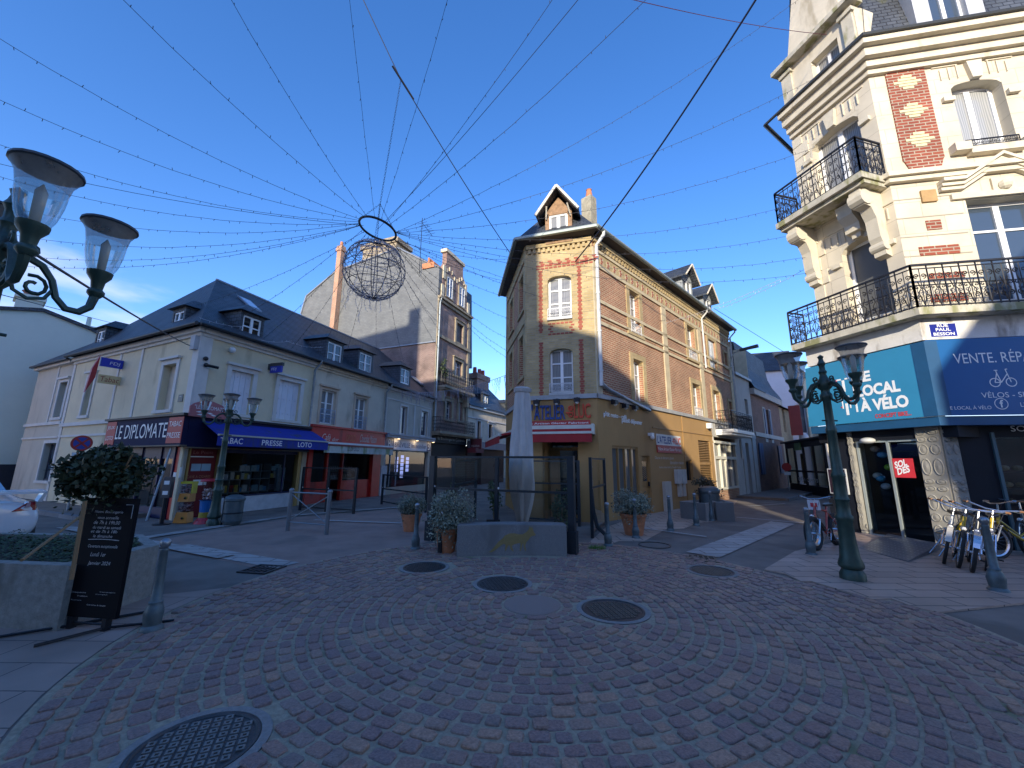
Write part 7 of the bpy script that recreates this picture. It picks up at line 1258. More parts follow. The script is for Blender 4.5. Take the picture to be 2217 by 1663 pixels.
# ================================================================ GLASS WINDBREAKS
fr = M('anthracite_frame', (.022, .03, .038), .4, .3); wg = MGLASS('windbreak_glass', (.86, .88, .87), 1.1)
def windbreak(name, label, pts, posts, ztop=1.84, zmid=1.1, sleeve=()):
    """run of framed glass panels between plan points"""
    t = thing('glass_windbreak', label, 'windbreak', (pts[0][0], pts[0][1], 0), 'glass windbreaks of the cafe terraces')
    for i, (a, b) in enumerate(zip(pts, pts[1:])):
        a = Vector((a[0], a[1])); b = Vector((b[0], b[1])); d = b - a; Ln = d.length; f = Fa(a, math.degrees(math.atan2(d.x, d.y))); n = posts[i]
        for k in range(n + 1):
            if i and k == 0: continue
            u = Ln * k / n; r_ = .065 if (i, k) in sleeve else .035; mb = MB(); mb.fbox(f, u - r_, u + r_, 0.0, ztop, -r_, r_)
            p = mb.build('post', fr, t)
            if (i, k) in sleeve: mb = MB(); mb.fbox(f, u - .095, u + .095, 0, .42, -.095, .095); mb.build('base_sleeve', fr, p)
            if k < n:
                u2 = Ln * (k + 1) / n; mb = MB()
                for z in (.1, zmid, ztop - .05): mb.fbox(f, u + r_, u2 - .035, z, z + .045, -.022, .022)
                rl = mb.build('rail', fr, t); mb = MB(); mb.quad(f.P(u + r_, .14, 0), f.P(u2 - .035, .14, 0), f.P(u2 - .035, zmid, 0), f.P(u + r_, zmid, 0)); mb.quad(f.P(u + r_, zmid + .045, 0), f.P(u2 - .035, zmid + .045, 0), f.P(u2 - .035, ztop - .05, 0), f.P(u + r_, ztop - .05, 0)); mb.build('glass_panel', wg, rl)
                mb = MB(); mb.fbox(f, u + r_, u + r_ + .03, zmid + .05, zmid + .09, .023, .03); mb.build('bracket', white, rl)
    return t
FL_, FR_, FQ_ = G(931, 1170), G(1240, 1200), G(1313, 1141)
windbreak('a', 'glass windbreak with dark frame behind the fox wall and round the corner', [FL_, FR_, FQ_], [2, 2], sleeve=((0, 2), (0, 0)))
BL_ = G(1028, 1122); BR_ = G(1255, 1140); windbreak('b', 'rear glass windbreak seen through the front one', [FL_ + Vector((.3, 1.2, 0)), BL_, BR_], [1, 2], ztop=1.78)
ra, rb2 = G(649, 1105), G(765, 1113); windbreak('c', 'low glass windbreak before the red cafe front', [ra, rb2], [2], ztop=1.5, zmid=.72)
rc, rd = G(826, 1092), G(921, 1110); windbreak('d', 'windbreak before the estate agency window', [rc, rd], [1], ztop=1.2, zmid=.6)
# curved metal foot by the right run
c = (FR_ + FQ_) / 2; d = (FQ_ - FR_).normalized(); n = Vector((d.y, -d.x, 0)); mb = MB(); mb.tube([c + Vector((0, 0, 1.1)), c + n * .04 + Vector((0, 0, .6)), c + n * .12 + Vector((0, 0, .25)), c + n * .38 + Vector((0, 0, .03))], .045, 6); tag(mb.build('curved_brace', fr, base=c, smooth=True), 'curved dark foot brace at the right run of the windbreak', 'brace')
# ================================================================ FOX WALL
P0, P1 = G(988, 1207), G(1228, 1206); d = P1 - P0; az = math.degrees(math.atan2(d.x, d.y)); FW_ = Fa(P0, az); Lw = math.hypot(d.x, d.y)
t = thing('granite_wall', 'curved grey granite wall block with a golden fox on its face', 'wall', P0); mb = MB(); n = 10; H_ = .56
cv = lambda u: -.10 * (1 - (2 * u / Lw - 1) ** 2)
mb.prism([FW_.P(Lw * k / n, 0, cv(Lw * k / n)) for k in range(n + 1)] + [FW_.P(Lw * (n - k) / n, 0, cv(Lw * (n - k) / n) - .36) for k in range(n + 1)], [FW_.P(Lw * k / n, H_, cv(Lw * k / n)) for k in range(n + 1)] + [FW_.P(Lw * (n - k) / n, H_, cv(Lw * (n - k) / n) - .36) for k in range(n + 1)]); mb.build('block', M('speckled_granite', (.20, .19, .18), .8, var=.45, vs=110, bump=.3, bs=160, dirt=(.15, .14, .13), ds=2.5, dth=.52), t, bevel=.012)
fox = [(.02, .02), (.10, .10), (.16, .20), (.22, .30), (.30, .38), (.36, .47), (.44, .52), (.55, .53), (.64, .50), (.72, .50), (.79, .55), (.83, .60), (.86, .66), (.865, .74), (.895, .68), (.915, .70), (.925, .74), (.935, .66), (.96, .56), (1.0, .50), (.985, .465), (.93, .46), (.88, .42), (.84, .33), (.80, .28), (.78, .18), (.80, .08), (.79, .03), (.765, .08), (.745, .2), (.735, .27), (.715, .2), (.70, .1), (.69, .04), (.665, .05), (.68, .15), (.68, .26), (.62, .25), (.56, .23), (.52, .2), (.50, .16), (.53, .08), (.545, .03), (.51, .04), (.47, .11), (.455, .18), (.44, .22), (.40, .13), (.38, .05), (.355, .05), (.365, .13), (.37, .21), (.33, .24), (.25, .17), (.15, .06), (.08, .01)]
s0, s1 = FW_.px(1056, 1170)[0], FW_.px(1161, 1170)[0]; k_ = (s1 - s0); mb = MB(); z0 = .06
mb.quad(*[FW_.P(s0 + x * k_, z0 + y * k_ * .72, cv(s0 + x * k_) + .006) for x, y in fox[::-1]]); fo = mb.build('fox_figure', M('fox_gold', (.27, .20, .08), .6, .2, var=.12, vs=14), t)
# ================================================================ PLANTERS, POTS, SHRUBS
silver = M('silvery_leaf', (.24, .26, .19), .6, island=.55, var=.2); dleaf = M('dark_leaf', (.035, .05, .022), .6, island=.5); bark = M('stake_wood', (.25, .15, .07), .8)
rng2 = random.Random(21)
def pot_shrub(p, r, h, plant_h, plant_r, label_p, label_s, n=2600, grp=True, lean=0):
    t = thing('terracotta_pot', label_p, 'pot', p, 'round terracotta pots'); mb = MB(); mb.lathe([(r * .68, 0), (r * .95, h * .86), (r * 1.03, h * .87), (r * 1.05, h), (r * .93, h), (r * .9, h * .8)], 24, p); mb.build('pot_body', terra, t, smooth=True); mb = MB(); mb.lathe([(r * .83, h * .52), (r * .86, h * .53), (r * .86, h * .57), (r * .83, h * .58)], 24, p, cap=False); mb.build('moulded_ring', terra, t); mb = MB(); mb.lathe([(.0005, h * .85), (r * .93, h * .85)], 16, p, cap=False); mb.build('soil', M('soil', (.03, .022, .016), .95), t)
    s = thing('shrub', label_s, 'shrub', p + Vector((0, 0, h * .85)), 'silvery shrubs in terracotta pots'); mb = leafy(p + Vector((lean, 0, h + plant_h * .42)), (plant_r, plant_r, plant_h * .62), int(n * 1.7), .032, rng2, 30, droop=.35); mb.build('leaves', silver, s); mb = MB()
    for k in range(16):
        a = rng2.uniform(0, 6.28); q = p + Vector((0, 0, h * .85)); mb.tube([q, q + Vector((math.cos(a) * plant_r * .45, math.sin(a) * plant_r * .45, plant_h * .35)), q + Vector((math.cos(a) * plant_r * .75, math.sin(a) * plant_r * .75, plant_h * rng2.uniform(.3, .75)))], .008, 4)
    mb.build('branches', M('twig', (.08, .06, .04), .8), s)
pot_shrub(G(889, 1150), .25, .42, .45, .36, 'terracotta pot at the left end of the windbreak', 'silvery shrub in the left terracotta pot')
pot_shrub(G(966, 1196), .23, .45, .75, .46, 'terracotta pot squeezed beside the fox wall', 'large silvery shrub spilling over beside the fox wall', 3400, lean=.05)
pot_shrub(G(1373, 1158), .31, .5, .62, .52, 'large terracotta pot before the ochre facade', 'large trailing silvery shrub right of the windbreak', 4200)
# dark square pots inside the terrace
def box_pot(p, w_, h, label, lab2, rad, n):
    t = thing('square_pot', label, 'pot', p); mb = MB(); i = [(p.x + a * w_, p.y + b * w_) for a, b in ((-.4, -.4), (.4, -.4), (.4, .4), (-.4, .4))]; j = [(p.x + a * w_, p.y + b * w_) for a, b in ((-.5, -.5), (.5, -.5), (.5, .5), (-.5, .5))]; mb.prism([(*q, 0) for q in i], [(*q, h) for q in j]); mb.build('pot_body', M('charcoal_plastic', (.03, .032, .036), .5), t)
    s = thing('terrace_plant', lab2, 'plant', p + Vector((0, 0, h))); mb = leafy(p + Vector((0, 0, h + rad[2] * .95)), rad, n, .05, rng2, 12); mb.build('leaves', M('mid_green_leaf', (.045, .075, .022), .6, island=.5), s); mb = MB(); mb.tube([p + Vector((0, 0, h * .8)), p + Vector((0, 0, h + rad[2]))], .015, 5); mb.build('stem', bark, s)
g = G(1068, 1150); box_pot(g, .34, .3, 'dark square pot behind the windbreak glass', 'tall narrow green plant behind the windbreak glass', (.2, .2, .55), 700)
g = G(1218, 1165); box_pot(g, .3, .22, 'dark pot behind the right corner post', 'leafy green plant behind the right corner post', (.26, .26, .45), 700)
g = G(975, 1120); box_pot(g, .3, .3, 'dark pot far behind the left windbreak panel', 'green plant far behind the left windbreak panel', (.35, .3, .4), 600)
# granite planters right with bin
pa_, pb_ = G(1475, 1128), G(1600, 1134); f = Fa(G(1474, 1132), 100)
def gplanter(a, b, dep, h, label):
    d = (b - a); f = Fa(a, math.degrees(math.atan2(d.x, d.y))); Ln = math.hypot(d.x, d.y); mb = MB(); mb.wall(f, 0, Ln, 0, h); mb.fbox(f, 0, Ln, 0, h, -.08, 0); mb.fbox(f, 0, .08, 0, h, -dep, -.08); mb.fbox(f, Ln - .08, Ln, 0, h, -dep, -.08); mb.fbox(f, 0, Ln, 0, h, -dep - .08, -dep); mb.fbox(f, .08, Ln - .08, 0, h - .06, -dep, -.08); o = mb.build('granite_planter', granite, base=a); return tag(o, label, 'planter', 'granite planters'), f, Ln
gplanter(G(1474, 1122), G(1530, 1129), 1.2, .52, 'grey granite planter left of the right litter bin'); _, f, Ln = gplanter(G(1553, 1128), G(1592, 1129), 1.0, .55, 'grey granite planter right of the right litter bin')
s = thing('shrub', 'rounded grey-green shrub behind the right litter bin', 'shrub', G(1535, 1112)); q = G(1535, 1112); mb = leafy(q + Vector((0, 0, .85)), (.6, .55, .42), 1500, .05, rng2, 16); mb.build('leaves', M('olive_leaf', (.085, .09, .06), .6, island=.5), s); mb = MB(); mb.tube([q, q + Vector((0, 0, .8))], .03, 5); mb.build('stem', bark, s)
def bin_(p, label, sc_=1.0, first=[None]):
    if first[0]: return dup(first[0], p, 0, label, (sc_,) * 3)
    t = thing('litter_bin', label, 'litter bin', (0, 0, 0), 'grey-green slatted litter bins', local=True); t.location = p; mb = MB(); mb.lathe([(.17, .0), (.19, .04), (.235, .10), (.24, .13), (.225, .14), (.225, .62), (.25, .64), (.25, .69), (.225, .71), (.21, .75), (.12, .79), (.0005, .8)], 36, fn=lambda a, z: 1 + (.018 * math.cos(24 * a) if .14 < z < .62 else 0)); mb.build('drum', M('bin_grey_green', (.085, .11, .115), .5, .2, var=.2, vs=5), t, smooth=True); mb = MB(); mb.lathe([(.226, .30), (.233, .31), (.233, .33), (.226, .34)], 36, cap=False); mb.build('hoop', iron, t); mb = MB(); mb.tube([(.0, .0, 0), (0, 0, .05)], .1, 10); mb.tube([(-.27, 0, 0), (-.27, 0, .75)], .025, 8); mb.build('support', iron, t); first[0] = t; return t
bin_(G(501, 1137), 'grey slatted litter bin right of the left lamp post'); bin_(G(1541, 1121), 'grey slatted litter bin between the two granite planters', 1.25)
# crossed-bar barrier
a, b = G(622, 1150), G(706, 1158); d = b - a; f = Fa(a, math.degrees(math.atan2(d.x, d.y))); Ln = math.hypot(d.x, d.y); t = thing('crossed_barrier', 'grey metal barrier with crossed bars in the pedestrian street', 'barrier', a); gm = M('galvanised_grey', (.20, .215, .23), .45, .5)
for u in (0, Ln): mb = MB(); mb.lathe([(.05, 0), (.05, .97), (.058, .975), (.058, 1.0), (.03, 1.03), (.0005, 1.035)], 12, f.P(u, 0, 0)); mb.build('post', gm, t, smooth=True)
for (u0, z0, u1, z1, r) in ((0, .93, Ln, .93, .02), (0, .22, Ln, .22, .016), (0, .9, Ln, .25, .014), (0, .25, Ln, .9, .014)): mb = MB(); mb.tube([f.P(u0, z0, 0), f.P(u1, z1, .0 if z0 == z1 else (.015 if z0 > z1 else -.015))], r, 8); mb.build('bar', gm, t)
# ================================================================ PARASOL
g = atd(1130, 1133, 8.9); p = Vector((g.x, g.y, 0)); zt = atd(1137, 838, 8.9).z; t = thing('closed_parasol', 'closed parasol in a pale grey cover behind the fox wall', 'parasol', p)
prof = []; nz = 26
for k in range(nz + 1):
    u = k / nz; z = .25 + (zt - .12 - .25) * u; r = .07 + .19 * math.sin(min(1, u * 2.6) * math.pi / 2) ** 1.2 - .10 * max(0, u - .4) / .6; prof.append((r, z))
prof += [(.185, zt - .13), (.205, zt - .05), (.13, zt - .01), (.0005, zt)]
mb = MB(); mb.lathe(prof, 56, p, fn=lambda a, z: 1 + .13 * math.sin(a * 7 + 1.1 * math.sin(z * 1.9)) * (1 if z < zt - .2 else .3) + .09 * math.sin(a * 3 + z * 2.6) + .03 * math.sin(a * 17 + 2 * z)); mb.build('cover', M('pale_grey_canvas', (.50, .465, .43), .85, var=.1, vs=3, bump=.15, bs=60), t, smooth=True); mb = MB(); mb.tube([p, p + Vector((0, 0, .5))], .03, 10); mb.build('pole', iron, t); mb = MB(); mb.box(p.x - .3, p.x + .3, p.y - .3, p.y + .3, 0, .06); mb.build('base_plate', iron, t)
# ================================================================ NEAR LEFT: BIG PLANTER, BUSH, CHALKBOARD
c0, c1, c2 = G(0, 1361), G(121, 1368), G(326, 1292); fcon = M('rough_concrete', (.26, .25, .22), .9, var=.25, vs=14, bump=.5, bs=70, dirt=(.16, .15, .12), ds=3)
H2 = .62; t = thing('concrete_planter', 'large pale concrete planter at the near left', 'planter', c1)
c00 = c1 + (c0 - c1).normalized() * 2.6; back = Vector((-.75, .62, 0)).normalized() * 1.3; outer = [c00, c1, c2, c2 + Vector((-.9, .75, 0)), c00 + Vector((-.6, 1.6, 0))]; cen = sum(outer, Vector()) / 5; inner = [cen + (q - cen) * .86 for q in outer]
mb = MB()
for k in range(5):
    j = (k + 1) % 5; mb.quad(outer[k], outer[j], outer[j] + Vector((0, 0, H2)), outer[k] + Vector((0, 0, H2))); mb.quad(outer[k] + Vector((0, 0, H2)), outer[j] + Vector((0, 0, H2)), inner[j] + Vector((0, 0, H2)), inner[k] + Vector((0, 0, H2))); mb.quad(inner[j] + Vector((0, 0, H2)), inner[j], inner[k], inner[k] + Vector((0, 0, H2)))
mb.build('trough', fcon, t); mb = MB(); mb.quad(*[q + Vector((0, 0, H2 - .07)) for q in inner]); mb.build('soil', M('soil', (.03, .022, .016), .95), t)
mb = MB(); rg = random.Random(12)
for k in range(6000):
    a_, b_ = rg.random(), rg.random(); i = rg.randrange(5); q = inner[i] * a_ + inner[(i + 1) % 5] * (1 - a_); q = cen + (q - cen) * math.sqrt(b_) * .97; z = H2 - .07 + rg.uniform(0, .09) * (1 + .8 * math.sin(q.x * 9) * math.sin(q.y * 11)); a2 = rg.uniform(0, 6.28); e = Vector((math.cos(a2), math.sin(a2), rg.uniform(-.1, .7))) * rg.uniform(.02, .045); n_ = Vector((-e.y, e.x, 0)) * .4; p_ = Vector((q.x, q.y, z)); mb.quad(p_, p_ + e * .5 + n_, p_ + e, p_ + e * .5 - n_)
gc = mb.build('ground_cover', M('ground_cover_leaf', (.045, .075, .025), .7, island=.5), uv=False); tag(gc, 'low green ground cover in the large concrete planter', kind='stuff')
bx = atd(232, 1020, 6.4); bp = Vector((bx.x, bx.y, 0)); t = thing('bush', 'dark leafy bush with trailing shoots above the chalkboard', 'bush', bp + Vector((0, 0, H2 - .07))); zc = bx.z
mb = leafy(Vector((bp.x, bp.y, zc)), (.40, .36, .28), 6000, .05, random.Random(33), 34, hollow=.5, droop=.3)
rg = random.Random(2)
mb.build('leaves', dleaf, t); mb = MB(); mb.tube([bp + Vector((0, 0, H2 - .07)), Vector((bp.x + .03, bp.y, 1.15)), Vector((bp.x, bp.y, zc))], .022, 6)
for k in range(9): a = rg.uniform(0, 6.28); mb.tube([Vector((bp.x, bp.y, zc - .25)), Vector((bp.x + .25 * math.cos(a), bp.y + .25 * math.sin(a), zc)), Vector((bp.x + .34 * math.cos(a), bp.y + .3 * math.sin(a), zc + rg.uniform(-.1, .2)))], .008, 4)
mb.build('branches', bark, t)
st = atd(47, 1213, 4.9); en = atd(182, 1112, 5.9); mb = MB(); mb.tube([st, en], .012, 6); tag(mb.build('bamboo_stake', bark, base=st), 'slanting thin wooden stake in the large planter', 'stake'); s1 = atd(163, 1212, 4.85); e1 = atd(184, 1085, 4.9); mb = MB(); mb.tube([s1 + Vector((0, 0, -.15)), e1], .014, 6); tag(mb.build('bamboo_stake', bark, base=s1), 'upright wooden stake beside the chalkboard', 'stake')
# chalkboard
tl, tr, bl, br = (186, 1082), (293, 1076), (147, 1336), (263, 1337); f0 = G(170, 1362); f1 = G(236, 1367); d = f1 - f0; az = math.degrees(math.atan2(d.x, d.y)) ; K = Fa(f0, az + 0)
h = hole4(K, tl, tr, bl, br); t = thing('chalkboard_sign', 'tall black chalkboard on a folding metal stand beside the bollard', 'sign', f0)
s0, s1, z0, z1 = h; print('board', h); bkm = M('blackboard', (.005, .005, .007), .7, var=.1, spec=.15); mb = MB(); mb.fbox(K, s0, s1, z0, z1, -.02, .02); pb = mb.build('board', bkm, t)
ch_ = M('chalk', (.5, .5, .5), .9, var=.3, vs=60); W2 = s1 - s0; HH = z1 - z0
for body, x0, x1, y0, y1, sh in (('Notre Boulangerie', .22, .78, .865, .895, .2), ('vous accueille', .3, .72, .82, .845, .2), ('de 7h à 19h30', .24, .76, .775, .805, .2), ('du mardi au samedi', .24, .8, .735, .76, .2), ('et de 7h à 18h', .22, .74, .70, .725, .2), ('le dimanche', .28, .66, .66, .685, .2), ('Ouverture exceptionnelle', .22, .8, .565, .60, .25), ('Lundi 1er', .3, .6, .50, .535, .25), ('Janvier 2024', .28, .72, .42, .46, .25), ('Craquante', .06, .36, .19, .205, 0), ('Tradition', .2, .4, .165, .175, 0), ('Campagne', .62, .92, .205, .215, 0), ('Complet', .55, .78, .185, .195, 0), ('Céréales & Seigle', .42, .78, .095, .108, 0), ('Rustique', .1, .3, .13, .14, 0)):
    lettering(K, body, s0 + W2 * x0, s0 + W2 * x1, z0 + HH * y0, z0 + HH * y1, ch_, pb, o=.022, shear=sh)
mb = MB(); mb.tube([K.P(s0 + W2 * x, z0 + HH * (.632 + .014 * math.sin(x * 3.14)), .022) for x in [.2 + .06 * k for k in range(11)]], .004, 4); mb.tube([K.P(s0 + W2 * .82, z1 - .06, .022), K.P(s0 + W2 * .96, z1 - .06, .022), K.P(s0 + W2 * .96, z1 - .2, .022)], .003, 4); mb.build('chalk_flourish', ch_, pb)
for u in (s0 + W2 * .16, s0 + W2 * .82): mb = MB(); mb.fbox(K, u - .025, u + .025, 0.0, z0, -.03, .03); mb.build('leg', iron, t)
for (u, v, o0, o1) in ((s0 + W2 * .16, s0 - .35, .0, .38), (s0 + W2 * .82, s0 + .3, .0, .42), (s0 + W2 * .16, s0 + W2 * .75, .0, -.5), (s0 + W2 * .82, s1 + .35, 0, -.3)): mb = MB(); mb.tube([K.P(u, .03, o0), K.P(v, .02, o1)], .014, 6); mb.build('foot', iron, t)
mb = MB(); mb.tube([K.P(s0 + W2 * .16, .06, 0), K.P(s0 + W2 * .82, .06, 0)], .012, 6); mb.build('cross_bar', iron, t)
# ================================================================ TOBACCONIST PAVEMENT CLUTTER
def gumball(p, label):
    t = thing('gumball_machine', label, 'vending machine', p); f = Fa((p.x, p.y), 88); org = M('orange_plastic', (.55, .20, .03), .35); yel = M('yellow_plastic', (.5, .42, .03), .35)
    for k, (z, hgt) in enumerate(((.02, .28), (.58, .22))):
        mb = MB(); w0, w1 = (.18, .15) if k == 0 else (.15, .14); mb.hull8([f.P(-w0, z, .14), f.P(w0, z, .14), f.P(w0, z, -.12), f.P(-w0, z, -.12), f.P(-w1, z + hgt, .1), f.P(w1, z + hgt, .1), f.P(w1, z + hgt, -.12), f.P(-w1, z + hgt, -.12)]); bo_ = mb.build('orange_base', org, t); mb = MB(); mb.lathe([(.0005, .02), (.035, .018), (.045, .004)], 14, (0, 0, 0), Matrix.Translation(f.P(.05, z + hgt * .45, .125)) @ Vector((f.n.x, f.n.y, 0)).to_track_quat('Z', 'Y').to_matrix().to_4x4(), cap=False); mb.build('coin_knob', M('brass_knob', (.35, .25, .05), .3, .7), bo_); mb = MB(); mb.lathe([(.0005, .012), (.025, .012), (.03, 0)], 12, (0, 0, 0), Matrix.Translation(f.P(.05, z + hgt * .45, .146)) @ Vector((f.n.x, f.n.y, 0)).to_track_quat('Z', 'Y').to_matrix().to_4x4(), cap=False); mb.build('dark_slot', iron, bo_)
        mb = MB(); mb.fbox(f, -.14, .14, z + hgt, z + hgt + .26, -.1, .08); bx_ = mb.build('clear_box', MGLASS('clear_plastic', (.85, .85, .85)), t); mb = MB(); rg = random.Random(int(p.x * 10 + k))
        for j in range(36): mb.ball(f.P(rg.uniform(-.11, .11), z + hgt + rg.uniform(.025, .2), rg.uniform(-.08, .055)), .024, 6, 4)
        mb.build('capsules', M('mixed_capsules', (.62, .45, .48), .35, island=.8), bx_)
    mb = MB(); mb.fbox(f, -.16, .16, 1.06, 1.12, -.13, .1); mb.fbox(f, .14, .17, .8, 1.06, -.1, .08); mb.build('yellow_cap', yel, t); return t
gumball(G(396, 1133), 'orange double gumball machine nearest the tobacconist door')
p = G(440, 1133); t = thing('capsule_machine', 'capsule machine with red lid, clear tank and blue stand', 'vending machine', p); mb = MB(); mb.lathe([(.20, 1.12), (.21, 1.14), (.19, 1.18), (.1, 1.2), (.0005, 1.2)], 20, p, cap=False); mb.build('red_lid', M('red_plastic', (.45, .02, .03), .35), t, smooth=True); mb = MB(); mb.lathe([(.17, .62), (.2, 1.12)], 4, p, cap=False); mb.build('clear_tank', MGLASS('clear_plastic'), t); mb = MB(); rg = random.Random(3)
for j in range(70): a = rg.uniform(0, 6.28); r = rg.uniform(0, .12); mb.ball((p.x + r * math.cos(a), p.y + r * math.sin(a), rg.uniform(.65, .92)), .03, 6, 4)
mb.build('capsules', M('white_capsules', (.7, .58, .58), .35, island=.5), t); mb = MB(); mb.lathe([(.13, .3), (.15, .6), (.18, .62)], 16, p); mb.build('blue_stand', M('blue_plastic', (.02, .16, .45), .4), t); mb = MB(); mb.lathe([(.24, 0), (.2, .08), (.16, .12), (.14, .16)], 16, p); mb.build('red_foot', M('red_plastic', (.45, .02, .03), .35), t); mb = MB(); mb.lathe([(.145, .16), (.135, .3)], 16, p); mb.build('yellow_collar', M('dull_yellow', (.4, .28, .03), .5), t)
p = G(349, 1136); t = thing('postcard_stand', 'dark narrow stand with small notices by the tobacconist door', 'stand', p); f = Fa((p.x, p.y), 88); mb = MB(); mb.tube([p, p + Vector((0, 0, .95))], .05, 8); mb.lathe([(.2, 0), (.2, .02), (.05, .03)], 16, p); mb.build('pole', iron, t); mb = MB(); mb.fbox(f, -.1, .12, .7, 1.25, -.06, .06); hd_ = mb.build('holder', M('dark_grey_box', (.05, .05, .055), .5), t)
for z in (.78, 1.05): mb = MB(); mb.fbox(f, -.06, .08, z, z + .1, .06, .066); mb.build('paper_card', white, hd_)
p = G(335, 1118); mb = MB(); 
for z, in ((.04,), (.12,), (.2,)): mb.box(p.x - .14, p.x + .14, p.y - .05, p.y + .05, z, z + .06)
tag(mb.build('newspaper_stack', M('stacked_papers', (.5, .4, .36), .8, island=.4), base=p), 'small stack of papers at the foot of the tobacconist door', 'newspapers')
mb = MB(); q = B_.P(-.55, 0, .35); mb.tube([q, B_.P(-.45, 2.05, .1)], .03, 6); tag(mb.build('blind_pole', M('pale_blue_pole', (.3, .38, .42), .5), base=q), 'pale pole leaning by the tobacconist side window', 'pole')
# fox wall grass tuft
g = G(1292, 1190); mb = MB(); rg = random.Random(1)
for k in range(260): a = rg.uniform(0, 6.28); r = rg.uniform(0, .2); q = Vector((g.x + r * math.cos(a), g.y + r * .6 * math.sin(a), .0)); e = Vector((rg.uniform(-.05, .05), rg.uniform(-.05, .05), rg.uniform(.04, .11))); n_ = Vector((e.y, -e.x, 0)).normalized() * .005; mb.quad(q - n_, q + n_, q + e)
tag(mb.build('grass_tuft', M('bright_grass', (.10, .22, .03), .7, island=.3), base=g, uv=False), 'bright green grass tuft at the foot of the curved brace', 'grass')
# ================================================================ HANGING RING, LIGHT BALL, STRINGS
wire = M('light_cable', (.025, .025, .035), .6, var=.1); led = M('led_stub', (.10, .09, .12), .6); wirew = M('pale_cable', (.45, .45, .47), .6); steelc = M('steel_cable', (.03, .03, .04), .5, .4)
RG = atd(818, 496, 10.6); RRd = .50
t = thing('hanging_ring', 'dark metal ring hung from a chain, gathering all the light strings', 'ring', RG); mb = MB(); tiltm = Matrix.Rotation(R(12), 4, 'Y') @ Matrix.Rotation(R(-4), 4, 'X'); n = 40; rp_ = [RG + (tiltm @ Vector((RRd * math.cos(2 * math.pi * k / n), RRd * math.sin(2 * math.pi * k / n), 0))) for k in range(n + 1)]
mb.tube(rp_, .032, 8, False); mb.build('hoop', iron, t, smooth=True)
hk = atd(868, 172, 9.9); topr = atd(823, 442, 10.5)
def chain(a, b, name, parent, r=.008, lk=.07, mat=steelc):
    a, b = Vector(a), Vector(b); L_ = (b - a).length; n = int(L_ / lk); e = (b - a) / n; u = e.orthogonal().normalized(); v = e.cross(u).normalized(); mb = MB()
    for k in range(n):
        c = a + e * (k + .5); w_ = u if k % 2 else v; h_ = e * .62; mb.tube([c - h_, c - h_ * .6 + w_ * r * 2.2, c + h_ * .6 + w_ * r * 2.2, c + h_, c + h_ * .6 - w_ * r * 2.2, c - h_ * .6 - w_ * r * 2.2, c - h_], r * .55, 3, False)
    return mb.build(name, mat, parent)
chain(topr, hk, 'chain', t)
for k in range(3): chain(rp_[int(n * k / 3)], topr, 'chain', t, .007)
SBc = atd(811, 585, 10.6); SR = .80; t2 = thing('light_ball', 'wire-frame ball wound with light strings hanging below the ring', 'light ball', SBc)
chain(SBc + Vector((0, 0, SR)), topr, 'chain', t2, .007)
mb = MB()
for k in range(6):
    a = math.pi * k / 6 + .25; e = Vector((math.cos(a), math.sin(a), 0)); mb.tube([SBc + e * SR * math.sin(2 * math.pi * j / 32) + Vector((0, 0, SR * math.cos(2 * math.pi * j / 32))) for j in range(33)], .011, 5, False)
for zf in (-.55, 0, .55): rr_ = SR * math.sqrt(1 - zf * zf); mb.tube([SBc + Vector((rr_ * math.cos(2 * math.pi * j / 32), rr_ * math.sin(2 * math.pi * j / 32), zf * SR)) for j in range(33)], .010, 5, False)
mb.tube([SBc + Vector((0, 0, -SR)), SBc + Vector((0, 0, SR))], .012, 5); mb.build('frame', M('ball_frame', (.09, .08, .09), .5, .3), t2)
mb = MB(); rg = random.Random(7)
for w_ in range(40):
    th = rg.uniform(-1.3, 1.3); a0 = rg.uniform(0, 6.28); ln = rg.uniform(2.2, 6.2); tl_ = rg.uniform(-.35, .35); pts = []
    for j in range(int(ln * 6)):
        a = a0 + j / 6; ph = th + tl_ * math.sin(a * 1.1 + w_) + rg.uniform(-.03, .03); r_ = SR * rg.uniform(.985, 1.02); pts.append(SBc + Vector((math.cos(a) * math.cos(ph), math.sin(a) * math.cos(ph), math.sin(ph))) * r_)
    mb.tube(pts, .0055, 3, False)
    for p in pts[::1]:
        for _ in range(2): q = p + Vector((rg.uniform(-1, 1), rg.uniform(-1, 1), rg.uniform(-1, 1))) * .045; mb.tube([p, q], .004, 3, False)
mb.build('wound_light_string', M('lilac_grey_cable', (.50, .45, .47), .6), t2)
mb = MB()
for w_ in range(15):
    a = rg.uniform(0, 6.28); e = Vector((math.cos(a), math.sin(a), 0)); f_ = rg.uniform(.35, 1.0); p = SBc + e * SR * f_ - Vector((0, 0, SR * math.sqrt(max(0, 1 - f_ * f_)))); pts = [p]
    for j in range(rg.randint(4, 10)): p = p + Vector((rg.uniform(-.04, .04), rg.uniform(-.04, .04), -rg.uniform(.05, .09))); pts.append(p); mb.tube([p, p + Vector((rg.uniform(-.05, .05), rg.uniform(-.05, .05), -.03))], .004, 3, False)
    mb.tube(pts, .005, 3, False)
mb.build('hanging_tails', M('lilac_grey_cable', (.15, .135, .17), .6), t2)
rng3 = random.Random(99); SL = 'thin cable of small lights radiating from the hanging ring'
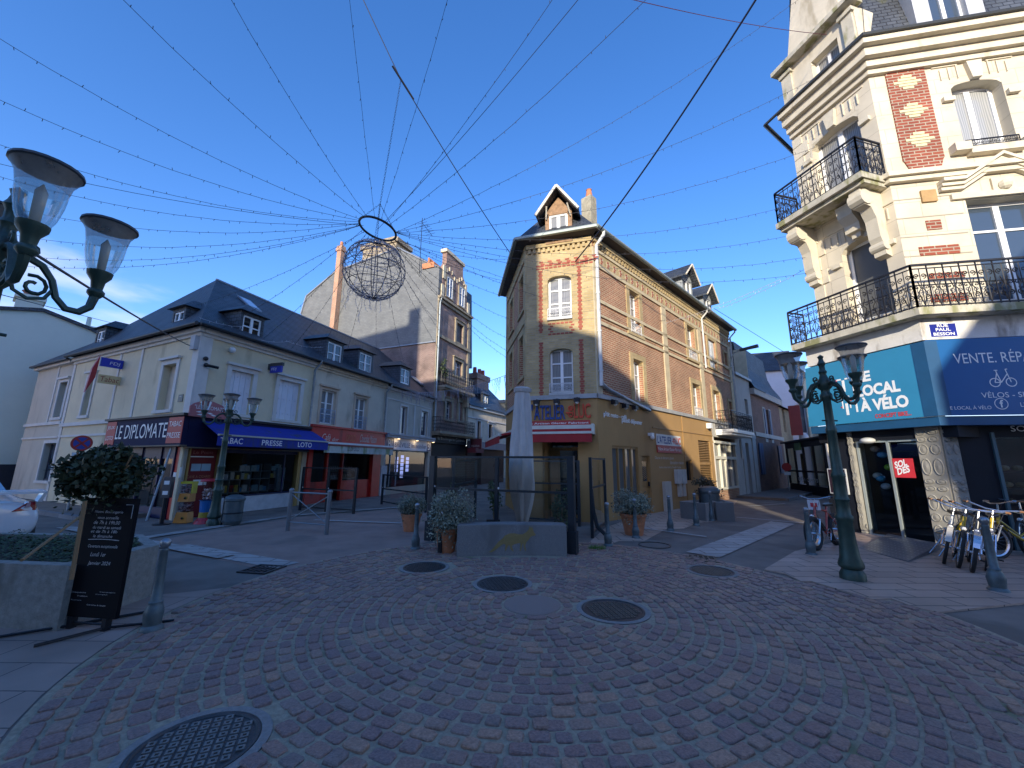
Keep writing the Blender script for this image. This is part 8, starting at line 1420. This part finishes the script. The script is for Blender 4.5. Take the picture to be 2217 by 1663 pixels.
def string(end, sag, mat=wire, sp=.30, label=SL, start=None, r=.0047, group='light strings from the ring'):
    a = start
    if a is None:
        dv = Vector((end.x - RG.x, end.y - RG.y, 0)).normalized(); loc = min(rp_, key=lambda q: (q - (RG + dv * RRd)).length); a = loc
    L_ = (end - a).length; n = max(10, int(L_ / .45)); mb = MB(); pts = []
    for k in range(n + 1):
        u = k / n; p = a.lerp(end, u); p.z -= sag * L_ * 4 * u * (1 - u) * (1 if True else 1); pts.append(p + Vector((rng3.uniform(-.006, .006), rng3.uniform(-.006, .006), rng3.uniform(-.006, .006))))
    mb.tube(pts, r, 4, False); m = int(L_ / sp)
    for k in range(m):
        u = (k + rng3.random() * .4) / m; p = a.lerp(end, u); p.z -= sag * L_ * 4 * u * (1 - u); q = p + Vector((rng3.uniform(-.02, .02), rng3.uniform(-.02, .02), rng3.choice((-1, 1, -1)) * rng3.uniform(.04, .065))); mb.tube([p, q], .007, 3, False)
    o = mb.build('light_string', mat, base=a, uv=False); tag(o, label, 'light string', group); return o
# left, towards the terrace and beyond the frame
for x, y, z, sg in [(145, -120, 9.5, .03), (455, -80, 10.5, .03), (748, -90, 11, .02), (-120, 10, 9.5, .045), (-120, 160, 9.0, .05), (-130, 265, 8.7, .055), (-120, 345, 8.3, .06), (-110, 415, 8.1, .065), (-110, 480, 7.9, .065), (-120, 525, 7.8, .065), (-80, 560, 7.4, .06)]:
    string(atz(x, y, z), sg)
for fa, x, y, o in [(B_, 378, 672, -.3), (A_, 470, 716, .3), (A_, 565, 737, .3), (A_, 630, 755, .3), (A_, 745, 780, .3), (A_, 815, 757, -2.5), (A_, 700, 745, -.6), (A_, 880, 800, .2)]:
    s_, z = fa.px(x, y, o); string(fa.P(s_, z, o), .035)
# upper centre
for x, y, z in [(995, -90, 10.5), (1270, -110, 10.5), (1480, -80, 10.0)]: string(atz(x, y, z), .03)
# right, to the cycle shop house
for x, y, fa, o, sg in [(1735, -5, RC, .1, .035), (1783, 160, RC, .1, .04), (1783, 312, RC, .1, .045), (1697, 449, RC, .8, .05), (1700, 512, RC, .8, .055), (1757, 555, RC, .1, .06), (1757, 590, RC, .1, .065)]:
    s_, z = fa.px(x, y, o); string(fa.P(s_, z, o), sg)
for x, y, o in [(1543, 664, .3), (1440, 694, .1)]: s_, z = C_.px(x, y, o); string(C_.P(s_, z, o), .05)
# to the wedge house's left flank and the tall house
for x, y, o in [(1113, 560, .3), (1116, 612, .3), (1112, 648, .2), (1102, 690, .1), (1099, 733, .05), (1098, 760, .05), (1098, 775, .05)]: s_, z = LF.px(x, y, o); string(LF.P(s_, z, o), .045)
for x, y in [(962, 770), (985, 752), (1018, 742), (952, 700)]: s_, z = T_.px(x, y, .1); string(T_.P(s_, z, .1), .02)
# loose pale loops on the right
def loose(a, b, sag, label, mat=wirew): return string(b, sag, mat, .22, label, a, .006, 'spare pale light strings')
s_, z = C_.px(1440, 700, .1); a = C_.P(s_, z, .1); s_, z = RC.px(1690, 605, .3); b = RC.P(s_, z, .3); loose(a, b, .02, 'pale light string from the brick house to the cycle shop house')
s_, z = C_.px(1475, 690, .1); a = C_.P(s_, z, .1); s_, z = RC.px(1757, 575, .1); b = RC.P(s_, z, .1); loose(a, b, .035, 'lower pale light string from the brick house to the cycle shop house')
for (x0, y0, x1, y1, l) in ((431, 687, 530, 708, 'spare coil of pale lights along the cream house gutter'), (565, 736, 632, 738, 'spare pale light string between two dormers'), (620, 738, 700, 752, 'spare pale light string by the third dormer')):
    s_, z = A_.px(x0, y0, .35); s2_, z2 = A_.px(x1, y1, .35); loose(A_.P(s_, z, .35), A_.P(s2_, z2, .35), .05, l)
# icicle garland across the lane
s_, z = A_.px(868, 846, .3); a = A_.P(s_, z, .3); s_, z = LF.px(1096, 812, .05); b = LF.P(s_, z, .05); mb = MB(); pts = []; L_ = (b - a).length
for k in range(31): u = k / 30; p = a.lerp(b, u); p.z -= .045 * L_ * 4 * u * (1 - u); pts.append(p)
mb.tube(pts, .01, 4, False)
for k in range(150):
    u = rng3.random(); p = a.lerp(b, u); p.z -= .045 * L_ * 4 * u * (1 - u); q = p.copy(); pl_ = [p]
    for j in range(rng3.randint(2, 9)): q = q + Vector((rng3.uniform(-.03, .03), rng3.uniform(-.03, .03), -.075)); pl_.append(q); mb.tube([q, q + Vector((rng3.uniform(-.04, .04), rng3.uniform(-.04, .04), -.02))], .008, 3, False)
    mb.tube(pl_, .006, 3, False)
tag(mb.build('icicle_garland', M('icicle_grey', (.32, .31, .35), .6), base=a, uv=False), 'icicle light garland hanging across the narrow lane', 'light garland')
# plain cables
def cable(pts, r, label, mat=steelc): mb = MB(); mb.tube(pts, r, 5); tag(mb.build('overhead_cable', mat, base=pts[0]), label, 'cable')
def sagl(a, b, sag, n=12): return [a.lerp(b, k / n) - Vector((0, 0, sag * 4 * (k / n) * (1 - k / n))) for k in range(n + 1)]
s_, z = LF.px(1111, 558, .3); e = LF.P(s_, z, .3); far = atz(745, -90, 14.5); cable(sagl(far, hk, .02), .012, 'steel cable running up from the chain hook out of the frame'); cable(sagl(hk, e, .1), .014, 'steel cable from the chain hook to the wedge house eaves')
mb = MB(); d = (e - hk).normalized(); mb.tube([hk - d * .35, hk + d * .55], .03, 6); tag(mb.build('cable_hook', steelc, base=hk), 'thick clamp where the chain meets the steel cable', 'clamp')
s_, z = D_.px(1246, 566, .1); cable(sagl(D_.P(s_, z, .1), atz(1680, -70, 11), .25), .022, 'thick black cable from the brick house corner over the square', M('black_cable', (.008, .008, .02), .5))
cable(sagl(atz(1300, -60, 10), RG, .15), .006, 'thin straight wire from the ring to the top of the photo'); cable(sagl(atz(-140, 320, 8.6), RG + Vector((-.4, 0, .1)), .25), .006, 'thin wire from the left lamp to the ring')
nlp = Vector((nl.x, nl.y, 3.42)); s_, z = B_.px(410, 748, .1); cable(sagl(nlp, B_.P(s_, z, .1), .05), .014, 'black cable from the near lamp to the junction box'); cable(sagl(nlp, atz(-60, 300, 5), .02), .014, 'black cable leaving the near lamp to the left')
s_, z = RC.px(1790, 75, .2); cable(sagl(atz(1340, -8, 10.5), RC.P(s_, z, .2), .12), .007, 'thin reddish wire to the attic of the cycle shop house', M('maroon_wire', (.12, .02, .04), .6))
s_, z = C_.px(1546, 668, .3); cable([C_.P(s_, z, .3), atd(1700, 764, 27)], .012, 'thin wire behind the brick house dormers')
s_, z = B_.px(245, 700, -1); cable([atd(-60, 622, 13), B_.P(s_, z, -1)], .01, 'thin wire above the pale green gable')
# ================================================================ BICYCLES
def tor(mb, c, R_, r, ax, n=32, m=8):
    """ring of radius R_ about axis ax"""
    ax = Vector(ax).normalized(); u = ax.orthogonal().normalized(); v = ax.cross(u); mb.tube([Vector(c) + (u * math.cos(2 * math.pi * k / n) + v * math.sin(2 * math.pi * k / n)) * R_ for k in range(n + 1)], r, m, False)
def bike(label, frame_m, tyre_r=.02, wr=.33, fender=None, step=False, basket=False, battery=False, grip=None, steer=0.0):
    """local: +x is forward, wheels at x=0 (rear) and x=wb"""
    wb = 1.05; t = thing('bicycle', label, 'bicycle', (0, 0, 0), 'bicycles parked at the cycle shop', local=True); rub = M('tyre_rubber', (.018, .017, .017), .7); alu = M('bright_alloy', (.55, .56, .58), .25, .9); blk_ = M('black_plastic', (.012, .012, .014), .35)
    for x in (0, wb):
        mb = MB(); tor(mb, (x, 0, wr), wr - tyre_r, tyre_r, (0, 1, 0)); w_ = mb.build('wheel', rub, t, smooth=True); mb = MB(); tor(mb, (x, 0, wr), wr - tyre_r * 2.1, tyre_r * .5 + .006, (0, 1, 0), 32, 5); mb.build('rim', alu, w_); mb = MB(); mb.tube([(x, -.05, wr), (x, .05, wr)], .025, 8)
        for k in range(18): a = 2 * math.pi * k / 18; mb.tube([(x, .02 * (-1) ** k, wr), (x + (wr - tyre_r * 2.2) * math.cos(a), 0, wr + (wr - tyre_r * 2.2) * math.sin(a))], .0022, 3, False)
        mb.build('spokes', alu, w_)
        if fender:
            mb = MB(); rf = wr + .022; n = 12; a0, a1 = (R(20), R(170)) if x else (R(5), R(165))
            for k in range(n):
                a, b = a0 + (a1 - a0) * k / n, a0 + (a1 - a0) * (k + 1) / n; hw = tyre_r + .012; mb.quad((x + rf * math.cos(a), -hw, wr + rf * math.sin(a)), (x + rf * math.cos(b), -hw, wr + rf * math.sin(b)), (x + rf * math.cos(b), hw, wr + rf * math.sin(b)), (x + rf * math.cos(a), hw, wr + rf * math.sin(a)))
            mb.build('mudguard', fender, t)
    hb, ht = Vector((wb - .18, 0, .62)), Vector((wb - .25, 0, .86)); bb = Vector((.45, 0, .30)); st = Vector((.30, 0, .72)); mb = MB()
    mb.tube([hb, ht], .025, 8); mb.tube([hb, bb], .032 if battery else .024, 8); mb.tube([bb, st, st + (st - bb) * .25], .02, 8)
    if not step: mb.tube([ht - Vector((0, 0, .04)), st], .02, 8)
    else: mb.tube([hb + Vector((-.04, 0, .08)), Vector((.55, 0, .42)), st - Vector((0, 0, .15))], .018, 8)
    for s_ in (-1, 1): mb.tube([bb, (0, s_ * (.05 + tyre_r), wr)], .012, 6); mb.tube([st, (0, s_ * (.05 + tyre_r), wr)], .01, 6)
    mb.build('frame', frame_m, t, smooth=True)
    mb = MB(); mb.tube([hb - Vector((-.02, 0, .02)), hb + Vector((.02, 0, -.04))], .03, 8)
    for s_ in (-1, 1): mb.tube([hb + Vector((.01, s_ * (.03 + tyre_r), -.02)), (wb, s_ * (.045 + tyre_r), wr)], .015, 6)
    mb.tube([hb + Vector((.01, -.05 - tyre_r, -.02)), hb + Vector((.01, .05 + tyre_r, -.02))], .016, 6); mb.build('fork', alu, t, smooth=True)
    mb = MB(); tp = ht + Vector((-.02, 0, .14)); mb.tube([ht, tp], .016, 6); mb.tube([tp + Vector((-.16, -.33, .04)), tp + Vector((-.02, -.26, .05)), tp + Vector((.03, -.08, 0)), tp + Vector((.03, .08, 0)), tp + Vector((-.02, .26, .05)), tp + Vector((-.16, .33, .04))], .012, 6)
    for s_ in (-1, 1): mb.tube([tp + Vector((.04, s_ * .2, .03)), tp + Vector((-.04, s_ * .3, .02))], .006, 4)
    h_ = mb.build('handlebar', alu, t, smooth=True); mb = MB()
    for s_ in (-1, 1): mb.tube([tp + Vector((-.18, s_ * .335, .04)), tp + Vector((-.06, s_ * .285, .048))], .018, 8)
    mb.build('grip', grip or M('tan_grip', (.3, .14, .06), .6), h_)
    mb = MB(); c = st + (st - bb) * .27; mb.hull8([c + Vector(v) for v in ((-.15, -.08, 0), (.13, -.02, 0), (.13, .02, 0), (-.15, .08, 0), (-.15, -.09, .06), (.13, -.025, .04), (.13, .025, .04), (-.15, .09, .06))]); mb.build('saddle', blk_, t, bevel=.015)
    mb = MB(); mb.lathe([(.0005, .05), (.035, .05), (.045, .0), (.03, -.04), (.0005, -.05)], 12, (0, 0, 0), Matrix.Translation(hb + Vector((.1, 0, .05))) @ Matrix.Rotation(R(90), 4, 'Y'), cap=False); hl = mb.build('headlamp', alu, t, smooth=True); mb = MB(); mb.ball(hb + Vector((.14, 0, .05)), .032, 8, 6); mb.build('lens', M('lamp_lens', (.7, .7, .7), .1), hl)
    mb = MB(); tor(mb, bb + Vector((0, .05, 0)), .09, .008, (0, 1, 0), 20, 4); mb.tube([bb + Vector((0, .07, 0)), bb + Vector((.1, .09, -.13))], .009, 5); mb.tube([bb + Vector((0, -.07, 0)), bb + Vector((-.1, -.09, .13))], .009, 5); mb.build('crank', alu, t)
    mb = MB()
    for sx, sy in ((.1, .09), (-.1, -.09)): q = bb + Vector((sx, sy, -.13 if sx > 0 else .13)); mb.box(q.x - .04, q.x + .04, q.y - .0, q.y + .08 * (1 if sy > 0 else -1), q.z - .01, q.z + .01)
    mb.build('pedal', blk_, t); mb = MB(); mb.tube([hb + Vector((.02, .02, .2)), hb + Vector((.1, .03, .05)), (wb - .03, .06, wr + .1)], .004, 4, False); mb.tube([ht + Vector((.03, .12, .12)), hb + Vector((.08, .06, .1)), bb + Vector((.1, .03, .1))], .004, 4, False); mb.build('cables', blk_, t)
    if battery: mb = MB(); d = (hb - bb); mb.tube([bb + d * .25, bb + d * .8], .055, 4); mb.build('battery', blk_, t)
    mb = MB(); mb.tube([(.1, -.08, wr), (.28, -.2, .0)], .01, 5); mb.build('stand', alu, t)
    return t
def placeb(t, front, heading, lean=0.0):
    """front wheel contact point and heading (math angle of travel)"""
    a = heading; t.rotation_euler = (R(lean), 0, a); t.location = (front.x - 1.05 * math.cos(a), front.y - 1.05 * math.sin(a), 0)
yel_ = M('yellow_frame', (.48, .32, .01), .3, coat=.4); wh_ = M('pearl_frame', (.5, .5, .48), .3, coat=.4); bl_f = M('black_frame', (.02, .02, .025), .3, coat=.4); rd_ = M('red_frame', (.42, .045, .03), .3, coat=.4)
hd = R(222); tan_t = M('tan_tyre', (.28, .14, .07), .7)
bk1 = bike('pearl white bicycle nearest the ramp', wh_, .024, fender=M('pearl_fender', (.55, .5, .42), .25, coat=.5)); placeb(bk1, G(2043, 1222), hd, -15)
bk2 = bike('yellow bicycle standing between the two pale ones', yel_, .024, fender=None); placeb(bk2, G(2074, 1231), hd + .05, -14)
bk3 = bike('silver bicycle with tan tyre just left of the thick bollard', bl_f, .026, fender=M('silver_fender', (.55, .56, .58), .25, .8)); placeb(bk3, G(2104, 1241), hd + .02, -13)
bk4 = bike('yellow low-step bicycle half cut by the right edge', yel_, .03, fender=M('silver_fender', (.55, .56, .58), .25, .8), step=True); placeb(bk4, G(2160, 1212), R(175), 4)
bk7 = bike('yellow bicycle squeezed right behind the silver one', yel_, .026, fender=M('silver_fender', (.55, .56, .58), .25, .8)); placeb(bk7, G(2136, 1238), hd - .04, -12)
bk5 = bike('dark bicycle behind the yellow one at the right edge', bl_f, .025); placeb(bk5, G(2230, 1205), R(205), 3)
bk6 = bike('red fat-tyre electric bicycle by the lamp post', rd_, .055, .34, battery=True, grip=M('black_plastic', (.012, .012, .014), .35)); placeb(bk6, G(1768, 1194), R(212), 2)
mb = MB(); mb.box(.78, .80, -.12, .1, .78, .98); o = mb.build('price_card', M('white_red_card', (.6, .58, .6), .5), bk6); mb = MB(); mb.box(.801, .803, -.07, .05, .84, .92); mb.build('red_square', M('sale_red', (.55, .03, .04), .5), o)
# ================================================================ WHITE CAR
def car():
    p = G(62, 1207); t = thing('parked_car', 'white sports coupe seen from behind at the left edge', 'car', (0, 0, 0), local=True); hdg = math.atan2(.5, -.85)
    t.rotation_euler = (0, 0, hdg - math.pi / 2)
    S = [(0.0, [(0, .42), (.45, .42), (.70, .46), (.80, .58), (.80, .72), (.72, .86), (.5, .93), (0, .95)]), (.06, [(0, .30), (.5, .30), (.80, .38), (.88, .56), (.88, .74), (.80, .90), (.55, .97), (0, .99)]), (.35, [(0, .22), (.6, .22), (.88, .30), (.94, .52), (.93, .76), (.85, .92), (.6, 1.0), (0, 1.03)]), (.9, [(0, .2), (.6, .2), (.9, .28), (.95, .52), (.94, .8), (.84, .93), (.62, 1.06), (0, 1.14)]), (1.5, [(0, .2), (.6, .2), (.88, .27), (.92, .5), (.91, .8), (.78, .93), (.6, 1.18), (0, 1.28)]), (2.1, [(0, .2), (.6, .2), (.87, .26), (.91, .5), (.9, .8), (.77, .92), (.58, 1.23), (0, 1.32)]), (2.7, [(0, .2), (.6, .2), (.87, .26), (.91, .5), (.9, .78), (.78, .88), (.62, 1.08), (0, 1.2)]), (3.2, [(0, .2), (.6, .2), (.88, .27), (.92, .5), (.9, .74), (.78, .84), (.6, .9), (0, .94)]), (3.9, [(0, .2), (.6, .2), (.86, .28), (.9, .48), (.86, .66), (.72, .74), (.5, .78), (0, .8)]), (4.2, [(0, .25), (.5, .25), (.68, .32), (.72, .45), (.68, .56), (.55, .62), (.4, .64), (0, .65)])]
    mb = MB(); prev = None; rings = []
    for y, pr in S:
        ring_ = [(x, y, z) for x, z in pr] + [(-x, y, z) for x, z in pr[::-1][1:-1]]; i = len(mb.v); mb.v += ring_; rings.append((i, len(ring_)))
    for (i, n), (j, m) in zip(rings, rings[1:]):
        for k in range(n): mb.f.append((i + k, j + k, j + (k + 1) % n, i + (k + 1) % n))
    mb.f.append(tuple(range(rings[0][0], rings[0][0] + rings[0][1]))); mb.f.append(tuple(range(rings[-1][0] + rings[-1][1] - 1, rings[-1][0] - 1, -1)))
    cp = M('white_car_paint', (.68, .69, .70), .18, coat=.8, var=.02); bd = mb.build('body', cp, t, smooth=True); sm = bd.modifiers.new('s', 'SUBSURF'); sm.levels = sm.render_levels = 2; bd.data.polygons.foreach_set('use_smooth', [True] * len(bd.data.polygons))
    for sx in (-1, 1):
        mb = MB(); mb.prism([(sx * .52, -.02, .80), (sx * .80, .06, .80), (sx * .86, .16, .78), (sx * .80, .10, .96), (sx * .72, .04, .965)][::sx], [(sx * .52, .1, .80), (sx * .78, .2, .80), (sx * .84, .3, .78), (sx * .78, .26, .96), (sx * .70, .2, .965)][::sx]); tl = mb.build('tail_light', M('tail_red', (.28, .01, .015), .12, coat=.8), t, bevel=.015); mb = MB(); mb.prism([(sx * .66, -.012, .86), (sx * .73, .01, .86), (sx * .73, .012, .95), (sx * .70, .0, .95)][::sx], [(sx * .66, .02, .86), (sx * .73, .04, .86), (sx * .73, .04, .95), (sx * .70, .04, .95)][::sx]); mb.build('clear_lens', M('clear_red_lens', (.45, .3, .32), .1, coat=.8), tl)
        mb = MB(); mb.tube([(sx * .55, .02, .3), (sx * .55, .25, .3)], .055, 14); mb.build('exhaust', M('dark_exhaust', (.03, .03, .03), .3, .8), t)
        for y in (.75, 3.3):
            mb = MB(); mb.lathe([(.0005, -.11), (.32, -.11), (.34, -.08), (.34, .08), (.32, .11), (.0005, .11)], 28, (0, 0, 0), Matrix.Translation((sx * .83, y, .33)) @ Matrix.Rotation(R(90), 4, 'Y'), cap=False); wl = mb.build('wheel', M('tyre_rubber', (.018, .017, .017), .7), t, smooth=True); mb = MB(); mb.lathe([(.0005, 0), (.2, .0), (.23, .01)], 20, (0, 0, 0), Matrix.Translation((sx * .945, y, .33)) @ Matrix.Rotation(R(90), 4, 'Y'), cap=False); mb.build('rim', M('bright_alloy', (.55, .56, .58), .25, .9), wl)
    mb = MB(); mb.prism([(-.86, -.06, 1.10), (.86, -.06, 1.10), (.90, .0, 1.10), (.86, .18, 1.13), (-.86, .18, 1.13), (-.90, 0, 1.10)], [(-.86, -.06, 1.135), (.86, -.06, 1.135), (.90, .0, 1.135), (.86, .18, 1.165), (-.86, .18, 1.165), (-.90, 0, 1.135)]); wn = mb.build('rear_wing', cp, t)
    for sx in (-1, 1): mb = MB(); mb.hull8([(sx * .80, -.0, .95), (sx * .86, -.0, .95), (sx * .86, .2, .97), (sx * .80, .2, .97), (sx * .85, -.06, 1.11), (sx * .89, -.06, 1.11), (sx * .89, .18, 1.13), (sx * .85, .18, 1.13)]); mb.build('wing_support', cp, wn)
    mb = MB(); mb.quad((-.52, .38, 1.075), (.52, .38, 1.075), (.5, 1.3, 1.28), (-.5, 1.3, 1.28)); mb.build('rear_window', M('blue_tinted_glass', (.05, .12, .2), .05, spec=.9), t)
    mb = MB(); mb.box(-.34, .34, -.012, .04, .50, .74); rp = mb.build('plate_recess', M('recess_white', (.45, .46, .48), .4), t); mb = MB(); mb.box(-.26, .26, -.022, -.012, .58, .69); pl = mb.build('number_plate', M('plate_white', (.55, .55, .58), .5), rp); mb = MB(); mb.box(.22, .26, -.025, -.0221, .58, .69); mb.box(-.26, -.22, -.025, -.0221, .58, .69); mb.build('blue_band', M('plate_blue', (.02, .06, .35), .5), pl)
    F0 = Fa((0, 0), 90); lettering(F0, 'AB 123 YY'[:0] or 'YY', .08, .18, .605, .665, M('dark_letter', (.05, .06, .08), .6), pl, o=.024)
    mb = MB(); mb.box(-.70, .70, .0, .05, .28, .42); mb.build('lower_valance', M('valance_grey', (.3, .3, .31), .5), t, bevel=.01)
    rear_c = p - Vector((.5, .85, 0)).normalized() * .85; t.location = (rear_c.x, rear_c.y, 0)
    return t
car()
